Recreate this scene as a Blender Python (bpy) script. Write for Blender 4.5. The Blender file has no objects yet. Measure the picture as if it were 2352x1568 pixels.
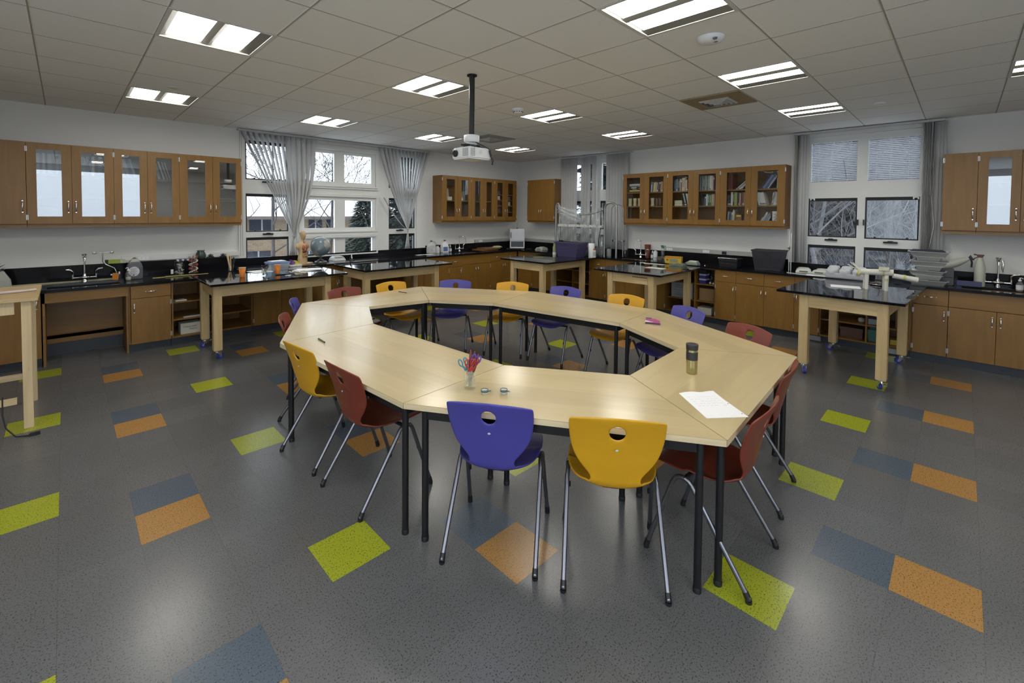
import bpy, bmesh, math, random
from mathutils import Vector, Matrix
PI = math.pi
S = bpy.context.scene
C = S.collection
# ------------------------------------------------------------------ camera
X1, Y1, H = 7.893, 7.666, 2.963
cam = bpy.data.cameras.new('camera'); co = bpy.data.objects.new('camera', cam); C.objects.link(co)
YAW, PITCH, ROLL, CZ = 0.7911975506, -0.0315338921, 0.0080014692, 1.7316106742
F, PX, PY = 1031.76477, 1168.06386, 521.72577
fw = Vector((math.cos(PITCH)*math.cos(YAW), math.cos(PITCH)*math.sin(YAW), math.sin(PITCH)))
rt = Vector((math.sin(YAW), -math.cos(YAW), 0)); up = rt.cross(fw)
c_, s_ = math.cos(ROLL), math.sin(ROLL)
r2, u2 = rt*c_ + up*s_, up*c_ - rt*s_
co.matrix_world = Matrix(((r2.x, u2.x, -fw.x, 0), (r2.y, u2.y, -fw.y, 0), (r2.z, u2.z, -fw.z, CZ), (0, 0, 0, 1)))
cam.sensor_fit = 'HORIZONTAL'; cam.sensor_width = 36.0
cam.lens = F/2352*36.0
cam.shift_x = (1176-PX)/2352; cam.shift_y = (PY-784)/2352
cam.clip_start = 0.05; cam.clip_end = 300
S.camera = co
# ------------------------------------------------------------------ world, view
S.view_settings.view_transform = 'Standard'; S.view_settings.look = 'None'
S.view_settings.gamma = 1.0; S.view_settings.use_curve_mapping = False
S.view_settings.exposure = 0.28
S.cycles.transparent_max_bounces = 24
SKY, LAMP = 3.6, 17.0
w = bpy.data.worlds.new('world'); S.world = w; w.use_nodes = True
nt = w.node_tree; nt.nodes.clear()
wo = nt.nodes.new('ShaderNodeOutputWorld'); wb = nt.nodes.new('ShaderNodeBackground')
tc = nt.nodes.new('ShaderNodeTexCoord'); sx = nt.nodes.new('ShaderNodeSeparateXYZ'); cr = nt.nodes.new('ShaderNodeValToRGB')
nt.links.new(tc.outputs['Generated'], sx.inputs[0]); nt.links.new(sx.outputs['Z'], cr.inputs[0])
cr.color_ramp.elements[0].position = 0.0; cr.color_ramp.elements[0].color = (0.62, 0.68, 0.78, 1)
cr.color_ramp.elements[1].position = 0.25; cr.color_ramp.elements[1].color = (0.86, 0.92, 1.0, 1)
nt.links.new(cr.outputs[0], wb.inputs[0]); wb.inputs[1].default_value = SKY
nt.links.new(wb.outputs[0], wo.inputs[0])

# ------------------------------------------------------------------ mesh helpers
class MB:
    def __init__(s): s.v = []; s.f = []; s.sm = []
    def add(s, vs, fs, smooth=False, M=None):
        n = len(s.v)
        for p in vs: s.v.append(tuple(M @ Vector(p)) if M else tuple(p))
        for f in fs: s.f.append(tuple(i+n for i in f)); s.sm.append(smooth)
        return s
    def box(s, a, b, M=None):
        x0, x1 = sorted((a[0], b[0])); y0, y1 = sorted((a[1], b[1])); z0, z1 = sorted((a[2], b[2]))
        return s.add([(x0,y0,z0),(x1,y0,z0),(x1,y1,z0),(x0,y1,z0),(x0,y0,z1),(x1,y0,z1),(x1,y1,z1),(x0,y1,z1)],
            [(0,3,2,1),(4,5,6,7),(0,1,5,4),(1,2,6,5),(2,3,7,6),(3,0,4,7)], False, M)
    def cbox(s, c, d, M=None):
        return s.box((c[0]-d[0]/2, c[1]-d[1]/2, c[2]-d[2]/2), (c[0]+d[0]/2, c[1]+d[1]/2, c[2]+d[2]/2), M)
    def quad(s, a, b, c, d, smooth=False): return s.add([a, b, c, d], [(0,1,2,3)], smooth)
    def prism(s, poly, z0, z1, M=None):
        n = len(poly)
        ar = sum(poly[i][0]*poly[(i+1)%n][1]-poly[(i+1)%n][0]*poly[i][1] for i in range(n))
        if ar < 0: poly = poly[::-1]
        vs = [(p[0],p[1],z0) for p in poly]+[(p[0],p[1],z1) for p in poly]
        fs = [tuple(range(n))[::-1], tuple(range(n,2*n))]+[(i,(i+1)%n,n+(i+1)%n,n+i) for i in range(n)]
        return s.add(vs, fs, False, M)
    def frustum(s, a, b, z0, z1, M=None):
        """a,b = (cx,cy,wx,wy) rectangles at z0,z1"""
        def r(q, z): return [(q[0]-q[2]/2,q[1]-q[3]/2,z),(q[0]+q[2]/2,q[1]-q[3]/2,z),(q[0]+q[2]/2,q[1]+q[3]/2,z),(q[0]-q[2]/2,q[1]+q[3]/2,z)]
        return s.add(r(a,z0)+r(b,z1), [(0,3,2,1),(4,5,6,7),(0,1,5,4),(1,2,6,5),(2,3,7,6),(3,0,4,7)], False, M)
    def tray(s, a, b, z0, z1, t=0.004, M=None):
        """open tapered tub: a bottom rect, b top rect"""
        def r(q, z, o=0): return [(q[0]-q[2]/2+o,q[1]-q[3]/2+o,z),(q[0]+q[2]/2-o,q[1]-q[3]/2+o,z),(q[0]+q[2]/2-o,q[1]+q[3]/2-o,z),(q[0]-q[2]/2+o,q[1]+q[3]/2-o,z)]
        vs = r(a,z0)+r(b,z1)+r(b,z1,t)+r(a,z0+t,t)
        fs = [(0,3,2,1)]
        for k in (0,4,8):
            for i in range(4): fs.append((k+i,k+(i+1)%4,k+4+(i+1)%4,k+4+i))
        fs.append((12,13,14,15))
        return s.add(vs, fs, False, M)
    def lathe(s, prof, c=(0,0,0), n=20, smooth=True, M=None, sc=(1,1)):
        """prof: [(r,z)...] bottom to top, closed with caps when r>0 at the ends"""
        vs = []; fs = []; k = len(prof)
        for r, z in prof:
            for i in range(n):
                a = 2*PI*i/n; vs.append((c[0]+r*math.cos(a)*sc[0], c[1]+r*math.sin(a)*sc[1], c[2]+z))
        for j in range(k-1):
            for i in range(n): fs.append((j*n+i, j*n+(i+1)%n, (j+1)*n+(i+1)%n, (j+1)*n+i))
        s.add(vs, fs, smooth, M)
        if prof[0][0] > 1e-6: s.add(vs[:n], [tuple(range(n))[::-1]], False, M)
        if prof[-1][0] > 1e-6: s.add(vs[-n:], [tuple(range(n))], False, M)
        return s
    def cyl(s, p0, p1, r0, r1=None, n=12, M=None, smooth=True):
        r1 = r0 if r1 is None else r1
        a, b = Vector(p0), Vector(p1); d = b-a; L = d.length
        q = d.to_track_quat('Z', 'Y').to_matrix().to_4x4(); T = Matrix.Translation(a) @ q
        if M: T = M @ T
        return s.lathe([(r0,0),(r1,L)], n=n, M=T, smooth=smooth)
    def tube(s, pts, r, n=8, M=None, closed=False, rs=None):
        P = [Vector(p) for p in pts]; k = len(P); vs = []; fs = []
        nrm = None
        for i in range(k):
            a = P[(i-1) % k] if (closed or i) else P[i]
            b = P[(i+1) % k] if (closed or i < k-1) else P[i]
            t = (b-a).normalized()
            if nrm is None:
                nrm = t.orthogonal().normalized()
            else:
                nrm = (nrm - t*nrm.dot(t))
                nrm = nrm.normalized() if nrm.length > 1e-6 else t.orthogonal().normalized()
            bi = t.cross(nrm); rr = rs[i] if rs else r
            for j in range(n):
                an = 2*PI*j/n; vs.append(tuple(P[i]+nrm*rr*math.cos(an)+bi*rr*math.sin(an)))
        m = k if closed else k-1
        for i in range(m):
            i2 = (i+1) % k
            for j in range(n): fs.append((i*n+j, i*n+(j+1)%n, i2*n+(j+1)%n, i2*n+j))
        s.add(vs, fs, True, M)
        if not closed:
            s.add(vs[:n], [tuple(range(n))[::-1]], False, M); s.add(vs[-n:], [tuple(range(n))], False, M)
        return s
    def sphere(s, c, r, n=16, m=10, sc=(1,1,1), M=None):
        vs = [(c[0],c[1],c[2]-r*sc[2])]; fs = []
        for j in range(1, m):
            ph = -PI/2+PI*j/m
            for i in range(n):
                a = 2*PI*i/n; vs.append((c[0]+r*sc[0]*math.cos(ph)*math.cos(a), c[1]+r*sc[1]*math.cos(ph)*math.sin(a), c[2]+r*sc[2]*math.sin(ph)))
        vs.append((c[0],c[1],c[2]+r*sc[2])); L = len(vs)-1
        for i in range(n): fs.append((0, 1+(i+1)%n, 1+i)); fs.append((L, L-n+i, L-n+(i+1)%n))
        for j in range(m-2):
            for i in range(n): fs.append((1+j*n+i, 1+j*n+(i+1)%n, 1+(j+1)*n+(i+1)%n, 1+(j+1)*n+i))
        return s.add(vs, fs, True, M)
    def build(s, name, mat, parent=None, loc=None, rz=0, bevel=0, seg=2):
        me = bpy.data.meshes.new(name); me.from_pydata(s.v, [], s.f)
        me.polygons.foreach_set('use_smooth', s.sm)
        if not isinstance(mat, (list, tuple)): mat = [mat]
        for m in mat: me.materials.append(m)
        me.update()
        if bevel:
            bm = bmesh.new(); bm.from_mesh(me)
            bmesh.ops.remove_doubles(bm, verts=bm.verts, dist=1e-5)
            es = [e for e in bm.edges if len(e.link_faces) == 2 and e.calc_face_angle(0) > 0.6]
            bmesh.ops.bevel(bm, geom=es, offset=bevel, segments=seg, affect='EDGES', clamp_overlap=True)
            bm.to_mesh(me); bm.free(); me.update()
        o = bpy.data.objects.new(name, me); C.objects.link(o)
        if parent: o.parent = parent
        if loc: o.location = loc
        if rz: o.rotation_euler.z = rz
        return o
def thing(name, label, cat, loc=(0,0,0), rz=0, group=None):
    o = bpy.data.objects.new(name, None); C.objects.link(o); o.empty_display_size = 0.1
    o.location = loc; o.rotation_euler = (0,0,rz); o['label'] = label; o['category'] = cat
    if group: o['group'] = group
    return o
def tag(o, label, cat, group=None, kind=None):
    o['label'] = label; o['category'] = cat
    if group: o['group'] = group
    if kind: o['kind'] = kind
    return o
def struct(o): o['kind'] = 'structure'; return o
KIDS = {}
def kids(o):
    return [c for c in bpy.data.objects if c.parent == o]
def dup(root, loc, rz=None, label=None, group=None):
    r = root.copy(); C.objects.link(r); r.location = loc
    if rz is not None: r.rotation_euler.z = rz
    if label: r['label'] = label
    if group: r['group'] = group
    def rec(a, b):
        for ch in kids(a):
            if ch == b: continue
            d = ch.copy(); C.objects.link(d); d.parent = b; rec(ch, d)
    rec(root, r)
    return r
def ringpts(c, r, n, z=None): return [(c[0]+r*math.cos(2*PI*i/n), c[1]+r*math.sin(2*PI*i/n)) for i in range(n)]

# ------------------------------------------------------------------ materials
MATS = {}
def mat(name, col, rough=0.5, metal=0.0, spec=0.5, emit=None, es=1.0, trans=0.0, ior=1.45, coat=0.0, noise=0.0, nscale=20, bump=0.0, bscale=60, alpha=1.0):
    if name in MATS: return MATS[name]
    m = bpy.data.materials.new(name); m.use_nodes = True; MATS[name] = m
    n = m.node_tree; b = n.nodes['Principled BSDF']
    b.inputs['Base Color'].default_value = (*col, 1); b.inputs['Roughness'].default_value = rough
    b.inputs['Metallic'].default_value = metal; b.inputs['IOR'].default_value = ior
    b.inputs['Specular IOR Level'].default_value = spec; b.inputs['Transmission Weight'].default_value = trans
    b.inputs['Coat Weight'].default_value = coat; b.inputs['Alpha'].default_value = alpha
    if emit: b.inputs['Emission Color'].default_value = (*emit, 1); b.inputs['Emission Strength'].default_value = es
    tc = n.nodes.new('ShaderNodeTexCoord')
    if noise:
        t = n.nodes.new('ShaderNodeTexNoise'); t.inputs['Scale'].default_value = nscale; t.inputs['Detail'].default_value = 5
        mx = n.nodes.new('ShaderNodeMix'); mx.data_type = 'RGBA'; mx.blend_type = 'MIX'
        mx.inputs[6].default_value = (*[c*(1-noise) for c in col], 1); mx.inputs[7].default_value = (*[min(1, c*(1+noise)) for c in col], 1)
        n.links.new(tc.outputs['Object'], t.inputs['Vector']); n.links.new(t.outputs['Fac'], mx.inputs[0]); n.links.new(mx.outputs[2], b.inputs['Base Color'])
    if bump:
        t = n.nodes.new('ShaderNodeTexNoise'); t.inputs['Scale'].default_value = bscale
        bp = n.nodes.new('ShaderNodeBump'); bp.inputs['Strength'].default_value = bump; bp.inputs['Distance'].default_value = 0.01
        n.links.new(tc.outputs['Object'], t.inputs['Vector']); n.links.new(t.outputs['Fac'], bp.inputs['Height']); n.links.new(bp.outputs[0], b.inputs['Normal'])
    return m
def wood(name, c1, c2, rough=0.4, scale=(1,1,12), fig=3.0, coat=0.0, spec=0.5, planks=None, streak=None):
    """grain runs along the axis with the SMALL scale; c1 dark, c2 light"""
    m = bpy.data.materials.new(name); m.use_nodes = True; MATS[name] = m
    n = m.node_tree; N = n.nodes.new; Lk = n.links.new; b = n.nodes['Principled BSDF']
    tc = N('ShaderNodeTexCoord'); mp = N('ShaderNodeMapping'); mp.inputs['Scale'].default_value = scale
    Lk(tc.outputs['Object'], mp.inputs[0])
    t = N('ShaderNodeTexNoise'); t.inputs['Scale'].default_value = fig; t.inputs['Detail'].default_value = 8; t.inputs['Roughness'].default_value = 0.6; t.inputs['Distortion'].default_value = 0.6
    Lk(mp.outputs[0], t.inputs['Vector'])
    r = N('ShaderNodeValToRGB'); r.color_ramp.elements[0].position = 0.32; r.color_ramp.elements[1].position = 0.68
    r.color_ramp.elements[0].color = (*c1, 1); r.color_ramp.elements[1].color = (*c2, 1)
    Lk(t.outputs['Fac'], r.inputs[0]); out = r.outputs[0]
    if streak:
        t2 = N('ShaderNodeTexNoise'); t2.inputs['Scale'].default_value = fig*5; t2.inputs['Detail'].default_value = 3; Lk(mp.outputs[0], t2.inputs['Vector'])
        r2_ = N('ShaderNodeValToRGB'); r2_.color_ramp.elements[0].position = 0.66; r2_.color_ramp.elements[1].position = 0.78
        r2_.color_ramp.elements[0].color = (0,0,0,1); r2_.color_ramp.elements[1].color = (0.55,0.55,0.55,1)
        Lk(t2.outputs['Fac'], r2_.inputs[0])
        mx = N('ShaderNodeMix'); mx.data_type = 'RGBA'; Lk(r2_.outputs[0], mx.inputs[0]); Lk(out, mx.inputs[6]); mx.inputs[7].default_value = (*streak, 1); out = mx.outputs[2]
    if planks:
        sp = N('ShaderNodeSeparateXYZ'); Lk(tc.outputs['Object'], sp.inputs[0])
        a = N('ShaderNodeMath'); a.operation = 'DIVIDE'; Lk(sp.outputs[planks[0]], a.inputs[0]); a.inputs[1].default_value = planks[1]
        f = N('ShaderNodeMath'); f.operation = 'FLOOR'; Lk(a.outputs[0], f.inputs[0])
        wn = N('ShaderNodeTexWhiteNoise'); wn.noise_dimensions = '1D'; Lk(f.outputs[0], wn.inputs['W'])
        mr = N('ShaderNodeMapRange'); mr.inputs[3].default_value = 0.90; mr.inputs[4].default_value = 1.04; Lk(wn.outputs['Value'], mr.inputs[0])
        mm = N('ShaderNodeMix'); mm.data_type = 'RGBA'; mm.blend_type = 'MULTIPLY'; mm.inputs[0].default_value = 1; Lk(out, mm.inputs[6]); Lk(mr.outputs[0], mm.inputs[7]); out = mm.outputs[2]
    Lk(out, b.inputs['Base Color'])
    b.inputs['Roughness'].default_value = rough; b.inputs['Coat Weight'].default_value = coat; b.inputs['Coat Roughness'].default_value = 0.16
    b.inputs['Specular IOR Level'].default_value = spec
    return m
def glass_mat(name, tint=(0.95,0.97,0.97), f0=0.04, rough=0.0, haze=0.0):
    m = bpy.data.materials.new(name); m.use_nodes = True; n = m.node_tree; n.nodes.clear(); N = n.nodes.new; Lk = n.links.new
    o = N('ShaderNodeOutputMaterial'); t = N('ShaderNodeBsdfTransparent'); t.inputs[0].default_value = (*tint, 1)
    g = N('ShaderNodeBsdfGlossy'); g.inputs['Roughness'].default_value = rough; g.inputs['Color'].default_value = (1,1,1,1)
    lw = N('ShaderNodeLayerWeight'); lw.inputs[0].default_value = 0.5; pw = N('ShaderNodeMath'); pw.operation = 'POWER'; pw.inputs[1].default_value = 4.0; Lk(lw.outputs['Facing'], pw.inputs[0]); fr = N('ShaderNodeMath'); fr.operation = 'MULTIPLY_ADD'; fr.inputs[1].default_value = 0.7; fr.inputs[2].default_value = 0.035; Lk(pw.outputs[0], fr.inputs[0])
    ad = N('ShaderNodeMath'); ad.operation = 'ADD'; ad.inputs[1].default_value = f0; ad.use_clamp = True
    mx = N('ShaderNodeMixShader'); Lk(fr.outputs[0], ad.inputs[0]); Lk(ad.outputs[0], mx.inputs[0]); Lk(t.outputs[0], mx.inputs[1]); Lk(g.outputs[0], mx.inputs[2])
    last = mx.outputs[0]
    if haze:
        d = N('ShaderNodeBsdfDiffuse'); d.inputs[0].default_value = (0.9,0.93,0.93,1); m2 = N('ShaderNodeMixShader'); m2.inputs[0].default_value = haze
        Lk(last, m2.inputs[1]); Lk(d.outputs[0], m2.inputs[2]); last = m2.outputs[0]
    Lk(last, o.inputs[0]); MATS[name] = m
    return m
WALL = mat('wall_paint', (0.70,0.70,0.69), 0.75, noise=0.02, nscale=2)
WHITE = mat('white_trim', (0.72,0.73,0.72), 0.4)
CAB = wood('honey_maple', (0.200,0.098,0.017), (0.250,0.126,0.024), 0.38, (7,7,0.7), 2.2)
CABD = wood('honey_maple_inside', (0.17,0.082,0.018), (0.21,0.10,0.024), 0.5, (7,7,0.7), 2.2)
CABH = wood('honey_maple_rail', (0.200,0.098,0.017), (0.250,0.126,0.024), 0.38, (0.7,7,7), 2.2)
MAPLE = wood('pale_maple', (0.46,0.33,0.16), (0.60,0.45,0.235), 0.42, (7,7,0.6), 2.4, streak=(0.36,0.23,0.10))
MAPLEH = wood('pale_maple_rail', (0.46,0.33,0.16), (0.60,0.45,0.235), 0.42, (0.6,7,7), 2.4, streak=(0.36,0.23,0.10))
PINE = wood('raw_pine', (0.55,0.42,0.24), (0.70,0.56,0.34), 0.6, (9,9,0.6), 2.4, streak=(0.34,0.22,0.10))
TOPW = wood('table_top_maple', (0.49,0.385,0.20), (0.565,0.455,0.25), 0.30, (0.5,5,5), 2.0, coat=0.45, streak=(0.46,0.34,0.17), planks=(1, 0.19))
EDGE = wood('table_edge_maple', (0.52,0.41,0.25), (0.66,0.55,0.36), 0.4, (0.6,7,7), 2.4)
EPOXY = mat('black_epoxy', (0.006,0.006,0.008), 0.04, spec=0.6)
EPOXY2 = mat('black_epoxy_counter', (0.007,0.007,0.009), 0.12, spec=0.3)
KICK = mat('slate_vinyl_kick', (0.035,0.042,0.055), 0.35, noise=0.15, nscale=3)
CHROME = mat('chrome', (0.75,0.75,0.76), 0.12, 1.0)
STEEL = mat('brushed_steel', (0.55,0.55,0.55), 0.3, 1.0)
GUN = mat('gunmetal_tube', (0.20,0.20,0.23), 0.28, 0.9)
BLKTUBE = mat('black_tube', (0.008,0.008,0.010), 0.38)
BLK = mat('black_plastic', (0.012,0.012,0.014), 0.45)
GASK = mat('black_gasket', (0.010,0.011,0.014), 0.5)
PLWHITE = mat('white_plastic', (0.75,0.76,0.77), 0.4)
PAPER = mat('white_paper', (0.80,0.80,0.82), 0.7)
RAILG = mat('grey_raceway', (0.36,0.37,0.36), 0.5)
GLASS = glass_mat('pane_glass', f0=0.0)
CGLASS = glass_mat('cabinet_glass', (0.95,0.96,0.96), 0.0); CGLASS_BOOST = glass_mat('cabinet_glass_boosted_reflection', (0.80,0.82,0.84), 0.14)  # second copy of the cabinet glass, reflection raised so those doors look brighter
JAR = glass_mat('jar_glass', (0.965,0.98,0.975), 0.01)
FILM = glass_mat('plastic_film', (0.86,0.89,0.90), 0.07, 0.05, haze=0.10)

def tile_floor():
    m = bpy.data.materials.new('vinyl_floor_tiles'); m.use_nodes = True; n = m.node_tree; N = n.nodes.new; Lk = n.links.new; b = n.nodes['Principled BSDF']
    T = 0.3048
    tc = N('ShaderNodeTexCoord'); sp = N('ShaderNodeSeparateXYZ'); Lk(tc.outputs['Object'], sp.inputs[0])
    def mth(op, a, bb=None, c=None):
        q = N('ShaderNodeMath'); q.operation = op
        for i, v in enumerate((a, bb, c)):
            if v is None: continue
            if isinstance(v, (int, float)): q.inputs[i].default_value = v
            else: Lk(v, q.inputs[i])
        return q.outputs[0]
    u = mth('DIVIDE', mth('SUBTRACT', sp.outputs[0], 0.86370), T); v = mth('DIVIDE', mth('SUBTRACT', sp.outputs[1], 2.02503), T)
    iu, iv = mth('FLOOR', u), mth('FLOOR', v)
    mu, mv = mth('FLOORED_MODULO', mth('ADD', iu, 0.01), 4), mth('FLOORED_MODULO', mth('ADD', iv, 0.01), 5)
    def is_(a, k): return mth('COMPARE', a, k+0.01, 0.1)
    lime = mth('MULTIPLY', is_(mu,0), is_(mv,0)); orng = mth('MULTIPLY', is_(mu,2), is_(mv,3)); blue = mth('MULTIPLY', is_(mu,2), is_(mv,4))
    # flecks
    vo = N('ShaderNodeTexNoise'); vo.inputs['Scale'].default_value = 150; vo.inputs['Detail'].default_value = 2.5; Lk(tc.outputs['Object'], vo.inputs['Vector'])
    fl = N('ShaderNodeValToRGB'); fl.color_ramp.elements[0].position = 0.365; fl.color_ramp.elements[1].position = 0.42; fl.color_ramp.elements[0].color = (1,1,1,1); fl.color_ramp.elements[1].color = (0,0,0,1)
    Lk(vo.outputs['Fac'], fl.inputs[0])
    fl2 = N('ShaderNodeValToRGB'); fl2.color_ramp.elements[0].position = 0.62; fl2.color_ramp.elements[1].position = 0.70; fl2.color_ramp.elements[0].color = (0,0,0,1); fl2.color_ramp.elements[1].color = (1,1,1,1)
    Lk(vo.outputs['Fac'], fl2.inputs[0])
    big = N('ShaderNodeTexNoise'); big.inputs['Scale'].default_value = 1.6; big.inputs['Detail'].default_value = 4; Lk(tc.outputs['Object'], big.inputs['Vector'])
    def mix(f, a, bb, bt='MIX'):
        q = N('ShaderNodeMix'); q.data_type = 'RGBA'; q.blend_type = bt
        for i, v in ((0,f),(6,a),(7,bb)):
            if isinstance(v, (int, float)): q.inputs[i].default_value = v
            elif isinstance(v, tuple): q.inputs[i].default_value = (*v, 1)
            else: Lk(v, q.inputs[i])
        return q.outputs[2]
    base = mix(big.outputs['Fac'], (0.104,0.105,0.107), (0.124,0.126,0.133))
    base = mix(blue, base, (0.072,0.096,0.128)); base = mix(lime, base, (0.31,0.345,0.022)); base = mix(orng, base, (0.36,0.185,0.048))
    wn = N('ShaderNodeTexWhiteNoise'); wn.noise_dimensions = '2D'; cb = N('ShaderNodeCombineXYZ'); Lk(iu, cb.inputs[0]); Lk(iv, cb.inputs[1]); Lk(cb.outputs[0], wn.inputs['Vector'])
    mr = N('ShaderNodeMapRange'); mr.inputs[3].default_value = 0.95; mr.inputs[4].default_value = 1.05; Lk(wn.outputs['Value'], mr.inputs[0])
    base = mix(1.0, base, mr.outputs[0], 'MULTIPLY')
    base = mix(mth('MULTIPLY', fl.outputs[0], 0.75), base, (0.02,0.021,0.02)); base = mix(mth('MULTIPLY', fl2.outputs[0], 0.12), base, (0.35,0.36,0.34))
    # scuffs
    sc = N('ShaderNodeTexNoise'); sc.inputs['Scale'].default_value = 9; sc.inputs['Detail'].default_value = 9; sc.inputs['Roughness'].default_value = 0.75; sc.inputs['Distortion'].default_value = 3; Lk(tc.outputs['Object'], sc.inputs['Vector'])
    scr = N('ShaderNodeValToRGB'); scr.color_ramp.elements[0].position = 0.70; scr.color_ramp.elements[1].position = 0.76; scr.color_ramp.elements[0].color = (0,0,0,1); scr.color_ramp.elements[1].color = (1,1,1,1); Lk(sc.outputs['Fac'], scr.inputs[0])
    base = mix(mth('MULTIPLY', scr.outputs[0], 0.2), base, (0.4,0.4,0.38))
    # joints
    fu, fv = mth('FRACT', u), mth('FRACT', v)
    e = mth('MINIMUM', mth('MINIMUM', fu, mth('SUBTRACT', 1.0, fu)), mth('MINIMUM', fv, mth('SUBTRACT', 1.0, fv)))
    jn = mth('MULTIPLY', mth('LESS_THAN', e, 0.0028), 0.35)
    base = mix(jn, base, (0.03,0.03,0.028))
    Lk(base, b.inputs['Base Color'])
    rr = N('ShaderNodeMapRange'); rr.inputs[3].default_value = 0.20; rr.inputs[4].default_value = 0.30; Lk(big.outputs['Fac'], rr.inputs[0]); Lk(rr.outputs[0], b.inputs['Roughness'])
    b.inputs['Specular IOR Level'].default_value = 0.5
    bn = N('ShaderNodeTexNoise'); bn.inputs['Scale'].default_value = 95; bn.inputs['Detail'].default_value = 2; Lk(tc.outputs['Object'], bn.inputs['Vector'])
    bp = N('ShaderNodeBump'); bp.inputs['Strength'].default_value = 0.09; bp.inputs['Distance'].default_value = 0.003; Lk(bn.outputs['Fac'], bp.inputs['Height']); Lk(bp.outputs[0], b.inputs['Normal'])
    return m
def ceiling_mat():
    m = bpy.data.materials.new('ceiling_tiles'); m.use_nodes = True; n = m.node_tree; N = n.nodes.new; Lk = n.links.new; b = n.nodes['Principled BSDF']
    tc = N('ShaderNodeTexCoord'); sp = N('ShaderNodeSeparateXYZ'); Lk(tc.outputs['Object'], sp.inputs[0])
    def mth(op, a, bb=None):
        q = N('ShaderNodeMath'); q.operation = op
        for i, v in enumerate((a, bb)):
            if v is None: continue
            if isinstance(v, (int, float)): q.inputs[i].default_value = v
            else: Lk(v, q.inputs[i])
        return q.outputs[0]
    G = 0.6096
    fu = mth('FRACT', mth('DIVIDE', mth('SUBTRACT', sp.outputs[0], 2.29924), G)); fv = mth('FRACT', mth('DIVIDE', mth('SUBTRACT', sp.outputs[1], 2.80906), G))
    e = mth('MINIMUM', mth('MINIMUM', fu, mth('SUBTRACT', 1.0, fu)), mth('MINIMUM', fv, mth('SUBTRACT', 1.0, fv)))
    slot = mth('LESS_THAN', e, 0.0075)
    t = N('ShaderNodeTexNoise'); t.inputs['Scale'].default_value = 120; t.inputs['Detail'].default_value = 3; Lk(tc.outputs['Object'], t.inputs['Vector'])
    mr = N('ShaderNodeMapRange'); mr.inputs[3].default_value = 0.94; mr.inputs[4].default_value = 1.04; Lk(t.outputs['Fac'], mr.inputs[0])
    mx = N('ShaderNodeMix'); mx.data_type = 'RGBA'; Lk(slot, mx.inputs[0]); mx.inputs[6].default_value = (0.80,0.79,0.77,1); mx.inputs[7].default_value = (0.34,0.32,0.29,1)
    mm = N('ShaderNodeMix'); mm.data_type = 'RGBA'; mm.blend_type = 'MULTIPLY'; mm.inputs[0].default_value = 1; Lk(mx.outputs[2], mm.inputs[6]); Lk(mr.outputs[0], mm.inputs[7])
    Lk(mm.outputs[2], b.inputs['Base Color']); b.inputs['Roughness'].default_value = 0.85
    hs = N('ShaderNodeMapRange'); hs.inputs[1].default_value = 0.006; hs.inputs[2].default_value = 0.02; Lk(e, hs.inputs[0])
    bp = N('ShaderNodeBump'); bp.inputs['Strength'].default_value = 0.4; bp.inputs['Distance'].default_value = 0.01; bp.invert = True; Lk(hs.outputs[0], bp.inputs['Height']); Lk(bp.outputs[0], b.inputs['Normal'])
    return m
FLOORM, CEILM = tile_floor(), ceiling_mat()

# ------------------------------------------------------------------ room shell
XB, YB = -2.0, -2.6       # unseen walls behind the camera
def sheet(rect, holes, y0, y1, axis='A'):
    """wall-like slab over rect (u0,z0,u1,z1) with rectangular holes; thickness between y0,y1. axis A: u=x, d=y ; axis B: u=y, d=x"""
    us = sorted({rect[0], rect[2], *[h[0] for h in holes], *[h[2] for h in holes]}); zs = sorted({rect[1], rect[3], *[h[1] for h in holes], *[h[3] for h in holes]})
    mb = MB()
    def q(u, d, z): return (u, d, z) if axis == 'A' else (d, u, z)
    def solid(i, j):
        if i < 0 or j < 0 or i >= len(us)-1 or j >= len(zs)-1: return False
        uc, zc = (us[i]+us[i+1])/2, (zs[j]+zs[j+1])/2
        return not any(h[0] < uc < h[2] and h[1] < zc < h[3] for h in holes)
    for i in range(len(us)-1):
        for j in range(len(zs)-1):
            if not solid(i, j): continue
            a, b_, c, d = us[i], us[i+1], zs[j], zs[j+1]
            mb.quad(q(a,y0,c), q(b_,y0,c), q(b_,y0,d), q(a,y0,d)); mb.quad(q(a,y1,c), q(a,y1,d), q(b_,y1,d), q(b_,y1,c))
            if not solid(i-1, j): mb.quad(q(a,y0,c), q(a,y0,d), q(a,y1,d), q(a,y1,c))
            if not solid(i+1, j): mb.quad(q(b_,y0,c), q(b_,y1,c), q(b_,y1,d), q(b_,y0,d))
            if not solid(i, j-1): mb.quad(q(a,y0,c), q(a,y1,c), q(b_,y1,c), q(b_,y0,c))
            if not solid(i, j+1): mb.quad(q(a,y0,d), q(b_,y0,d), q(b_,y1,d), q(a,y1,d))
    return mb
struct(MB().box((XB-.15,YB-.15,-.2),(X1+.15,Y1+.15,0)).build('floor', FLOORM))
WA, WB, WM = (1.93, 0.93, 5.0, 2.88), (0.36, 0.93, 1.67, 2.88), (4.66, 0.93, 6.04, 2.88)
struct(sheet((XB-.15,0,X1+.15,H+.25), [WA], Y1, Y1+.16, 'A').build('wall_left', WALL))
struct(sheet((YB-.15,0,Y1,H+.25), [WB, WM], X1, X1+.16, 'B').build('wall_right', WALL))
BWX, BWY = (-1.7, 0.8, 1.75, 2.85), (-2.2, 0.8, 2.2, 2.85)  # unseen rear windows, read off cabinet reflections, enlarged to add daylight fill
struct(sheet((XB-.15,0,X1+.15,H+.25), [BWX], YB-.16, YB, 'A').build('wall_back', WALL))
struct(sheet((YB,0,Y1,H+.25), [BWY], XB-.16, XB, 'B').build('wall_near', WALL))
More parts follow.
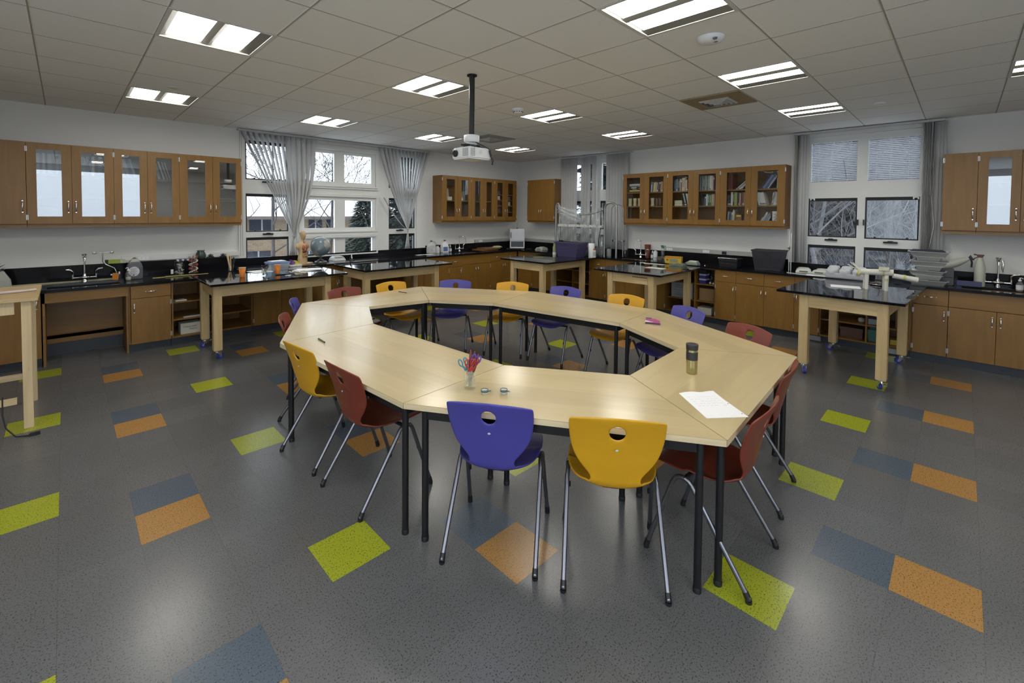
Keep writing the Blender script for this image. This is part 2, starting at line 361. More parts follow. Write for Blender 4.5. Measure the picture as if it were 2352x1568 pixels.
G = 0.6096; GX, GY = 2.29924, 2.80906
LIGHTS = [(-3,1),(-3,5),(0,1),(0,5),(3,5),(3,1),(6,5),(6,1),(0,-3),(3,-3),(6,-3),(5,-6),(-3,-3),(-6,1),(-3,-7),(0,-7)]
VENTS = [(4,-2),(4,4)]
cm = MB()
xs = [XB]+[GX+G*i for i in range(-7,10) if XB < GX+G*i < X1]+[X1]; ys = [YB]+[GY+G*j for j in range(-9,9) if YB < GY+G*j < Y1]+[Y1]
for i in range(len(xs)-1):
    for j in range(len(ys)-1):
        ci, cj = round(((xs[i]+xs[i+1])/2-GX)/G-.5), round(((ys[j]+ys[j+1])/2-GY)/G-.5)
        full = xs[i+1]-xs[i] > G-.01 and ys[j+1]-ys[j] > G-.01
        if full and (ci, cj) in LIGHTS: continue
        cm.quad((xs[i],ys[j],H),(xs[i],ys[j+1],H),(xs[i+1],ys[j+1],H),(xs[i+1],ys[j],H))
cm.box((XB-.15,YB-.15,H+.25),(X1+.15,Y1+.15,H+.35))
struct(cm.build('ceiling', CEILM))
# ------------------------------------------------------------------ ceiling fixtures
LENS = mat('lamp_lens', (0.9,0.9,0.85), 0.5, emit=(1.0,0.965,0.88), es=LAMP)
TROF = mat('troffer_white', (0.60,0.59,0.55), 0.5); TREF = mat('troffer_satin_baffle', (0.085,0.083,0.072), 0.45)
def troffer(i, j, label):
    x0, y0 = GX+G*i, GY+G*j
    t = thing('ceiling_light', label, 'ceiling light', (x0, y0, H), 0, 'recessed two-lamp ceiling lights')
    g = G
    f = MB()
    for a, b in (((0,0),(g,.022)), ((0,g-.022),(g,g)), ((0,.022),(.022,g-.022)), ((g-.022,.022),(g,g-.022))): f.box((a[0],a[1],-.004),(b[0],b[1],.004))
    f.build('frame', TROF, t)
    h = MB()   # housing: end walls, roof, sides
    h.box((0,0,.004),(.012,g,.10)); h.box((g-.012,0,.004),(g,g,.10)); h.box((0,0,.004),(g,.012,.10)); h.box((0,g-.012,.004),(g,g,.10)); h.box((0,0,.10),(g,g,.112))
    h.build('housing', TREF, t)
    for xa, xb, s in ((.022,.060,0), (g-.080,g-.022,1)):
        r = MB()
        if s == 0: r.add([(xa,.02,.0),(xa,g-.02,.0),(xb,g-.02,.022),(xb,.02,.022)], [(0,1,2,3)])
        else: r.add([(xb,.02,.0),(xb,g-.02,.0),(xa,g-.02,.022),(xa,.02,.022)], [(3,2,1,0)])
        r.build('reflector', TREF, t)
    r = MB(); m = g/2
    r.add([(m-.035,.02,.022),(m,.02,.002),(m+.035,.02,.022),(m-.035,g-.02,.022),(m,g-.02,.002),(m+.035,g-.02,.022)], [(0,1,4,3),(1,2,5,4),(0,2,1),(3,4,5)])
    r.build('centre_ridge', TREF, t)
    for xa, xb in ((.060,m-.035),(m+.035,g-.080)):
        MB().box((xa,.022,.022),(xb,g-.022,.028)).build('lamp_lens', LENS, t)
    return t
WHERE = {(-3,1):'large ceiling light with two bright panels, nearest the camera at left', (-3,5):'recessed ceiling light above the left wall cabinets and sink',
 (0,1):'recessed ceiling light directly left of the projector pole', (0,5):'recessed ceiling light in front of the left tied blinds',
 (3,5):'recessed ceiling light in front of the right tied blinds of the left wall', (3,1):'recessed ceiling light right beside the smoke detector',
 (6,5):'recessed ceiling light nearest to the far room corner', (6,1):'recessed ceiling light in front of the narrow corner window blinds',
 (0,-3):'largest ceiling light, cut by the top edge of the photo', (3,-3):'recessed ceiling light touching the brown air vent panel',
 (6,-3):'recessed ceiling light in front of the blinds window with trays', (5,-6):'recessed ceiling light cut by the right edge of the photo',
 (-3,-3):'recessed ceiling light behind the camera over the open floor', (-6,1):'recessed ceiling light left of the camera near the hidden wall',
 (-3,-7):'recessed ceiling light by the rear windows at their left', (0,-7):'recessed ceiling light by the rear windows at their right'}
for c in LIGHTS: troffer(*c, WHERE[c])
VENTB = mat('vent_tan_panel', (0.30,0.235,0.14), 0.6); VENTG = mat('vent_grey_metal', (0.42,0.41,0.38), 0.45)
for (i, j), pm, lb in ((VENTS[0], VENTB, 'square ceiling air vent in a tan panel beside a ceiling light'), (VENTS[1], mat('vent_grey_panel', (0.30,0.30,0.28), 0.6), 'grey square ceiling air vent behind the projector')):
    t = thing('ceiling_vent', lb, 'air vent', (GX+G*(i+.5), GY+G*(j+.5), H))
    MB().box((-.295,-.295,-.012),(.295,.295,-.001)).build('panel', pm, t)
    for k, (a, d) in enumerate(((.15,.020),(.115,.028),(.08,.035),(.045,.04))):
        o = MB(); b = a-.014
        for q in range(4):
            c0, s0 = math.cos(q*PI/2), math.sin(q*PI/2)
            p = [(-a,-a,-.012-d*.3),(a,-a,-.012-d*.3),(b,-b,-.012-d),(-b,-b,-.012-d)]
            p = [(x*c0-y*s0, x*s0+y*c0, z) for x, y, z in p]; o.add(p+[(x,y,z+.004) for x,y,z in p], [(0,1,2,3),(7,6,5,4),(0,4,5,1),(2,6,7,3)])
        o.build('louver', VENTG, t)
    MB().box((-.14,-.14,-.0135),(.14,.14,-.0125)).build('duct_opening', BLK, t)
t = thing('smoke_detector', 'round white smoke detector on the ceiling beside a ceiling light', 'smoke detector', (3.835,3.735,H))
MB().lathe([(0.0,-.055),(.035,-.055),(.05,-.045),(.055,-.03),(.055,-.022)], n=28).build('sensor_head', PLWHITE, t); MB().lathe([(.07,-.022),(.075,-.012),(.075,-.001)], n=28).build('base', PLWHITE, t)
v = MB()
for k in range(12):
    a = 2*PI*k/12; v.cbox((.053*math.cos(a),.053*math.sin(a),-.038),(.008,.012,.008), None)
v.build('vent_slots', BLK, t)
t = thing('occupancy_sensor', 'flat oval white sensor with two eyes on the ceiling', 'sensor', (3.216,1.27,H))
MB().lathe([(0,-.042),(.05,-.04),(.075,-.03),(.088,-.012),(.09,-.001)], n=32).build('housing', PLWHITE, t)
for dx in (-.03,.025):
    e = MB().lathe([(0,-.012),(.012,-.010),(.016,0)], c=(dx-.03,-.045+dx*.3,-.032), n=14).build('sensor_eye', mat('sensor_lens', (0.15,0.15,0.16), 0.3), t)
for k, (x, y, m_, lb) in enumerate(((.794,5.588,TROF,'small grey ceiling disc beside a left ceiling light'),(6.329,.676,PLWHITE,'small white ceiling disc near the right window'),(6.268,5.567,TROF,'tiny ceiling disc near the far room corner'))):
    tag(MB().lathe([(0,-.012),(.04,-.012),(.05,-.006),(.052,-.0005)], c=(0,0,0), n=24).build('sprinkler_cover', m_, None, (x,y,H)), lb, 'sprinkler')

# projector ----------------------------------------------------------
t = thing('projector', 'white ceiling projector with dark lens hanging on a black pole', 'projector', (2.612,3.123,H))
MB().cyl((0,0,-.54),(0,0,0),.0255,n=20).lathe([(.045,-.012),(.045,-.001)], n=20).build('pole', BLK, t)
br = MB().lathe([(.062,-.60),(.07,-.59),(.07,-.54),(.05,-.535)], n=24).cbox((0,0,-.615),(.10,.03,.035)); br.build('mount_collar', PLWHITE, t)
k = MB().cbox((0,0,-.635),(.16,.045,.03)); k.cyl((-.14,-.03,-.64),(.12,-.03,-.64),.008); k.cyl((-.05,.06,-.65),(-.05,-.12,-.65),.007)
for a in ((-.09,-.08),(.09,-.08),(-.09,.08),(.09,.08)): k.cyl((a[0],a[1],-.655),(a[0]*.3,a[1]*.3,-.63),.006)
k.build('bracket', BLK, t)
bd = MB().box((-.125,-.115,-.757),(.135,.125,-.655)); bd.build('body', PLWHITE, t, bevel=.012)
ln = MB().lathe([(.030,0),(.032,.014),(.025,.018)], n=24, M=Matrix.Translation((-.125,.065,-.705)) @ Matrix.Rotation(-PI/2,4,'Y')); ln.build('lens', BLK, t)
MB().lathe([(0,.004),(.022,.0125)], n=24, M=Matrix.Translation((-.127,.065,-.705)) @ Matrix.Rotation(-PI/2,4,'Y')).build('lens_glass', mat('lens_glass', (0.03,0.04,0.07), 0.05), t)
vs = MB()
for a in range(5):
    for b in range(6): vs.box((-.1265,-.03-a*.016,-.735+b*.012),(-.1245,-.038-a*.016,-.729+b*.012))
for a in range(4):
    for b in range(6): vs.box((-.105+a*.013,-.1165,-.735+b*.012),(-.098+a*.013,-.1145,-.729+b*.012))
for b in range(7): vs.box((.118,-.1165,-.74+b*.012),(.126,-.1145,-.734+b*.012))
vs.build('vent_holes', BLK, t)
pt = MB()
for b in range(3): pt.box((-.01,-.1165,-.71+b*.012),(.025,-.1155,-.7075+b*.012))
pt.build('printed_lines', mat('grey_print', (0.4,0.4,0.42), 0.6), t)
MB().tube([(.02,-.03,-.60),(.06,-.08,-.63),(.09,-.13,-.66),(.10,-.135,-.70),(.115,-.14,-.74),(.13,-.135,-.78),(.14,-.13,-.80)],.0035).cyl((.098,-.133,-.675),(.112,-.137,-.725),.009).tube([(.115,-.14,-.74),(.135,-.145,-.765),(.12,-.135,-.80)],.003).build('hanging_cable', BLK, t)

# ------------------------------------------------------------------ windows
def window(name, rect, groups, axis, white_holes=()):
    """groups: list of (u0,z0,u1,z1,dark)"""
    D = Y1 if axis == 'A' else X1
    t = bpy.data.objects.new(name, None); C.objects.link(t); t['kind'] = 'structure'
    holes = [g[:4] for g in groups]
    u0, z0, u1, z1 = rect
    fr = sheet((u0+.001,z0+.001,u1-.001,z1-.001), holes, D+.02, D+.10, axis); fr.build('frame', WHITE, t)
    def bx(mb, a, b, c, d, e, f):   # u0,u1,d0,d1,z0,z1
        mb.box((a,c,e),(b,d,f)) if axis == 'A' else mb.box((c,a,e),(d,b,f))
    for (a, c, b, d, dark) in groups:
        w_ = .016 if dark else .02
        g = MB()
        bx(g,a,b,D+.022,D+.07,d-w_,d); bx(g,a,b,D+.022,D+.07,c,c+w_); bx(g,a,a+w_,D+.022,D+.07,c+w_,d-w_); bx(g,b-w_,b,D+.022,D+.07,c+w_,d-w_)
        if dark:   # inner grey screen track at the top
            bx(g,a+w_,b-w_,D+.04,D+.07,d-w_-.028,d-w_)
        g.build('gasket' if dark else 'sash', GASK if dark else WHITE, t)
        if dark:
            lt = MB()
            for q in (.2,.8): bx(lt, a+(b-a)*q-.012, a+(b-a)*q+.012, D+.012, D+.03, c+.012, c+.03)
            lt.build('clip', BLK, t)
        gl = MB(); bx(gl, a+w_, b-w_, D+.058, D+.062, c+w_, d-w_); gl.build('pane', GLASS, t)
    return t, bx
gA = [(1.965,2.215,2.57,2.81,1),(1.965,1.41,2.575,2.0,1),(1.965,.95,2.58,1.325,1),
      (2.81,2.23,3.36,2.755,0),(3.50,2.23,4.05,2.755,0),(2.81,1.43,3.365,1.95,0),(3.51,1.43,4.07,1.95,0),(2.81,.95,3.365,1.28,0),(3.51,.95,4.07,1.28,0),
      (4.39,2.19,4.965,2.80,1),(4.39,1.415,4.96,2.0,1),(4.39,.95,4.96,1.315,1)]
w1, bx = window('window_1', WA, gA, 'A')
mo = MB()
for (a, c, b, d) in ((2.70,2.13,4.17,2.84),(2.70,1.34,4.17,2.05),(2.70,.94,4.17,1.34)):
    for k, (o, dp) in enumerate(((0,.0),(.03,-.018))):
        bx(mo,a+o,b-o,Y1+.02,Y1-.012-dp*0-.012*k,d-o-.028,d-o); bx(mo,a+o,b-o,Y1+.02,Y1-.012-.012*k,c+o,c+o+.024)
        bx(mo,a+o,a+o+.028,Y1+.02,Y1-.012-.012*k,c+o+.024,d-o-.028); bx(mo,b-o-.028,b-o,Y1+.02,Y1-.012-.012*k,c+o+.024,d-o-.028)
mo.build('moulding', WHITE, w1)
def latch(u, z, axis, par):
    m = MB(); D = Y1 if axis == 'A' else X1
    if axis == 'A': m.box((u-.075,D-.012,z-.012),(u+.075,D+.02,z+.012)).box((u-.03,D-.03,z+.006),(u+.03,D-.008,z+.022))
    else: m.box((D-.012,u-.075,z-.012),(D+.02,u+.075,z+.012)).box((D-.03,u-.03,z+.006),(D-.008,u+.03,z+.022))
    m.build('latch', BLK, par, bevel=.004)
for u, z in ((2.27,2.185),(2.27,1.372),(4.62,1.382),(4.68,2.17)): latch(u, z, 'A', w1)
gB = [(1.046,2.205,1.63,2.815,0),(.396,2.195,.965,2.805,0),(1.05,1.42,1.63,1.985,1),(.403,1.415,.962,1.99,1),(1.056,.95,1.625,1.30,1),(.409,.95,.961,1.297,1)]
w3, bxb = window('window_3', WB, gB, 'B')
for u, z in ((1.34,1.38),(.68,1.375)): latch(u, z, 'B', w3)
st = MB(); st.box((X1-.01,1.03,1.60),(X1+.02,1.046,1.68)); st.box((X1-.01,.965,1.60),(X1+.02,.98,1.68)); st.build('strike', BLK, w3)
for yy in (.44,1.58):
    MB().box((X1+.005,yy-.03,1.975),(X1+.02,yy+.03,1.988)).box((X1+.005,yy-.03,1.955),(X1+.02,yy-.015,1.975)).box((X1+.005,yy+.015,1.955),(X1+.02,yy+.03,1.975)).build('catch', PLWHITE, w3)
gM = [(5.42,2.21,6.00,2.80,0),(4.74,2.21,5.30,2.80,0),(5.42,1.415,6.0,2.0,1),(4.74,1.415,5.30,2.0,1),(5.42,.95,6.0,1.30,1),(4.74,.95,5.30,1.30,1)]
w2, _ = window('window_2', WM, gM, 'B')
for nm, rc, ax, D in (('window_4', BWX, 'A', YB-.16), ('window_5', BWY, 'B', XB-.16)):
    t = bpy.data.objects.new(nm, None); C.objects.link(t); t['kind'] = 'structure'
    a, c, b, d = rc; m_ = (a+b)/2
    sheet(rc, [(a+.06,c+.06,m_-.04,d-.06),(m_+.04,c+.06,b-.06,d-.06)], D+.05, D+.12, ax).build('frame', WHITE, t)
    g = MB(); (g.box((a,D+.08,c),(b,D+.084,d)) if ax == 'A' else g.box((D+.08,a,c),(D+.084,b,d))); g.build('pane', GLASS, t)

def slatmat(name, col, tr):
    m = bpy.data.materials.new(name); m.use_nodes = True; n = m.node_tree; n.nodes.clear(); N = n.nodes.new; Lk = n.links.new
    o = N('ShaderNodeOutputMaterial'); d = N('ShaderNodeBsdfDiffuse'); d.inputs[0].default_value = (*col,1); q = N('ShaderNodeBsdfTranslucent'); q.inputs[0].default_value = (*col,1)
    mx = N('ShaderNodeMixShader'); mx.inputs[0].default_value = tr; Lk(d.outputs[0], mx.inputs[1]); Lk(q.outputs[0], mx.inputs[2]); Lk(mx.outputs[0], o.inputs[0]); return m
# mini blinds inside the two upper panes of window_3
BLINDM = slatmat('mini_blind_slat', (0.80,0.82,0.86), 0.30)
for (a, b, lb) in ((1.066,1.61,'white horizontal mini blind in the left upper pane of the right window'), (.416,.945,'white horizontal mini blind in the right upper pane of the right window')):
    t = thing('mini_blind', lb, 'blind', (X1+.03,(a+b)/2,2.2)); h = (b-a)/2
    MB().box((-.012,-h,.585),(.016,h,.605)).build('headrail', PLWHITE, t)
    s_m = MB()
    for k in range(23):
        z = .02+k*.0247
        s_m.box((-.0115,-h,-.0006),(.0115,h,.0006), Matrix.Translation((0,0,z)) @ Matrix.Rotation(math.radians(38),4,'Y'))
    s_m.build('slats', BLINDM, t)
    MB().box((-.01,-h,.003),(.01,h,.013)).build('bottom_rail', PLWHITE, t)
    for q in (-.6,0.1,.65):
        MB().cyl((-.012,h*q,.01),(-.012,h*q,.59),.0018,n=5).build('ladder_cord', PLWHITE, t)

# vertical blinds ------------------------------------------------------
SLAT = slatmat('vertical_blind_fabric', (0.62,0.62,0.62), 0.26)
def ribbon(path, wd, t_=.0012):
    """path: list of (P, W) centre and half-width vector"""
    mb = MB(); vs = []; fs = []
    for P, W in path:
        P, W = Vector(P), Vector(W); nn = W.cross(Vector((0,0,1))).normalized()*t_
        vs += [P-W-nn, P+W-nn, P+W+nn, P-W+nn]
    for i in range(len(path)-1):
        a = i*4; b = a+4
        for k in range(4): fs.append((a+k, a+(k+1)%4, b+(k+1)%4, b+k))
    L = len(vs)
    fs += [(3,2,1,0),(L-4,L-3,L-2,L-1)]
    return mb.add(vs, fs, True)
rnd = random.Random(5)
def rail_box(t, a, b, axis, D, zb=2.925, zt=2.955):
    m = MB()
    if axis == 'A': m.box((a,D-.10,zb),(b,D-.055,zt)); m.box((a,D-.055,zb+.012),(b,D,zt-.008))
    else: m.box((D-.10,a,zb),(D-.055,b,zt)); m.box((D-.055,a,zb+.012),(D,b,zt-.008))
    m.build('headrail', mat('blind_rail', (0.50,0.51,0.52), 0.4), t)
tb = thing('vertical_blind', 'grey fabric vertical blinds on the left wall, pulled into two tied bunches', 'vertical blinds', (0,0,0))
rail_box(tb, 1.847, 5.247, 'A', Y1)
def tied(x0, x1, n, knot, foot, bulge, side):
    for i in range(n):
        f = i/(n-1); xt = x0+(x1-x0)*f; kx, kz = knot
        j = rnd.uniform(-.008,.008); dep = Y1-.08
        path = []
        K = 14
        for k in range(K+1):
            s = k/K; z = 2.92+(kz-2.92)*s
            e = s
            b = bulge(f)*math.sin(PI*min(1, s*1.0))**1.0
            x = xt+(kx+j-xt)*e + b
            hw = .0445*(1-s*.9)+.010*s
            a0 = (1.80+(.85 if f > .55 else 0)) if side == 0 else (1.48+(.75 if f < .38 else 0)+(.5 if f > .85 else 0)); an = (1-s*.8)*a0+s*.8*1.5+rnd.uniform(-.03,.03)
            path.append(((x, dep-.03*(1-s)*math.sin(f*9)*.3-.012*s*math.sin(i*2.4), z), (hw*math.cos(an), hw*math.sin(an), 0)))
        fx = foot+(f-.5)*.09
        for k in range(1, 6):
            s = k/5; hw = .009+.016*s
            path.append(((kx+j+(fx-kx-j)*s, dep, kz-(kz-1.03)*s), (hw*math.cos(1.3), hw*math.sin(1.3), 0)))
        ribbon(path, .04).build('slat', SLAT, tb)
tied(1.90, 2.93, 14, (2.63,1.335), 2.60, lambda f: .30*max(0, f-.55)**1.2*1.0, 0)
tied(4.17, 5.20, 14, (4.745,1.40), 4.74, lambda f: -.16*max(0, .35-f)*1.0, 1)
# one slat astray left of the right bunch
ribbon([((4.23+.46*s, Y1-.085, 2.0-.58*s-.05*math.sin(PI*s)), (.02*math.cos(1.2)*(1-.5*s),.035*(1-.6*s),0)) for s in [k/10 for k in range(11)]], .03).build('slat', SLAT, tb)
MB().tube([(1.862,Y1-.09,2.92),(1.862,Y1-.09,2.5),(1.866,Y1-.09,1.06)],.0035,6).tube([(1.885,Y1-.09,2.92),(1.892,Y1-.09,1.2),(1.902,Y1-.06,1.045)],.0025,6).build('pull_cord', mat('cord_grey', (0.35,0.35,0.36), 0.5), tb)
MB().tube([(2.63+.028*math.cos(a*PI/8),Y1-.08+.028*math.sin(a*PI/8),1.335) for a in range(16)],.006,6,closed=True).tube([(4.745+.028*math.cos(a*PI/8),Y1-.08+.028*math.sin(a*PI/8),1.40) for a in range(16)],.006,6,closed=True).build('tie', SLAT, tb)
t = thing('vertical_blind', 'hanging vertical blinds with gaps over the narrow corner window', 'vertical blinds', (0,0,0))
rail_box(t, 4.555, 6.262, 'B', X1)
gaps = [(5.735,5.81),(5.425,5.50),(5.12,5.345)]
y = 6.22
while y > 4.58:
    if not any(a-.012 < y < b+.012 for a, b in gaps):
        an = PI/2+rnd.uniform(.25,.45); hw = .0445
        ribbon([((X1-.08,y,z),(hw*math.cos(an),hw*math.sin(an),0)) for z in (2.92,2.3,1.6,1.03)], .04).build('slat', SLAT, t)
    y -= .0685
MB().tube([(X1-.10,4.565,2.92),(X1-.10,4.565,1.06)],.004,6).build('pull_cord', mat('cord_grey', (0.3,0.3,0.3), 0.5), t)
t = thing('vertical_blind', 'grey vertical blinds stacked open at both sides of the right window', 'vertical blinds', (0,0,0))
rail_box(t, .192, 1.822, 'B', X1)
for (a, b, n, an0) in ((1.80,1.755,4,.25),(1.735,1.66,3,1.15),(.385,.285,9,.12),(.27,.21,3,1.2)):
    for k in range(n):
        y = a+(b-a)*k/(n-1); an = an0+rnd.uniform(-.05,.05)
        ribbon([((X1-.08,y,z),(.0445*math.cos(an),.0445*math.sin(an),0)) for z in (2.92,2.0,1.03)], .04).build('slat', SLAT, t)
MB().tube([(X1-.11,.30,2.92),(X1-.10,.31,2.2),(X1-.12,.26,1.6),(X1-.10,.33,1.06)],.003,6).build('pull_cord', PLWHITE, t)
# ------------------------------------------------------------------ base and wall cabinets
def handle(par, x, z, y, vert=True, L=.105, name='handle'):
    r = .0042; h = L/2; pts = []
    for k in range(11):
        s = k/10; a = -h+L*s; d = .028*math.sin(PI*s)**.55
        pts.append((x, y-d, z+a) if vert else (x+a, y-d, z))
    rs = [.0038+.0028*math.sin(PI*k/10) for k in range(11)]
    m = MB().tube(pts, r, 8, rs=rs)
    for a in (-h, h):
        p = (x, y, z+a) if vert else (x+a, y, z)
        m.cyl(p, (p[0], y-.006, p[2]), .006, n=8)
    return m.build(name, CHROME, par)
def hinge(par, x, z, y):
    MB().cyl((x,y-.003,z-.03),(x,y-.003,z+.03),.0055,n=8).box((x-.009,y-.002,z-.026),(x+.009,y+.001,z+.026)).build('hinge', STEEL, par)
def carcass(w, d, z0, z1, top=True, t=.018, div=(), backmat=None):
    m = MB(); m.box((0,-d,z0),(t,0,z1)).box((w-t,-d,z0),(w,0,z1)).box((t,-d,z0),(w-t,-.006,z0+t)).box((t,-.006,z0),(w-t,0,z1))
    if top: m.box((t,-d,z1-t),(w-t,-.006,z1))
    for u in div: m.box((u-t/2,-d,z0+t),(u+t/2,-.006,z1-t))
    return m
def door(par, u0, u1, z0, z1, y, glass=None, hinge_side='L', hz=None, hw=True, hl=.105, seg=True):
    gm_ = CGLASS_BOOST if par.get('group') in ('wall cabinets above the left sink', 'wall cabinets above the right sink') else CGLASS
    """glass: (ua,ub,za,zb) opening. y = front plane of the door (local, negative)"""
    g = .0015; yb = y+.02
    if glass:
        ua, ub, za, zb = glass
        m = MB().box((u0+g,y,z0+g),(ua,yb,z1-g)).box((ub,y,z0+g),(u1-g,yb,z1-g)).box((ua,y,z0+g),(ub,yb,za)).box((ua,y,zb),(ub,yb,z1-g))
        d = m.build('door', CAB, par)
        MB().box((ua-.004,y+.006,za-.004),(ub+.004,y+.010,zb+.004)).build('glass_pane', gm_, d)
    else:
        d = MB().box((u0+g,y,z0+g),(u1-g,yb,z1-g)).build('door', CAB, par, bevel=.0015, seg=1)
    hx = u1-.032 if hinge_side == 'L' else u0+.032
    if hz is not None: handle(d, hx, hz, y, True, hl)
    px = u0+.001 if hinge_side == 'L' else u1-.001
    for z in (z0+.075, z1-.075): hinge(d, px, z, y)
    return d
def wall_cab(label, x0, axis, w, doors, shelves, group, cat='wall cabinet', name='wall_cabinet', glasses=None):
    """doors: list of (u0,u1,hinge,glass or None) in local coordinates"""
    loc = (x0, Y1-.001, 0) if axis == 'A' else (X1-.001, x0, 0)
    t = thing(name, label, cat, loc, 0 if axis == 'A' else -PI/2, group)
    m = carcass(w-.002, .308, 1.56, 2.484)
    m.build('body', CABD, t)
    MB().box((0,-.305,1.525),(w-.002,-.285,1.56)).box((0,-.285,1.525),(.018,0,1.56)).box((w-.02,-.285,1.525),(w-.002,0,1.56)).build('light_rail', CABH, t)
    for z, a, b in shelves: MB().box((a,-.29,z-.02),(b,-.006,z)).build('shelf', CAB, t)
    for u0, u1, hs, gl in doors: door(t, u0, u1, 1.565, 2.482, -.329, gl, hs, 1.762, hl=.125)
    return t
GG = 'wall cabinets with glass doors'
def gl(a, b, o): return (a-o, b-o, 1.651, 2.408)
# left wall
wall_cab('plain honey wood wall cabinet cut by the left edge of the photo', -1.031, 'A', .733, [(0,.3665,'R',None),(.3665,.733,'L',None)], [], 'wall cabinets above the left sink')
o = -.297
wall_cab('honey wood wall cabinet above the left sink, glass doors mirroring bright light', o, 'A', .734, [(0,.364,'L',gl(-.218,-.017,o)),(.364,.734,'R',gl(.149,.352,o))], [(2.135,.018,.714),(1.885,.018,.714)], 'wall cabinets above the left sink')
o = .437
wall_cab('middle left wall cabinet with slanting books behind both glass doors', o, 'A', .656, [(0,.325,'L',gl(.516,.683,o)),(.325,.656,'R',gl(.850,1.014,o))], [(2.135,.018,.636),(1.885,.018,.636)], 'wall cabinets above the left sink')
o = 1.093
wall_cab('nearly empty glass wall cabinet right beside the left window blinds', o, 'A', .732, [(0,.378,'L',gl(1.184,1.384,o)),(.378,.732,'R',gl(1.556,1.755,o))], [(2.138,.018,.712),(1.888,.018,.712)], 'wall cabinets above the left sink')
# middle group
o = 5.38
wall_cab('wall cabinet with two narrow glass doors, right of the left wall window', o, 'A', .755, [(0,.39,'L',gl(5.492,5.698,o)),(.39,.755,'R',gl(5.872,6.058,o))], [(1.985,.018,.735)], 'wall cabinets near the far corner')
o = 6.135
wall_cab('wall cabinet with dark glass doors between its two neighbours near the far corner', o, 'A', .675, [(0,.35,'L',gl(6.239,6.390,o)),(.35,.675,'R',gl(6.567,6.723,o))], [(1.988,.018,.655)], 'wall cabinets near the far corner')
o = 6.81
wall_cab('wall cabinet with many thin shelves behind glass nearest the far corner', o, 'A', .70, [(0,.345,'L',gl(6.897,7.058,o)),(.345,.70,'R',gl(7.229,7.392,o))], [(2.155,.018,.68),(2.03,.018,.68),(1.90,.018,.68),(1.76,.018,.68)], 'wall cabinets near the far corner')
# right wall
wall_cab('plain two-door wooden wall cabinet left of the narrow window', 7.05, 'B', .80, [(0,.41,'L',None),(.41,.80,'R',None)], [], 'wall cabinets near the far corner')
yy = 4.565
def glB(a, b): return (yy-a, yy-b, 1.647, 2.405)
for k, (a, m_, b, g1, g2, lb) in enumerate(((4.565,4.133,3.676,(4.484,4.21),(4.03,3.754),'bookcase wall cabinet with cream cups on its middle shelf'), (3.676,3.224,2.781,(3.583,3.307),(3.132,2.855),'middle unit of the three book-filled glass cabinets'), (2.781,2.325,1.858,(2.682,2.405),(2.233,1.958),'book-filled glass wall cabinet nearest the right window'))):
    yy = a
    wall_cab(lb, a, 'B', a-b, [(0,a-m_,'L',glB(*g1)),(a-m_,a-b,'R',glB(*g2))], [(2.137,.018,a-b-.02),(1.882,.018,a-b-.02)], 'wall cabinets filled with books')
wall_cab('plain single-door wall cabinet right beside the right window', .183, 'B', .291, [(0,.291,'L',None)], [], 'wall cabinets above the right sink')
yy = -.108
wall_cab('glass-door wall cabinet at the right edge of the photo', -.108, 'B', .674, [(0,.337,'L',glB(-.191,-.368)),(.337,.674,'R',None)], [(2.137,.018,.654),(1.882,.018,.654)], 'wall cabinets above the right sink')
MB().box((X1-.32,1.80,1.47),(X1-.31,1.815,1.53)).build('cabinet_clip', STEEL)
bpy.data.objects['cabinet_clip'].parent = [o_ for o_ in bpy.data.objects if o_.get('label', '').startswith('book-filled')][0]
bpy.data.objects['cabinet_clip'].matrix_parent_inverse = (Matrix.Translation((X1-.001, 2.781, 0)) @ Matrix.Rotation(-PI/2, 4, 'Z')).inverted()

def base_cab(label, x0, axis, w, ztop, fronts=(), opens=(), shelf_z=(), div=(), kick=True, plain=(), group=None, name='base_cabinet', depth=.615):
    """fronts: ('drawer'|'door'|'panel', u0,u1,z0,z1, hinge/handle)"""
    loc = (x0, Y1-.001, 0) if axis == 'A' else (X1-.001, x0, 0)
    t = thing(name, label, 'cabinet' if name == 'base_cabinet' else 'shelves', loc, 0 if axis == 'A' else -PI/2, group)
    carcass(w-.002, depth, .10, ztop, top=True, div=div).build('body', CAB if opens else CABD, t)
    for z in shelf_z:
        us = [.018]+[u for u in div]+[w-.02]
        for i in range(len(us)-1): MB().box((us[i]+.009*(i > 0),-depth+.02,z-.018),(us[i+1]-.009*(i < len(us)-2),-.006,z)).build('shelf', CAB, t)
    if kick: MB().box((0,-depth+.055,0),(w-.002,-.02,.10)).build('kick_board', KICK, t)
    y = -depth-.021
    for kd, a, b, c, d, h in fronts:
        if kd == 'drawer':
            q = MB().box((a+.0015,y,c+.0015),(b-.0015,y+.02,d-.0015)).build('drawer', CABH, t, bevel=.0015, seg=1); handle(q, (a+b)/2, (c+d)/2, y, False, .10)
        elif kd == 'panel': MB().box((a+.0015,y,c+.0015),(b-.0015,y+.02,d-.0015)).build('false_front', CABH, t, bevel=.0015, seg=1)
        else: door(t, a, b, c, d, y, None, h, d-.115, hl=.10)
    return t
GA, GB = 'base cabinets along the left wall', 'base cabinets along the right wall'
base_cab('lower cabinet behind the wooden workbench at the left edge', -1.2, 'A', 1.0, .818, [('door',0,.5,.10,.816,'R'),('door',.5,1.0,.10,.816,'L')], group=GA)
base_cab('lower cabinet with one drawer and one door beside the sink knee space', .53, 'A', .415, .818, [('drawer',.02,.413,.657,.814,0),('door',.02,.413,.10,.655,'R')], group=GA)
base_cab('open shelf unit with papers and a labelled white box, left wall', .95, 'A', .93, .818, opens=1, shelf_z=(.56,.335), div=(.385,), group=GA, name='open_shelves')
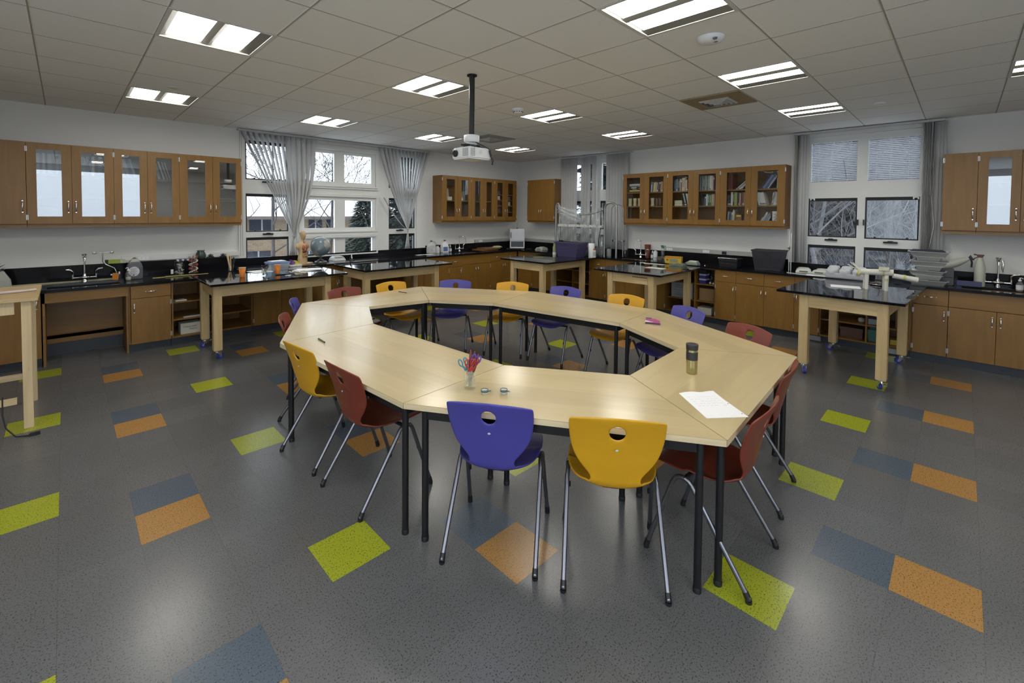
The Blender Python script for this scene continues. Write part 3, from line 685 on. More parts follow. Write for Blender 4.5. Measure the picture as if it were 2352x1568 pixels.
for a, b, lb in ((1.882,2.255,'first door cabinet right of the open shelves under the left window'),(2.255,2.648,'second door cabinet under the left window'),(2.648,3.12,'third door cabinet under the left window, by the globe')):
    base_cab(lb, a, 'A', b-a, .878, [('drawer',0,b-a,.69,.876,0),('door',0,b-a,.10,.688,'L')], group=GA)
base_cab('lower door cabinet behind the second black table, left part', 3.12, 'A', .56, .878, [('drawer',0,.56,.69,.876,0),('door',0,.56,.10,.688,'L')], group=GA)
base_cab('dark open knee space unit behind the second black table', 3.68, 'A', .65, .878, opens=1, group=GA, name='open_shelves')
base_cab('lower cabinet with a left-hand handle behind the second black table', 4.33, 'A', .413, .878, [('drawer',0,.413,.69,.876,0),('door',0,.413,.10,.688,'R')], group=GA)
base_cab('wide lower cabinet left of the slim drawer unit, near the white jugs', 4.743, 'A', .585, .878, [('drawer',0,.585,.69,.876,0),('door',0,.585,.10,.688,'R')], group=GA)
base_cab('slim lower cabinet with drawer left of the far sink cabinet', 5.328, 'A', .31, .878, [('drawer',0,.31,.66,.876,0),('door',0,.31,.10,.658,'L')], group=GA)
base_cab('wide double-door cabinet under the far left-wall sink', 5.638, 'A', .78, .878, [('panel',0,.78,.685,.876,0),('door',0,.39,.10,.683,'L'),('door',.39,.78,.10,.683,'R')], group=GA)
base_cab('lower cabinet with drawer right of the far sink, by the corner', 6.418, 'A', .80, .878, [('drawer',0,.40,.70,.876,0),('door',0,.385,.10,.698,'L'),('drawer',.40,.80,.70,.876,0),('door',.385,.80,.10,.698,'R')], group=GA)
# right wall
base_cab('lower corner cabinet front nearest the far corner on the right wall', 7.03, 'B', .42, .878, [('panel',0,.42,.10,.876,0)], group=GB)
base_cab('lower cabinet behind the third black table, right wall', 6.607, 'B', .61, .878, [('drawer',0,.61,.69,.876,0),('door',0,.61,.10,.688,'L')], group=GB)
base_cab('open shelf unit behind the third black table', 5.997, 'B', .90, .878, opens=1, shelf_z=(.60,.35), div=(.48,), group=GB, name='open_shelves')
base_cab('narrow lower cabinet with drawer seen between two black tables', 5.09, 'B', .36, .878, [('drawer',0,.36,.66,.876,0),('door',0,.36,.10,.658,'L')], group=GB)
base_cab('wide sink cabinet behind the fourth black table', 4.73, 'B', .84, .878, [('panel',0,.84,.66,.876,0),('door',0,.42,.10,.658,'L'),('door',.42,.84,.10,.658,'R')], group=GB)
base_cab('lower cabinet left of the open shelves with white boxes', 3.89, 'B', .35, .878, [('drawer',0,.35,.66,.876,0),('door',0,.35,.10,.658,'R')], group=GB)
base_cab('open shelf unit with blue boxes and cardboard boxes, right wall', 3.54, 'B', .83, .878, opens=1, shelf_z=(.615,.34), div=(.50,), group=GB, name='open_shelves')
base_cab('narrow drawer and door cabinet right of the blue boxes', 2.71, 'B', .302, .878, [('drawer',0,.302,.69,.876,0),('door',0,.302,.10,.688,'L')], group=GB)
base_cab('lower cabinet with two drawers over two doors, under the dark basket', 2.408, 'B', .774, .878, [('drawer',0,.388,.69,.876,0),('drawer',.388,.774,.69,.876,0),('door',0,.388,.10,.688,'L'),('door',.388,.774,.10,.688,'R')], group=GB)
base_cab('lower cabinet with drawer left of the open cubby shelves', 1.634, 'B', .294, .878, [('drawer',0,.294,.69,.876,0),('door',0,.294,.10,.688,'R')], group=GB)
base_cab('open cubby shelves with baskets under the right window', 1.34, 'B', .93, .878, opens=1, shelf_z=(.60,.335), div=(.505,), group=GB, name='open_shelves')
base_cab('drawer and door cabinet right of the cubby shelves', .41, 'B', .318, .878, [('drawer',.013,.316,.688,.876,0),('door',.013,.316,.10,.686,'L')], group=GB)
base_cab('wide double-door cabinet under the right sink', .092, 'B', .76, .878, [('panel',0,.76,.688,.876,0),('door',0,.38,.10,.686,'L'),('door',.38,.76,.10,.686,'R')], group=GB)
base_cab('lower cabinet past the right edge of the photo', -.668, 'B', .90, .878, [('drawer',0,.45,.688,.876,0),('drawer',.45,.90,.688,.876,0),('door',0,.45,.10,.686,'L'),('door',.45,.90,.10,.686,'R')], group=GB)
for k, (a, b) in enumerate(((1.55,1.32),(.66,.45))):
    m = MB().box((X1-.585,b,.018),(X1-.565,a,.082))
    for i in range(18):
        y_ = b+.01+(a-b-.02)*i/17
        for z_ in (.03,.05,.07): m.box((X1-.588,y_-.003,z_-.006),(X1-.584,y_+.003,z_+.004))
    tag(m.build('vent_grille', mat('vent_chrome', (0.35,0.35,0.37), 0.3, 0.7)), ('small metal grille in the kick board left of the cubby shelves','small metal grille in the kick board right below the cubby shelves')[k], 'vent')
# knee space of the left sink
t = thing('knee_space_panel', 'wooden knee space with panel back and apron under the left sink', 'cabinet panel', (-.19,Y1-.002,0), 0)
MB().box((0,-.635,.70),(.72,-.61,.818)).build('apron', CABH, t)
MB().box((0,-.635,.0),(.02,0,.818)).box((.70,-.615,.0),(.718,0,.70)).build('side_panel', CAB, t)
MB().box((.02,-.10,.24),(.70,-.08,.818)).build('back_panel', CABH, t)
MB().box((.02,-.16,.205),(.70,-.08,.24)).box((.02,-.16,.15),(.70,-.145,.24)).build('ledge', CABH, t)
MB().box((.02,-.13,0),(.70,-.02,.15)).build('kick_board', KICK, t)
s_ = MB()
for z in (.66,.52,.36,): s_.cyl((.021,-.56,z),(.024,-.56,z),.006,n=8); s_.cyl((.6985,-.56,z),(.696,-.56,z),.006,n=8)
s_.build('screw', CHROME, t)
# ------------------------------------------------------------------ countertops
def top_with_hole(name, label, rect, z0, z1, hole=None, splash=(), rot=False):
    t = thing(name, label, 'countertop', (0,0,0))
    m = MB(); a, b, c, d = rect
    if hole:
        e, f, g_, h = hole
        for q in ((a,b,e,d),(g_,b,c,d),(e,b,g_,f),(e,h,g_,d)): m.box((q[0],q[1],z0),(q[2],q[3],z1))
        bs = MB().tray(((e+g_)/2,(f+h)/2,g_-e-.02,h-f-.02),((e+g_)/2,(f+h)/2,g_-e,h-f),z1-.13,z1-.004,.012)
        m.build('worktop', EPOXY2, t)
        bs.build('sink_basin', EPOXY2, t); MB().lathe([(.03,0),(.035,.006),(.02,.004)], c=((e+g_)/2,(f+h)/2,z1-.118), n=16).build('drain', STEEL, t)
    else: m.box((a,b,z0),(c,d,z1)); m.build('worktop', EPOXY2, t)
    for s in splash: MB().box(s[:3], s[3:]).build('backsplash', EPOXY2, t, bevel=.002, seg=1)
    return t
CL, CH = .85, .91
top_with_hole('countertop', 'lower black countertop with sink on the left wall', (-1.2,7.0,1.76,Y1-.001), .818, CL, (-.17,7.08,.48,7.47), [(-1.2,Y1-.022,CL,1.76,Y1-.001,1.05)])
t = top_with_hole('countertop', 'long black countertop under the left window to the far corner', (1.762,7.0,7.2145,Y1-.001), .88, CH, (5.75,7.10,6.35,7.47), [(1.762,Y1-.022,CH,5.2,Y1-.001,1.018),(5.2,Y1-.022,CH,7.21,Y1-.001,1.058)])
MB().box((1.74,7.02,CL),(1.762,Y1-.022,CH+.0)).build('step_edge', EPOXY2, t)
t = thing('countertop', 'black countertop of the right wall with two sinks', 'countertop', (0,0,0))
m = MB(); xa, xb = 7.215, X1-.001
cuts = [(-1.6,None),(-.55,0),(.03,None),(3.98,None),(4.62,0)]
def seg(y0, y1, hole):
    if hole:
        m.box((xa,y0,.88),(7.31,y1,CH)); m.box((7.70,y0,.88),(xb,y1,CH))
        MB().tray((7.505,(y0+y1)/2,.37,y1-y0-.02),(7.505,(y0+y1)/2,.39,y1-y0),CH-.2,CH-.004,.012).build('sink_basin', EPOXY2, t)
    else: m.box((xa,y0,.88),(xb,y1,CH))
for y0, y1, h in ((-1.6,-.55,0),(-.55,-.0,1),(-.0,3.98,0),(3.98,4.60,1),(4.60,Y1-.001,0)): seg(y0, y1, h)
m.build('worktop', EPOXY2, t)
MB().box((7.212,Y1-.022,CH),(X1-.022,Y1-.001,1.058)).build('backsplash', EPOXY2, t)
for a, b, z in ((-1.6,.30,1.058),(.30,1.87,1.018),(1.87,Y1-.022,1.058)): MB().box((X1-.022,a,CH),(X1-.001,b,z)).build('backsplash', EPOXY2, t, bevel=.002, seg=1)
# raceways with outlets
def raceway(label, axis, a, b, z0=1.06, z1=1.13, col=RAILG, outs=()):
    if axis == 'A': t = thing('wire_raceway', label, 'outlet strip', (a, Y1, 0)); L = b-a
    else: t = thing('wire_raceway', label, 'outlet strip', (X1, a, 0), -PI/2); L = a-b
    MB().box((0,-.035,z0),(L,-.001,z1)).build('channel', col, t, bevel=.003, seg=1)
    for u in outs:
        q = MB().box((u-.055,-.038,(z0+z1)/2-.022),(u+.055,-.035,(z0+z1)/2+.022)).build('outlet', PLWHITE, t)
        s = MB()
        for d in (-.025,.02):
            s.box((u+d,-.0385,(z0+z1)/2-.004),(u+d+.002,-.038,(z0+z1)/2+.008)); s.box((u+d+.008,-.0385,(z0+z1)/2-.004),(u+d+.010,-.038,(z0+z1)/2+.008))
        s.build('slots', BLK, q)
    return t
raceway('white outlet strip on the left wall beside the green pot', 'A', .515, 1.86, 1.06, 1.128, mat('raceway_white', (0.62,0.62,0.63), 0.5), (.22,.9))
raceway('grey outlet strip above the cutting board, left wall', 'A', 6.50, X1-.04, 1.062, 1.13, RAILG, (.16,))
raceway('short grey outlet strip at the corner of the right wall', 'B', Y1-.04, 6.30, 1.062, 1.13)
t = raceway('long grey outlet strip under the bookcase cabinets', 'B', 3.85, 1.95, 1.062, 1.135, RAILG, (.09,.75))
MB().box((1.02,-.062,1.072),(1.085,-.036,1.118)).build('black_plug', BLK, t)
# vertical conduit lines beside the windows
tag(MB().tube([(1.862,Y1-.012,1.13),(1.862,Y1-.012,1.52)],.008,8).box((1.855,Y1-.02,1.18),(1.87,Y1-.001,1.20)).build('wall_conduit', WHITE), 'thin white conduit rising beside the left window', 'conduit')
tag(MB().box((X1-.02,.175,1.06),(X1-.001,.187,2.90)).build('wall_conduit', WHITE), 'thin white vertical strip along the right window, right side', 'conduit')

# ------------------------------------------------------------------ black topped lab tables
def lab_table(label, loc, rz, L=1.58, Wd=1.08, z=.90, drawer=False):
    t = thing('lab_table', label, 'table', loc, rz, 'black-topped rolling lab tables')
    MB().box((0,0,z-.026),(L,Wd,z)).build('tabletop', EPOXY, t, bevel=.002, seg=1)
    ix, iy, lg = .055, .13, .088
    P = [(ix,iy),(L-ix-lg-.12,iy),(ix,Wd-iy-lg-.08),(L-ix-lg-.12,Wd-iy-lg-.08)]
    for k, (x, y) in enumerate(P):
        l = MB().box((x,y,.105),(x+lg,y+lg,z-.027)).build('leg', MAPLE, t, bevel=.006)
        c = MB(); cx, cy = x+lg/2, y+lg/2; an = (0.5, 2.2, -2.6, 1.4)[k]; R = Matrix.Translation((cx,cy,0)) @ Matrix.Rotation(an,4,'Z')
        c.cbox((0,0,.101),(.062,.062,.006), R).lathe([(.026,.082),(.026,.098)], n=16, M=R)
        c.add([(-.02,-.019,.085),(.035,-.019,.085),(.045,-.019,.03),(.022,-.019,.03),(-.02,-.016,.085),(.035,-.016,.085),(.045,-.016,.03),(.022,-.016,.03)], [(0,1,2,3),(7,6,5,4),(0,4,5,1),(1,5,6,2),(2,6,7,3),(3,7,4,0)], False, R)
        c.add([(-.02,.016,.085),(.035,.016,.085),(.045,.016,.03),(.022,.016,.03),(-.02,.019,.085),(.035,.019,.085),(.045,.019,.03),(.022,.019,.03)], [(0,1,2,3),(7,6,5,4),(0,4,5,1),(1,5,6,2),(2,6,7,3),(3,7,4,0)], False, R)
        c.cbox((-.045,0,.078),(.05,.022,.006), R); c.cbox((-.075,0,.074),(.016,.03,.014), R)
        cs = c.build('caster_fork', CHROME, l)
        w_ = MB().cyl((.033,-.013,.036),(.033,.013,.036),.036,n=20,M=R); w_.build('wheel', mat('blue_wheel', (0.03,0.045,0.30), 0.4), l)
        MB().cyl((.033,-.0145,.036),(.033,.0145,.036),.017,n=14,M=R).build('wheel_hub', STEEL, l)
    x0, x1 = P[0][0], P[1][0]+lg; y0, y1 = P[0][1], P[2][1]+lg
    for nm, a, b, mt in (('apron',(x0+lg,y0+.012,z-.165),(x1-lg,y0+.034,z-.027),MAPLEH),('apron',(x0+lg,y1-.034,z-.165),(x1-lg,y1-.012,z-.027),MAPLEH),
                     ('apron',(x0+.012,y0+lg,z-.165),(x0+.034,y1-lg,z-.027),wood_y),('apron',(x1-.034,y0+lg,z-.165),(x1-.012,y1-lg,z-.027),wood_y)):
        MB().box(a,b).build(nm, mt, t)
    if drawer:
        MB().box((x0+.004,y0+lg+.01,z-.16),(x0+.012,y1-lg-.01,z-.075)).build('drawer_front', wood_y, t)
        MB().box((x0+.006,y0+lg+.02,z-.072),(x0+.012,y0+lg+.25,z-.064)).build('slot', BLK, t)
    return t
wood_y = wood('pale_maple_rail_y', (0.46,0.33,0.16), (0.60,0.45,0.235), 0.42, (7,.6,7), 2.4, streak=(0.36,0.23,0.10))
lab_table('black-topped wooden lab table with orange cups and torso model', (1.145,5.90,0), 0, 1.60, 1.08)
lab_table('empty black-topped lab table right of the globe', (3.02,5.93,0), 0, 1.54, 1.05)
lab_table('black-topped lab table in front of the purple bin, far corner', (5.735,4.885,0), 0, 1.46, 1.13)
lab_table('black-topped lab table with a drawer and yellow box at its back', (5.74,2.86,0), 0, 1.45, 1.09, drawer=True)
lab_table('black-topped lab table carrying the paper horse model, at right', (5.64,.36,0), math.radians(-3), 1.55, 1.10)

# ------------------------------------------------------------------ ring of eight maple tables
TZ = .746
TC = dict(F0=(1.226,2.007),F1=(2.044,.695),R=(3.623,.785),S=(4.334,2.205),T=(4.207,3.778),U=(3.36,5.058),V=(1.799,4.974),W=(1.127,3.566),
 uI=(2.9,4.2),tI=(3.32,3.586),sI=(3.55,2.155),rI=(3.208,1.452),f1I=(2.447,1.41),f0I=(2.014,2.068),wI=(1.927,3.636),vI=(2.242,4.324))
def offset(poly, d):
    n = len(poly); out = []
    ar = sum(poly[i][0]*poly[(i+1)%n][1]-poly[(i+1)%n][0]*poly[i][1] for i in range(n)); sg = 1 if ar > 0 else -1
    for i in range(n):
        p0, p1, p2 = Vector(poly[i-1]), Vector(poly[i]), Vector(poly[(i+1)%n])
        e1 = (p1-p0).normalized(); e2 = (p2-p1).normalized()
        n1 = Vector((-e1.y,e1.x))*sg; n2 = Vector((-e2.y,e2.x))*sg
        b = (n1+n2); k = d/ (1+n1.dot(n2)); out.append(tuple(p1+b*k))
    return out
def ring_table(label, ks):
    P = [Vector(TC[k]) for k in ks]     # outer a, outer b, inner b, inner a
    a = P[0]; an = math.atan2(P[1].y-P[0].y, P[1].x-P[0].x)
    R = Matrix.Rotation(-an, 2); q = [tuple(R @ (p-a)) for p in P]
    t = thing('classroom_table', label, 'table', (a.x,a.y,0), an, 'maple tables pushed into a ring')
    q = offset(q, .0022)
    tp = MB().prism(q, TZ-.004, TZ).build('tabletop', TOPW, t)
    MB().prism(offset(q,-.0), TZ-.030, TZ-.004).build('table_edge', EDGE, t)
    i1, i2 = offset(q, .050), offset(q, .066); ap = MB()
    for k in range(4):
        a_, b_, c_2, d_ = i1[k], i1[(k+1)%4], i2[(k+1)%4], i2[k]
        ap.prism([a_,b_,c_2,d_], TZ-.095, TZ-.030)
    ap.build('apron', BLKTUBE, t)
    for x, y in offset(q, .058):
        l = MB().cyl((x,y,.012),(x,y,TZ-.030),.0175,n=16).build('leg', BLKTUBE, t)
        MB().lathe([(.019,0),(.0195,.02),(.0178,.024)], c=(x,y,0), n=16).build('foot', BLK, l)
    return t
ring_table('maple table under the scissors jar, nearest the camera', ('F0','F1','f1I','f0I'))
ring_table('maple table holding the steel travel mug and white paper', ('F1','R','rI','f1I'))
ring_table('maple table carrying the pink stapler side, right of the ring', ('R','S','sI','rI'))
ring_table('rectangular maple table at the far right side of the ring', ('S','T','tI','sI'))
ring_table('maple table at the far end of the ring before the blue chair', ('T','U','uI','tI'))
ring_table('maple table with a pencil on it at the ring back left', ('U','V','vI','uI'))
ring_table('maple table with bright window glare at the left end of the ring', ('V','W','wI','vI'))
ring_table('rectangular maple table behind the left yellow and red chairs', ('W','F0','f0I','wI'))

# ------------------------------------------------------------------ chairs
PROF_ = None
def catmull(P, ds):
    pts = []
    n = len(P)
    for i in range(n-1):
        p0, p1, p2, p3 = P[max(i-1,0)], P[i], P[i+1], P[min(i+2,n-1)]
        for k in range(12):
            t_ = k/12
            pts.append(tuple(.5*((2*b)+(-a+c)*t_+(2*a-5*b+4*c-d)*t_*t_+(-a+3*b-3*c+d)*t_**3) for a, b, c, d in zip(p0, p1, p2, p3)))
    pts.append(P[-1])
    out = [pts[0]]; acc = 0
    L = sum(math.dist(pts[i][:2], pts[i+1][:2]) for i in range(len(pts)-1)); N = max(2, round(L/ds)); st = L/N; tgt = st
    for i in range(len(pts)-1):
        d = math.dist(pts[i][:2], pts[i+1][:2])
        while acc+d >= tgt-1e-9 and len(out) < N:
            f = (tgt-acc)/d if d else 0; out.append(tuple(a+(b-a)*f for a, b in zip(pts[i], pts[i+1]))); tgt += st
        acc += d
    out.append(pts[-1])
    return out
PROF = [(.490,.424,.145),(.484,.440,.180),(.462,.452,.200),(.40,.456,.214),(.31,.450,.219),(.22,.441,.212),(.15,.438,.186),(.10,.448,.150),(.073,.475,.118),(.064,.510,.116),
        (.058,.545,.140),(.052,.585,.172),(.046,.63,.196),(.036,.685,.210),(.022,.745,.216),(.008,.790,.216),(.001,.812,.210),(.0,.823,.194)]
PROF = [(x-.030*(z-.50)/.324, .50+(z-.50)*1.035, h) if (z > .50 and x < .1) else (x, z, h) for x, z, h in PROF]
def shell_mesh(material):
    rows = catmull(PROF, .0175); NU = 24; R_ = len(rows)
    j0 = min(range(R_), key=lambda j: abs(rows[j][1]-.752)+(9 if rows[j][0] > .06 else 0)); i0 = NU//2
    V = {}; 
    for j, (x, z, hw) in enumerate(rows):
        up = 0 if x > .10 else min(1, max(0, (z-.45)/.10))
        for i in range(NU+1):
            u = -1+2*i/NU
            y = hw*u
            xx = x+ up*(.030*u*u)*min(1, (z-.45)/.2 if z > .45 else 0)
            zz = z + (1-up)*(.016*abs(u)**2.5+(.018*abs(u)**3 if .09 < x < .30 else 0)) - (.020*u*u if z > .81 and x < .1 else 0)*min(1,(z-.81)/.02 if z > .81 else 0)
            if j == 0: zz -= .004*0
            V[(i,j)] = Vector((xx, y, zz))
    r = .0365; rin, rout = 2, 5
    c = V[(i0,j0)].copy()
    new = {}
    for b in range(-rout, rout+1):
        for a in range(-rout, rout+1):
            m_ = max(abs(a), abs(b))
            if m_ == 0 or m_ >= rout or (i0+a, j0+b) not in V: continue
            q = V[(i0+a, j0+b)]
            d = Vector((q.y-c.y, q.z-c.z)); 
            ang = math.atan2(b, a); rr = r*(m_/rin)
            cy, cz = rr*math.cos(ang), rr*math.sin(ang)
            f = 1 if m_ <= rin else 1-(m_-rin)/(rout-rin)
            ny, nz = c.y+d.x*(1-f)+cy*f, c.z+d.y*(1-f)+cz*f
            # x by row interpolation
            jj = min(range(R_), key=lambda j: abs(rows[j][1]-nz)+(9 if rows[j][0] > .065 else 0))
            new[(i0+a,j0+b)] = Vector((q.x, ny, nz))
    V.update(new)
    V = {k: v for k, v in V.items() if not (abs(k[0]-i0) < rin and abs(k[1]-j0) < rin)}
    idx = {k: n for n, k in enumerate(V)}
    me = bpy.data.meshes.new('shell'); vs = [tuple(v) for v in V.values()]; fs = []
    for j in range(R_-1):
        for i in range(NU):
            if i0-rin <= i < i0+rin and j0-rin <= j < j0+rin: continue
            fs.append((idx[(i,j)], idx[(i+1,j)], idx[(i+1,j+1)], idx[(i,j+1)]))
    me.from_pydata(vs, [], fs); me.materials.append(material)
    o = bpy.data.objects.new('tmp', me); C.objects.link(o)
    s = o.modifiers.new('s', 'SOLIDIFY'); s.thickness = .0095; s.offset = 0
    b = o.modifiers.new('b', 'SUBSURF'); b.levels = 1; b.render_levels = 1
    bpy.context.view_layer.update(); dg = bpy.context.evaluated_depsgraph_get()
    m2 = bpy.data.meshes.new_from_object(o.evaluated_get(dg)); bpy.data.objects.remove(o)
    return m2
def split_shell(m2, material):
    out = []
    for part in (0, 1):
        bm = bmesh.new(); bm.from_mesh(m2)
        dl = [f for f in bm.faces if ((f.calc_center_median().z > .492 and f.calc_center_median().x < .11) != bool(part))]
        bmesh.ops.delete(bm, geom=dl, context='FACES')
        me = bpy.data.meshes.new(('seat','backrest')[part]); bm.to_mesh(me); bm.free()
        me.polygons.foreach_set('use_smooth', [True]*len(me.polygons))
        if not me.materials: me.materials.append(material)
        out.append(me)
    return out
BASE_SHELL = None
def make_chair(col, rough=.36):
    m_ = mat('chair_'+col[0], col[1], rough, bump=.04, bscale=220)
    sm = shell_mesh(m_); seat, back = split_shell(sm, m_)
    t = thing('school_chair', 'x', 'chair', (0,0,0), 0, 'moulded school chairs around the table ring')
    for nm, me in (('seat', seat), ('backrest', back)):
        o = bpy.data.objects.new(nm, me); C.objects.link(o); o.parent = t
        if nm == 'backrest':
            MB().lathe([(.0075,0),(.0075,.002)], n=12, M=Matrix.Translation((.0150,0,.668)) @ Matrix.Rotation(-PI/2,4,'Y'), sc=(.6,1,1)).build('logo_plate', mat('logo_grey', (0.45,0.46,0.55), .4), o)
    for s in (-1, 1):
        y0 = .232*s; ya = .217*s
        rear = [(0,y0,.02),(.255,ya+.004*s,.395),(.268,ya,.412),(.283,ya,.426),(.302,ya,.4345)]
        front = [(.302,ya,.4345),(.325,ya,.434),(.345,ya,.424),(.358,ya,.405),(.366,ya,.385),(.488,y0,.02)]
        for pts, sg in ((rear, -1), (front, 1)):
            l = MB().tube(pts, .0118, 10).build('leg', GUN, t)
            f = pts[0] if sg < 0 else pts[-1]; g_ = pts[1] if sg < 0 else pts[-2]
            d = (Vector(g_)-Vector(f)).normalized()
            MB().cyl(Vector(f)-d*.016*0+Vector((0,0,-.006)), Vector(f)+d*.028, .0142, .0135, n=12).lathe([(.0135,0),(.0148,.006),(.0142,.014)], c=(f[0],f[1],0.0), n=12).build('foot_cap', BLK, l)
            if sg > 0: MB().cyl(Vector(f)+d*.24+Vector((0,-.012*s,0)), Vector(f)+d*.265+Vector((0,-.012*s,0)), .009, n=8).build('stacking_bumper', BLK, l)
    b = MB()
    b.tube([(.302,-.217,.432),(.302,-.16,.428),(.302,0,.425),(.302,.16,.428),(.302,.217,.432)], .011, 8)
    b.lathe([(.05,.418),(.095,.424),(.11,.432)], c=(.235,0,0), n=24, sc=(1.1,1,1)); b.box((.14,-.05,.418),(.38,.05,.432))
    b.build('seat_bracket', BLK, t)
    return t
COL = {'blue': ('blue',(0.062,0.055,0.285)), 'yellow': ('yellow',(0.58,0.30,0.010)), 'red': ('red',(0.170,0.030,0.016))}
PROTO = {}
CHAIRS = [
 ('blue', 1.427,1.570,33.6,'blue school chair nearest the camera with its back turned, left of the front yellow one'),
 ('yellow', 1.739,1.057,37.3,'yellow school chair in front, back turned, between the blue and red chairs'),
 ('red', 2.376,.632,91.6,'red school chair behind the near right table corner legs'),
 ('red', 3.114,.705,95.4,'red school chair at the rightmost table corner, beside another red chair'),
 ('yellow', 1.112,3.18,6.1,'yellow school chair on the left side, left of the dark red one'),
 ('red', 1.140,2.56,2.7,'dark red school chair on the left side, between yellow chair and corner legs'),
 ('red', 1.335,4.125,-26.3,'red school chair seen edge-on at the far left of the ring'),
 ('blue', 1.655,4.81,-26.3,'purple-blue school chair seen edge-on at the left behind the red one'),
 ('red', 2.345,5.14,-84.,'red school chair facing the camera behind the bright glare table'),
 ('yellow', 2.980,5.17,-89.,'yellow school chair behind the pencil on the far left table'),
 ('blue', 3.715,4.76,-140.,'blue school chair at the far end of the ring, nearest the globe side'),
 ('yellow', 4.145,4.105,-150.,'yellow school chair in the middle of the far side of the ring'),
 ('blue', 4.375,3.41,-172.,'blue school chair in front of the third lab table'),
 ('yellow', 4.44,2.61,-176.,'yellow school chair in front of the fourth lab table'),
 ('blue', 4.30,1.845,156.,'blue school chair at the right behind the pink stapler'),
 ('red', 3.955,1.197,155.,'red school chair at the right behind the travel mug')]
for c, x, y, a, lb in CHAIRS:
    if c not in PROTO:
        PROTO[c] = o = make_chair(COL[c]); o['label'] = lb; o.location = (x,y,0); o.rotation_euler.z = math.radians(a)
    else: dup(PROTO[c], (x,y,0), math.radians(a), lb)
# ------------------------------------------------------------------ books
BC = dict(white=(.62,.62,.60), cream=(.60,.54,.40), grey=(.24,.25,.26), dgrey=(.09,.095,.10), black=(.02,.02,.022), navy=(.025,.035,.10), blue=(.05,.09,.28), steel=(.13,.20,.30),
          teal=(.02,.13,.20), green=(.03,.14,.06), dgreen=(.015,.05,.03), lime=(.30,.36,.06), olive=(.25,.24,.10), yellow=(.62,.50,.07), orange=(.55,.17,.03), red=(.40,.04,.03), maroon=(.16,.035,.025),
          brown=(.17,.07,.03), tan=(.42,.31,.18), pink=(.45,.28,.25), purple=(.14,.06,.16), pale=(.42,.47,.50), sage=(.25,.33,.28))
WORD = dict(dgrey='dark grey', navy='navy blue', dgreen='dark green', steel='steel blue', pale='pale blue-grey', sage='sage green')
ORD = ['first','second','third','fourth','fifth','sixth','seventh','eighth','ninth','tenth','eleventh','twelfth','thirteenth','fourteenth']
PAGES = mat('book_pages', (0.62,0.60,0.53), 0.8)
def book(c, z, axis, wd, ht, col, tilt=0, dp=.19, lab=0, place='', n=0, front=.245, stack=False):
    D = (Y1 if axis == 'A' else X1)-front
    t = thing('book', f"{WORD.get(col, col)} book, {ORD[n]} from left, {place}" if not stack else f"{WORD.get(col, col)} book lying flat, {ORD[n]} from the bottom {place}", 'book',
              (c, D, z) if axis == 'A' else (D, c, z), 0, 'books in the glass wall cabinets')
    t.rotation_euler = (0, tilt, 0 if axis == 'A' else -PI/2)
    a, b = (-wd, 0) if tilt > 0 else (0, wd)
    cm_ = mat('cover_'+col, BC[col], .5)
    if stack: MB().box((a,0,0),(b,dp,ht)).build('cover', cm_, t, bevel=.001, seg=1)
    if stack and col not in ('cream', 'olive', 'white'): return t
    if stack: MB().box((a+.004,-.001,.003),(b-.004,.002,ht-.003)).build('pages', PAGES, t)
    if stack: return t
    cv = MB().box((a,.0,0),(a+.0025,dp,ht)).box((b-.0025,0,0),(b,dp,ht)).box((a,-.002,0),(b,.0015,ht)); cv.build('cover', cm_, t)
    MB().box((a+.0025,.0015,.003),(b-.0025,dp-.004,ht-.004)).build('pages', PAGES, t)
    if lab:
        m = MB()
        if lab == 1: m.box((a+.002,-.0028,.010),(b-.002,-.0018,.034))
        elif lab == 2:
            for k in range(6): m.box((a+wd*.3,-.0028,ht*.3+k*.02),(b-wd*.3,-.0018,ht*.3+k*.02+.012))
        elif lab == 3: m.box((a+.002,-.0028,ht*.78),(b-.002,-.0018,ht*.92)); 
        m.build('spine_label', mat('spine_white', (.66,.66,.62), .6) if col not in ('white','cream','yellow') else mat('spine_dark', (.08,.08,.09), .6), t)
    return t
def row(c, z, axis, specs, place, tilt=0, d=None):
    """specs: list of 'color w h lab'"""
    sg = 1 if axis == 'A' else -1
    for i, s in enumerate(specs):
        q = s.split(); w_, h_ = float(q[1])/1000, float(q[2])/1000; tl = math.radians(float(q[4])) if len(q) > 4 else tilt
        step = w_/math.cos(tl)+.0008
        if tl > 0: book(c+sg*step, z+.0005, axis, w_, h_, q[0], tl, lab=int(q[3]), place=place, n=i)
        else: book(c, z+.0005, axis, w_, h_, q[0], tl, lab=int(q[3]), place=place, n=i)
        c += sg*step
    return c
R_ = math.radians
# left wall
row(-.225, 2.135, 'A', ['pale 32 235 2','grey 20 225 0','white 22 240 0','purple 18 230 0','pale 34 238 0','sage 30 240 0','white 26 236 3','pale 24 238 2'], 'top shelf, first glass door, left wall')
row(.15, 2.135, 'A', ['sage 22 225 1','lime 14 220 0','steel 30 238 0','navy 22 236 2','white 26 240 0'], 'top shelf, second glass door, left wall')
t = thing('poster_board', 'small dark sign with white lines standing behind the second left glass door', 'sign', (.283,Y1-.26,2.136))
MB().box((0,0,0),(.068,.006,.25)).build('board', mat('poster_dark', (.045,.05,.055), .5), t)
q = MB(); q.sphere((.036,-.001,.225),.014,12,8,(1.3,.12,.8))
for k, (a, b) in enumerate(((.014,.058),(.018,.054),(.012,.060),(.02,.052),(.008,.064),(.014,.05),(.014,.058),(.012,.06))): q.box((a,-.0015,.195-k*.023),(b,.0,.203-k*.023-(.004 if k > 4 else 0)))
q.build('lettering', mat('spine_white', (.66,.66,.62), .6), t)
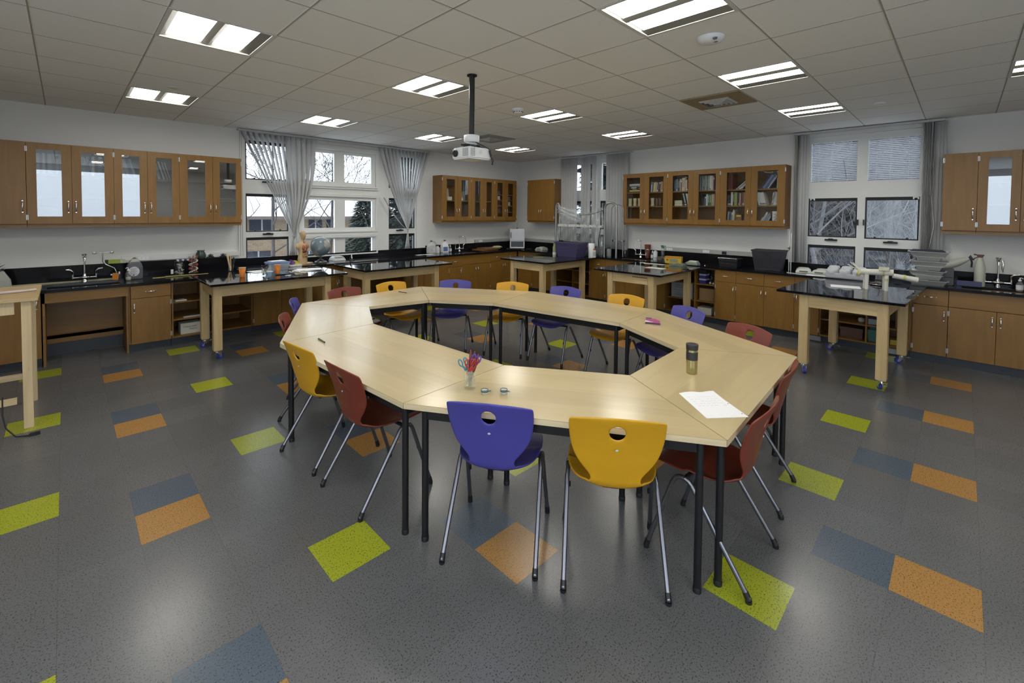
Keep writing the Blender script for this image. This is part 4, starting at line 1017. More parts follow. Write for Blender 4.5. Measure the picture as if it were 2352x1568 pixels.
row(.525, 2.135, 'A', ['cream 16 235 0','white 14 240 0','pink 16 238 2','white 12 242 2','pale 16 244 0','steel 30 250 0','pale 26 245 2','dgreen 26 240 0'], 'top shelf, third glass door, left wall', R_(-13))
row(.86, 2.135, 'A', ['dgrey 18 215 0','pale 24 235 1','grey 12 235 2','black 14 232 0','white 18 240 0','black 12 238 0','orange 10 236 2','cream 8 236 0','navy 14 235 0','white 10 232 0'], 'top shelf, fourth glass door, left wall', R_(-15))
for k in range(3):
    tag(MB().box((0,0,0),(.21,.16,.006),Matrix.Rotation(R_(4*k-3),4,'Z')).build('tray', (mat('tray_dark', (.03,.03,.03), .4), mat('tray_cream', (.6,.56,.4), .5), mat('tray_dark', (.03,.03,.03), .4))[k], None, (1.55,Y1-.26,1.889+k*.012)), ('lowest dark tray','pale tray between two dark trays','topmost dark tray')[k]+' behind the last left glass door', 'tray', 'flat trays on the middle shelf')
# right wall bookcase
B_ = 'behind the first bookcase door'
z = 2.137
for k, (c_n, h_) in enumerate((('navy',.018),('yellow',.026),('black',.072),('pale',.022),('white',.018))):
    b = book(4.475, z+.0005, 'B', .265, h_, c_n, 0, .2, 0, 'top shelf, first bookcase door', k, stack=True); z += h_+.0008
    if c_n == 'black':
        m = MB()
        for r_, (a, bb, zz, hh) in enumerate(((.04,.15,.044,.012),(.04,.13,.030,.006),(.07,.15,.012,.006),(.19,.205,.055,.010),(.215,.24,.05,.014),(.20,.215,.02,.016))): m.box((a,-.0028,zz),(bb,-.0012,zz+hh))
        m.build('title', mat('spine_white', (.66,.66,.62), .6), b)
row(4.035, 2.137, 'B', ['white 18 175 3','dgrey 20 165 0','grey 16 160 1','white 14 170 1','yellow 22 178 0','red 10 176 0','white 12 168 0','navy 22 165 1','navy 18 178 2','black 18 185 3','orange 26 182 0','sage 20 180 1'], 'top shelf, second bookcase door', R_(3))
row(3.59, 2.137, 'B', ['teal 24 205 2','blue 10 200 0','grey 22 215 1','black 20 210 2','dgrey 24 215 2','white 10 212 0','brown 20 200 3','cream 24 230 2','cream 24 230 2','tan 28 235 2','white 12 190 0','maroon 14 195 1'], 'top shelf, third bookcase door')
z = 1.882
for k, (c_n, h_) in enumerate((('cream',.02),('cream',.016),('olive',.02),('cream',.016),('olive',.02))):
    book(3.585, z+.0005, 'B', .14, h_, c_n, 0, .19, 0, 'middle shelf, third bookcase door', k, stack=True); z += h_+.0008
b = book(3.395, 1.8825, 'B', .036, .215, 'black', R_(-14), lab=0, place='leaning, middle shelf, third bookcase door', n=0)
m = MB()
for k in range(7): m.box((.008,-.0028,.05+k*.02),(.028,-.0012,.064+k*.02))
m.box((.004,-.0028,.005),(.032,-.0012,.03)).box((.004,-.0028,.195),(.032,-.0012,.212)); m.build('title', mat('spine_white', (.66,.66,.62), .6), b)
row(3.345, 1.882, 'B', ['white 20 215 2','pale 16 212 0','lime 10 210 0'], 'leaning beside the black book, third bookcase door', R_(-12))
row(3.14, 2.137, 'B', ['pale 10 245 0','dgrey 20 240 0','grey 22 240 0','dgrey 20 242 2','grey 18 246 0','sage 18 240 0','dgreen 14 240 2','sage 16 246 0','grey 14 244 2','white 18 244 1','cream 14 240 0','white 10 242 0','pink 16 240 0','purple 16 225 3'], 'top shelf, fourth bookcase door')
row(3.10, 1.882, 'B', ['dgreen 20 190 0 -6','navy 24 150 0','dgrey 20 160 3','white 24 190 0','green 28 185 2','green 28 185 2','lime 12 182 0','pink 22 195 2','pink 20 192 0'], 'middle shelf, fourth bookcase door')
row(2.69, 2.137, 'B', ['maroon 36 250 0','maroon 34 250 0'], 'top shelf, fifth bookcase door')
row(2.595, 2.137, 'B', ['black 12 190 0','white 14 210 1','dgrey 10 205 0','white 14 205 2','white 12 200 0','purple 12 190 1'], 'leaning far over on the top shelf, fifth bookcase door', R_(47))
row(2.69, 1.882, 'B', ['purple 14 170 1','dgreen 34 172 1','white 28 215 0','black 18 212 2','olive 20 214 0','lime 22 212 0','black 24 206 0','navy 14 200 1','cream 12 195 1','maroon 28 202 0','brown 20 206 1','tan 12 205 0'], 'middle shelf, fifth bookcase door')
row(2.69, 1.579, 'B', ['white 14 205 0','dgrey 24 150 0','blue 16 205 0','sage 20 200 3','cream 16 235 0','tan 14 215 0'], 'bottom shelf, fifth bookcase door', R_(2))
t = thing('carton', 'brown carton with yellow top label on the bottom shelf, fifth bookcase door', 'box', (X1-.245,2.565,1.579), -PI/2)
MB().box((0,0,0),(.09,.15,.16)).build('box', mat('brown_box', (.20,.085,.04), .6), t); MB().box((.012,-.001,.125),(.078,0,.15)).build('label', mat('yellow_label', (.6,.55,.06), .6), t)
row(2.455, 1.579, 'B', ['blue 34 190 3','sage 12 150 0'], 'right of the brown carton, fifth bookcase door', R_(8))
row(2.225, 2.137, 'B', ['navy 24 240 0','steel 28 235 0','blue 20 250 0','dgrey 16 260 2','white 10 250 0','navy 16 255 0'], 'leaning on the top shelf, last bookcase door', R_(33))
row(1.99, 2.137, 'B', ['white 26 262 2'], 'upright at the right end, top shelf, last bookcase door')
row(2.232, 1.882, 'B', ['white 20 195 0','white 20 205 1','white 20 205 1','white 20 200 1','white 20 205 1'], 'middle shelf, last bookcase door', R_(-13))
row(2.07, 1.882, 'B', ['tan 12 215 0 15','white 16 195 1','grey 10 195 0','white 16 195 2','pale 18 195 1','sage 16 195 1'], 'right half of the middle shelf, last bookcase door', R_(6))
row(2.235, 1.579, 'B', ['pale 12 130 0','white 22 215 2','steel 16 185 0','grey 16 200 0','black 18 220 2','white 8 150 0','black 12 150 0'], 'leaning on the bottom shelf, last bookcase door', R_(27))
t = thing('book', 'large white book with dark scribbles at the bottom right of the bookcase', 'book', (X1-.26,2.035,1.5795), -PI/2-.1)
MB().box((0,0,0),(.085,.05,.21)).build('cover', mat('cover_white', BC['white'], .5), t)
m = MB()
for k in range(10): m.box((.03+.012*math.sin(k*2.1),-.001,.04+k*.015),(.055+.01*math.cos(k*1.7),0,.046+k*.015))
m.build('scribble', mat('spine_dark', (.08,.08,.09), .6), t)
CREAM = mat('cream_ceramic', (.56,.50,.33), .5); DMUG = mat('dark_ceramic', (.11,.06,.045), .4)
def spool(y, z, m_, lb):
    t = thing('spool_mug', lb, 'mug', (X1-.21,y,z), 0, 'spool-shaped mugs on the middle shelf')
    MB().lathe([(.035,0),(.038,.004),(.034,.03),(.030,.07),(.034,.11),(.038,.135),(.036,.145),(.030,.145),(.028,.12),(0,.118)], n=20).build('body', m_, t)
for k, y in enumerate((4.475,4.375,4.275,4.015)): spool(y, 1.8825, CREAM, ('leftmost cream mug behind the first bookcase door','middle cream mug behind the first bookcase door','right cream mug behind the first bookcase door','single cream mug behind the second bookcase door')[k])
for k, y in enumerate((3.935,3.865)): spool(y, 1.8825, DMUG, ('left dark mug behind the second bookcase door','right dark mug behind the second bookcase door')[k])
for k, (y, h_) in enumerate(((3.485,.09),(3.46,.085),(3.41,.13),(3.36,.20))):
    tag(MB().lathe([(0,0),(.008,.004),(.009,h_),(.0075,h_),(.0065,.008),(0,.008)], n=12).build('glass_cylinder', JAR, None, (X1-.2,y,1.579)), ('shortest left glass tube','second short glass tube','medium glass tube','tallest glass tube')[k]+' on the bottom shelf, third bookcase door', 'glass tube', 'glass tubes')
tag(MB().cyl((0,0,.004),(.18,-.0,.05),.004,n=8).build('glass_rod', PLWHITE, None, (X1-.24,3.12,1.579), -PI/2), 'thin white rod lying behind the fourth bookcase door', 'rod')
# middle left-wall cabinets contents
def shelfbit(nm, lb, cat, x, z, mb, m_): return tag(mb.build(nm, m_, None, (x,Y1-.2,z)), lb, cat)
shelfbit('crumpled_bag', 'cream bag standing on the shelf behind the first far cabinet door', 'bag', 5.57, 1.9855, MB().frustum((0,0,.12,.08),(.02,0,.05,.03),0,.24), mat('bag_cream', (.4,.36,.26), .7))
shelfbit('card', 'black and white card leaning in the far wall cabinet', 'card', 5.6, 1.9855, MB().box((-.05,-.08,0),(.06,-.075,.07)), mat('card_bw', (.6,.6,.5), .6, noise=.9, nscale=50))
shelfbit('clear_bag', 'clear plastic bag on the shelf behind the second far cabinet door', 'bag', 6.0, 1.9855, MB().frustum((0,0,.12,.08),(.02,0,.07,.03),0,.2), FILM)
shelfbit('cardboard_tube', 'dark upright roll behind the third far cabinet door', 'tube', 6.32, 1.989, MB().lathe([(.03,0),(.03,.36)], n=16), mat('roll_dark', (.06,.07,.08), .5))
shelfbit('bead_string', 'string of cream beads hanging behind the fourth far cabinet door', 'beads', 6.60, 1.989, (lambda m: [m.sphere((.01*math.sin(k),0,.012+k*.022),.012,8,6) for k in range(15)] and m)(MB()), mat('bead_cream', (.5,.45,.32), .5))
shelfbit('glassware_box', 'dark tangle of glassware behind the third far cabinet door', 'glassware', 6.33, 1.5785, (lambda m: [m.sphere((.05*math.sin(k*1.9),.03*math.cos(k),.03+.018*k),.026,8,6) for k in range(8)] and m)(MB()), JAR)
for i, (x0_, xs_) in enumerate(((6.98,'fifth'),(7.31,'last'))):
    for k, z_ in enumerate((1.761,1.901,2.031,2.156)):
        hh = (.07,.09,.08,.07)[k]
        tag(MB().box((-.055,-.1,0),(.055,.05,.012)).box((-.055,-.1,.012),(.05,.05,hh)).build('specimen_tray', (mat('spec_tray_blue', (.09,.10,.16), .5), mat('spec_tray_dark', (.05,.05,.045), .5), mat('spec_tray_white', (.5,.5,.5), .5))[(k+i) % 3], None, (x0_,Y1-.17,z_)), f'specimen tray on the {("lowest","second","third","top")[k]} shelf behind the {xs_} far cabinet door', 'tray', 'specimen trays near the far corner')
tag(MB().sphere((0,0,.09),.09,16,10,(1,.8,1)).lathe([(.05,0),(.06,.02),(.02,.03)]).build('round_pot', DMUG, None, (-.13,Y1-.17,1.579)), 'round dark pot at the bottom behind the first glass door, left wall', 'pot')

# ------------------------------------------------------------------ faucets
def faucet(label, x, y, axis, z, h=.31, style='swan'):
    t = thing('faucet', label, 'faucet', (x,y,z), 0 if axis == 'A' else -PI/2, 'laboratory taps')
    MB().lathe([(.028,0),(.028,.01),(.020,.02),(.020,.05),(.025,.06),(.016,.08),(.012,.10)], n=16).build('base', CHROME, t)
    MB().cyl((-.105,0,.055),(.105,0,.055),.009,n=10).sphere((0,0,.055),.03,16,10,(1.8,1,.6)).build('crossbar', CHROME, t)
    for s in (-1,1):
        m = MB().cyl((s*.105,0,.045),(s*.105,0,.095),.010,n=10)
        pts = [(s*.105,0,.095),(s*.105,-.005,.13),(s*.13,-.01,.155),(s*.165,-.012,.16)]
        m.tube(pts, .01, 8, rs=[.008,.010,.014,.010]); m.build('lever_handle', CHROME, t)
    m = MB()
    if style == 'straight':
        m.cyl((0,0,.09),(0,0,h-.06),.009,n=12).cyl((0,0,h-.07),(0,0,h),.014,n=12).lathe([(.016,0),(.024,.012),(.016,.02),(.026,.035),(.026,.05)], c=(0,0,h-.03), n=16)
        m.tube([(0,0,h-.02),(.0,-.05,h-.0),(.0,-.09,h-.03),(0,-.095,h-.07)],.009,8)
    elif style == 'swan':
        m.cyl((0,0,.09),(0,0,h),.008,n=12); m.lathe([(.014,0),(.016,.03)], c=(0,0,h-.01), n=12)
        m.tube([(0,0,h+.01),(-.03 if axis == 'B' else .03,-.02,h+.015),(-.10 if axis == 'B' else .10,-.05,h+.01),(-.12 if axis == 'B' else .12,-.06,h-.02),(-.125 if axis == 'B' else .125,-.06,h-.12)],.008,8)
    m.build('spout', CHROME, t)
    if style == 'straight' and axis == 'B': MB().tube([(.03,-.06,h-.01),(.035,-.07,h-.05),(.03,-.07,h-.10),(.035,-.07,h-.15)],.008,8,rs=[.012,.014,.012,.003]).build('pipe', CHROME, t)
    return t
faucet('chrome tap with white lever handles at the left wall sink', .163, 7.53, 'A', CL, .325, 'straight')
faucet('chrome tap at the far left-wall sink beside the cutting board', 5.975, 7.53, 'A', CH, .30)
faucet('chrome tap at the sink behind the fourth lab table', 4.28, 7.76, 'B', CH, .31)
faucet('chrome tap at the right sink under the glass-door cabinet', -.305, 7.0+.74, 'B', CH, .33, 'straight').location = (7.76,-.305,CH)
bpy.data.objects['faucet.002'].location = (7.76,4.28,CH)
t = thing('eyewash', 'chrome drench hose with two spray heads beside the left sink tap', 'eyewash', (.455,7.52,CL))
MB().lathe([(.024,0),(.024,.015),(.012,.03)], n=16).tube([(0,0,.02),(0,0,.10),(-.02,0,.15),(-.10,0,.20),(-.125,0,.24),(-.125,0,.355)],.008,10).build('pipe', CHROME, t)
MB().cyl((-.20,0,.345),(-.045,0,.352),.005,n=8).build('cross_pipe', CHROME, t)
for s in (-.20,-.04):
    MB().sphere((s,0,.35),.020,14,8,(1.2,1,.8)).build('spray_head', CHROME, t)
    MB().sphere((s-.002,-.008,.352),.0145,12,8,(1.1,1,.9)).build('cover_cap', PLWHITE, t)
MB().box((-.045,-.03,.0),(.015,-.026,.085),Matrix.Rotation(.1,4,'Y')).build('orange_tag', mat('orange_tag', (.55,.20,.02), .5), t)
MB().box((.02,-.02,.07),(.035,0,.10)).box((-.055,-.02,.06),(-.04,0,.075)).build('valve', PLWHITE, t)
t = thing('eyewash', 'small drench hose fixture beside the plastic-covered rack', 'eyewash', (7.72,4.80,CH))
MB().tube([(0,0,0),(0,0,.16),(.0,-.04,.22),(0,-.05,.29)],.007,8).cyl((0,.06,.295),(0,-.17,.295),.005,n=8).build('pipe', CHROME, t)
for s in (.065,-.175): MB().sphere((0,s,.295),.018,10,8).build('spray_head', BLK, t)

# ------------------------------------------------------------------ generic small things
def lathed(name, label, cat, loc, prof, m_, parts=(), n=20, group=None):
    t = thing(name, label, cat, loc, 0, group); MB().lathe(prof, n=n).build('body', m_, t)
    for nm, pr, mm in parts: MB().lathe(pr, n=n).build(nm, mm, t)
    return t
CLEAR = glass_mat('clear_plastic', (.92,.94,.94), .02, .05, haze=.05)
def soap(label, loc, lbl=True, h=.115):
    t = lathed('soap_dispenser', label, 'soap bottle', loc, [(.026,0),(.029,.006),(.029,h*.7),(.018,h*.85),(.012,h*.9),(.012,h)], CLEAR, [('soap', [(0,.003),(.024,.004),(.026,h*.35),(0,h*.35)], mat('soap_pale', (.45,.44,.36), .3))], 18)
    MB().lathe([(.013,h),(.013,h+.015),(.005,h+.018),(.005,h+.035)], n=12).tube([(0,0,h+.035),(-.012,-.012,h+.037),(-.028,-.022,h+.03)],.004,6).build('pump', PLWHITE, t)
    if lbl: MB().lathe([(.0295,.02),(.0295,h*.6)], n=18).build('label', mat('label_white', (.62,.62,.64), .5), t)
    return t
soap('small clear pump bottle of hand soap right of the left sink', (.555,7.32,CL), False, .125)
soap('small soap pump bottle with round label near the far left tap', (5.71,7.50,CH))
soap('small soap pump bottle beside the grey bottle behind the fourth lab table', (7.70,4.01,CH))
soap('soap pump bottle cut by the right edge of the photo', (7.5,-.46,CH))
def jug(label, loc, col, h=.27, wd=.14, lab=None, cap=None, rz=0):
    t = thing('jug', label, 'jug', loc, rz)
    m = MB(); secs = [(0,1,1),(.02,1.04,1.04),(.55,1.04,1.04),(.72,.85,.85),(.88,.40,.45),(.92,.28,.34),(1.0,.26,.32)]
    for i in range(len(secs)-1):
        z0, a0, b0 = secs[i]; z1, a1, b1 = secs[i+1]; m.frustum((0,0,wd*a0,wd*.62*b0),(0,0,wd*a1,wd*.62*b1),h*z0,h*z1)
    m.build('bottle', col, t, bevel=.006)
    MB().lathe([(.022,h),(.022,h+.022),(.0,h+.023)], n=16).build('cap', cap or BLK, t)
    MB().tube([(wd*.18,0,h*.93),(wd*.42,0,h*.86),(wd*.47,0,h*.68),(wd*.40,0,h*.58)],.010,8).build('jug_handle', col, t)
    if lab:
        MB().box((-wd*.46,-wd*.335,h*.12),(wd*.30,-wd*.328,h*.50)).build('label', lab, t)
        q = MB()
        for k in range(5): q.box((-wd*.40,-wd*.337,h*(.17+.06*k)),(wd*(.1+.14*math.sin(k*2)),-wd*.3345,h*(.19+.06*k)))
        q.build('print', mat('print_dark', (.12,.13,.2), .6), t)
    return t
# big detergent jug beside left sink
t = thing('detergent_jug', 'large grey refill jug with an oval label on the low left counter', 'jug', (.628,7.46,CL), .12)
m = MB()
for (z0,w0,z1,w1) in ((0,.15,.15,.155),(.15,.155,.20,.13),(.20,.13,.255,.05),(.255,.05,.275,.045)): m.frustum((0,0,w0,w0*.6),(0,0,w1,w1*.6),z0,z1)
m.build('bottle', mat('jug_grey', (.10,.105,.13), .35), t, bevel=.01)
MB().frustum((0,0,.11,.07),(0,0,.05,.035),.202,.262).build('shoulder', mat('jug_top', (.42,.41,.34), .4), t, bevel=.006)
MB().lathe([(.055,0),(.0555,.0015)], n=28, M=Matrix.Translation((-.015,-.047,.10)) @ Matrix.Rotation(PI/2,4,'X'), sc=(1,1.1,1)).build('oval_label', mat('label_white', (.62,.62,.64), .5), t)
q = MB()
for k in range(7): q.box((-.05,-.0495,.135-k*.012),(.02-.004*(k%3)*3,-.0488,.139-k*.012))
q.box((-.03,-.0495,.045),(-.01,-.0488,.06)).build('print', mat('print_dark', (.12,.13,.2), .6), t)
jug('clear jug of white liquid with a printed label under the far cabinets', (5.235,7.50,CH), mat('jug_milky', (.50,.51,.47), .35), .235, .16, mat('label_white', (.62,.62,.64), .5))
lathed('bottle', 'white round bottle right behind the clear labelled jug', 'bottle', (5.40,7.52,CH), [(.045,0),(.047,.01),(.047,.10),(.025,.13),(.025,.14)], mat('label_white', (.62,.62,.64), .5), [('cap', [(.028,.14),(.028,.165)], BLK)])
t = tag(MB().sphere((0,0,.11),.10,12,8,(1,.55,1.2)).build('plastic_bag', FILM, None, (5.33,7.58,CH+.16)), 'crumpled clear plastic bag standing behind the white jugs', 'bag')
t.location = (5.34,7.585,CH+.013)
jug('white bleach jug with blue and green label left of the far tap', (5.565,7.5,CH), PLWHITE, .235, .145, mat('bleach_label', (.10,.17,.42), .5), mat('cap_navy', (.03,.04,.10), .4))
t = thing('cutting_board', 'brown wooden cutting boards stacked right of the far tap', 'cutting board', (6.38,7.28,CH), .04, 'cutting boards right of the far tap')
MB().box((0,0,0),(.52,.30,.025)).build('board', CABH, t, bevel=.003)
t = thing('cutting_board', 'upper darker cutting board, on top of the stack by the far tap', 'cutting board', (6.46,7.27,CH+.026), -.05, 'cutting boards right of the far tap')
MB().box((0,0,0),(.46,.27,.028)).build('board', wood('dark_board', (.16,.075,.03), (.24,.12,.05), .5, (.7,7,7), 2.2), t, bevel=.003)
tag(MB().frustum((0,0,.20,.14),(0,0,.12,.08),0,.03).build('folded_cloth', mat('cloth_cream', (.45,.42,.28), .8, bump=.6, bscale=30), None, (6.90,7.34,CH+.055)), 'cream folded cloth lying on the cutting boards', 'cloth')
# oven
t = thing('drying_oven', 'white lab incubator with a dark vent base in the far corner', 'incubator', (7.45,7.25,CH), -PI/4)
MB().box((-.165,-.14,.02),(.165,.14,.46)).build('body', PLWHITE, t, bevel=.004)
MB().box((-.160,-.155,.19),(.160,-.142,.455)).build('door', mat('oven_white', (.56,.57,.62), .35), t, bevel=.003)
MB().box((-.15,-.172,.25),(-.135,-.155,.385)).build('handle', BLK, t)
MB().box((-.145,-.144,.05),(.145,-.1405,.175)).build('control_panel', mat('oven_dark', (.05,.06,.07), .3), t)
MB().sphere((0,-.146,.165),.008,8,6).sphere((-.08,-.146,.085),.006,8,6).build('knob', CHROME, t)
MB().cyl((0,.02,.46),(0,.02,.48),.014,n=10).cyl((0,.02,.48),(0,.02,.62),.002,n=5).build('thermometer', BLK, t)
for sx_ in (-.14,.14): MB().box((sx_-.015,-.13,0),(sx_+.015,.13,.02)).build('foot', BLK, t)
tag(MB().tray((0,0,.30,.20),(0,0,.34,.24),0,.022,.004).build('steel_tray', mat('tray_steel_dark', (.12,.13,.14), .25, .8), None, (7.22,7.12,CH), -PI/4), 'shallow dark steel tray in front of the incubator', 'tray')
tag(MB().tube([(.05*math.cos(k*.8)*(1+.1*k/6), .04*math.sin(k*.8), .006+.003*(k%4)) for k in range(30)],.004,6).build('coiled_cable', BLK, None, (7.56,6.98,CH)), 'black coiled cable on the counter by the far corner', 'cable')
def scale(label, loc, rz, m_=None):
    t = thing('lab_scale', label, 'scale', loc, rz)
    MB().frustum((0,0,.20,.26),(0,.01,.16,.20),0,.055).build('body', m_ or mat('scale_white', (.50,.50,.46), .4), t, bevel=.008)
    MB().cyl((0,.03,.055),(0,.03,.068),.065,n=24).build('weighing_plate', m_ or mat('scale_white', (.50,.50,.46), .4), t)
    MB().box((-.05,-.127,.018),(.05,-.112,.034)).build('display', mat('lcd', (.12,.15,.12), .2), t)
    return t
scale('cream laboratory scale on the counter near the far corner', (7.62,6.65,CH), -PI/2+.1)
# items by the left
tag(MB().box((-.46,0,0),(.46,.03,.012)).build('wood_strip', wood('aged_strip', (.40,.37,.24), (.52,.49,.33), .6, (.7,7,7), 3), None, (-.02,7.595,CL), .01), 'pale worn wooden strip lying behind the left sink', 'wood strip')
t = thing('highlighter_box', 'green and yellow carton lying on the left backsplash', 'box', (.40,Y1-.06,1.0505))
MB().box((-.045,-.025,0),(-.015,.03,.048)).box((-.015,-.025,0),(.10,.03,.048)).build('carton', mat('carton_green', (.28,.38,.05), .5), t); MB().box((.10,-.025,0),(.15,.03,.047)).build('end_label', mat('carton_grey', (.45,.46,.38), .6, noise=.5, nscale=60), t); MB().box((-.047,-.0255,-.0),(-.017,.031,.049)).build('dark_end', BLK, t)
t = thing('meter_stick', 'longer yellow measuring stick lying on the low left counter', 'ruler', (.80,7.36,CL), .07)
YEL = wood('ruler_yellow', (.42,.38,.10), (.52,.48,.16), .5, (.5,7,7), 3)
MB().box((0,0,0),(.62,.025,.006)).build('stick', YEL, t)
t = thing('meter_stick', 'shorter yellow stick crossing on top of the long one', 'ruler', (.93,7.345,CL+.0065), .02); MB().box((0,0,0),(.33,.03,.008)).build('stick', YEL, t)
t = lathed('glass_jar', 'large clear jar of blocks and labels on the low left counter', 'jar', (1.10,7.50,CL), [(.062,0),(.068,.01),(.068,.15),(.055,.175),(.055,.19)], JAR)
m = MB()
for k in range(16): m.cbox((rnd.uniform(-.035,.035),rnd.uniform(-.035,.035),.012+.010*k),(rnd.uniform(.02,.06),.012,.010),Matrix.Rotation(rnd.uniform(0,3),4,'Z'))
m.build('blocks', mat('blocks_cream', (.42,.40,.33), .6, noise=.6, nscale=30), t)
MB().box((-.10,-.062,.03),(-.072,-.058,.09)).build('label', mat('label_white', (.62,.62,.64), .5), t)
t = thing('battery_rack', 'striped stack of small batteries on top of the glass jar', 'batteries', (1.155,7.50,CL+.191))
for k in range(5): MB().cyl((-.07+k*.028,-.03,.014),(-.07+k*.028,.03,.014),.0125,n=10).build('battery', (mat('batt_white', (.55,.56,.60), .3), mat('batt_blue', (.04,.05,.12), .3))[k % 2], t)
t = thing('molecule_model', 'red and white spiral molecule model on the low left counter', 'molecule model', (1.255,7.46,CL))
hx, hc = MB(), MB()
cent = MB().cyl((0,0,.0),(0,0,.26),.004,n=6); cent.lathe([(.05,0),(.05,.008)], n=16); cent.build('stand', BLK, t)
for k in range(26):
    a = k*.52; z = .03+k*.009
    for s_, mb_ in ((0,hx),(PI,hc)): mb_.sphere((.045*math.cos(a+s_),.045*math.sin(a+s_),z),.0105,8,6)
    if k % 2 == 0: hc.cyl((.045*math.cos(a),.045*math.sin(a),z),(-.045*math.cos(a),-.045*math.sin(a),z),.003,n=5)
hx.build('red_strand', mat('bead_red', (.35,.06,.04), .4), t); hc.build('white_strand', mat('bead_white', (.6,.55,.5), .4), t)
t = thing('ceramic_pot', 'round dark green glazed pot on the left backsplash', 'pot', (1.366,Y1-.075,1.0505))
MB().lathe([(.040,0),(.058,.02),(.063,.05),(.052,.085),(.040,.10),(.050,.118),(.046,.118),(.035,.10)], n=24).build('body', mat('green_glaze', (.035,.06,.055), .2), t)
MB().cyl((.02,0,.09),(.045,0,.15),.0025,n=5).build('straw', mat('straw_clear', (.5,.5,.5), .3), t)
for k, x in enumerate((1.49,1.645)):
    t = thing('beaker_clamp', ('small black clamp left of the brushes','small black clamp nearest the brushes')[k]+' on the backsplash', 'clamp', (x,Y1-.05,1.0505))
    MB().box((-.04,-.015,0),(.04,.015,.02)).build('bar', BLK, t); MB().sphere((0,0,.03),.02,10,6).tube([(-.02,0,.02),(-.03,0,.045),(0,0,.055),(.03,0,.045),(.02,0,.02)],.004,6).build('jaw', mat('clamp_dark', (.04,.05,.06), .3, .5), t)
t = lathed('brush_jar', 'clear jar holding wooden-handled brushes beside the left window', 'jar', (1.70,7.42,CL), [(.036,0),(.038,.01),(.038,.10),(.036,.10),(.035,.012),(0,.012)], JAR)
for k, (dx, dy, c_) in enumerate(((-.05,.0,PINE),(-.03,.02,PINE),(.0,.02,MAPLE),(.03,-.01,BLK),(.05,.01,BLK))):
    b = MB().cyl((dx*.2,dy*.2,.016),(dx*1.1,dy,.27-.02*k),.006,.009,n=8).build('brush', c_, t)
tag(MB().frustum((0,0,.10,.05),(0,0,.09,.04),0,.03).build('paper_bundle', mat('bundle_clear', (.4,.4,.38), .5, noise=.5, nscale=40), None, (.60,Y1-.05,1.0505)), 'crumpled clear bundle behind the grey refill jug', 'bundle')

# lab table one: cups, globe, torso ...
ORG = mat('orange_cup', (.62,.19,.02), .45)
for k, (x, y) in enumerate(((1.585,6.38),(2.018,6.44))):
    t = thing('paper_cup', ('left orange paper cup, alone on the first lab table','right orange paper cup, beside the jar of black markers')[k], 'cup', (x,y,.90), 0, 'orange paper cups')
    MB().lathe([(.028,0),(.040,.115),(.0385,.115),(.027,.004),(0,.004)], n=22).build('cup', ORG, t)
    MB().tube([(.040*math.cos(a*PI/12),.040*math.sin(a*PI/12),.116) for a in range(24)],.0028,6,closed=True).build('rim', mat('cup_rim', (.62,.55,.45), .5), t)
t = lathed('marker_jar', 'glass jar of black pens between the two orange cups', 'jar', (1.82,6.30,.90), [(.034,0),(.036,.008),(.036,.085),(.034,.085),(.033,.010),(0,.010)], JAR)
for k in range(9):
    a = k*2.4; r_ = .022
    MB().cyl((r_*math.cos(a+2),r_*math.sin(a+2),.014),(.035*math.cos(a),.035*math.sin(a),.10+.012*(k%3)),.0045,n=8).build('pen', (STEEL if k % 3 else BLK), t)
    MB().sphere((.035*math.cos(a),.035*math.sin(a),.112+.012*(k%3)),.010,8,6,(1,1,1.5)).build('pen_top', BLK, t)
t = thing('storage_box', 'clear plastic box with a pale blue lid on the first lab table', 'box', (2.13,6.80,.90), .1)
MB().tray((0,0,.22,.15),(0,0,.26,.18),0,.10,.003).build('tub', glass_mat('tub_blue', (.70,.80,.88), .06, .05, haze=.25), t); MB().box((-.14,-.10,.10),(.14,.10,.118)).frustum((0,0,.24,.17),(0,0,.22,.15),.118,.126).build('lid', mat('lid_blue', (.17,.26,.50), .35), t, bevel=.004)
tag(MB().box((-.10,-.06,0),(.10,.06,.006)).build('paper_pad', PAPER, None, (2.12,6.80,1.028), .2), 'white paper pad lying on the blue lid', 'paper')
tag(MB().box((-.12,-.14,0),(.12,.14,.004)).build('paper_sheet', PAPER, None, (1.90,6.78,.90), .1), 'white paper sheet left of the blue-lidded box', 'paper')
for k in range(3): tag(MB().box((-.09,-.07,0),(.09,.07,.018)).build('notebook', (mat('nb_white', (.6,.6,.6), .6), mat('nb_grey', (.3,.3,.3), .6), mat('nb_white', (.6,.6,.6), .6))[k], None, (2.37,6.86,.90+.0185*k), .1*k), ('lowest notebook of the small pile before the torso','grey middle notebook of the small pile','white top notebook of the small pile before the torso')[k], 'notebook', 'notebooks before the torso model')
t = thing('plastic_toy', 'purple and yellow plastic model perched on the notebooks', 'toy', (2.38,6.86,.9555), .3)
MB().add([(-.06,-.03,0),(.04,-.03,0),(-.06,-.03,.075),(-.06,.03,0),(.04,.03,0),(-.06,.03,.075)], [(0,1,2),(5,4,3),(0,3,4,1),(1,4,5,2),(2,5,3,0)]).build('purple_half', mat('toy_purple', (.16,.07,.25), .5), t)
MB().add([(-.02,-.035,0),(.075,-.035,0),(.01,-.035,.06),(-.02,.035,0),(.075,.035,0),(.01,.035,.06)], [(0,1,2),(5,4,3),(0,3,4,1),(1,4,5,2),(2,5,3,0)]).build('yellow_half', mat('toy_yellow', (.50,.45,.05), .5, noise=.4, nscale=40), t)
WHT = mat('scissor_white', (.55,.55,.55), .4)
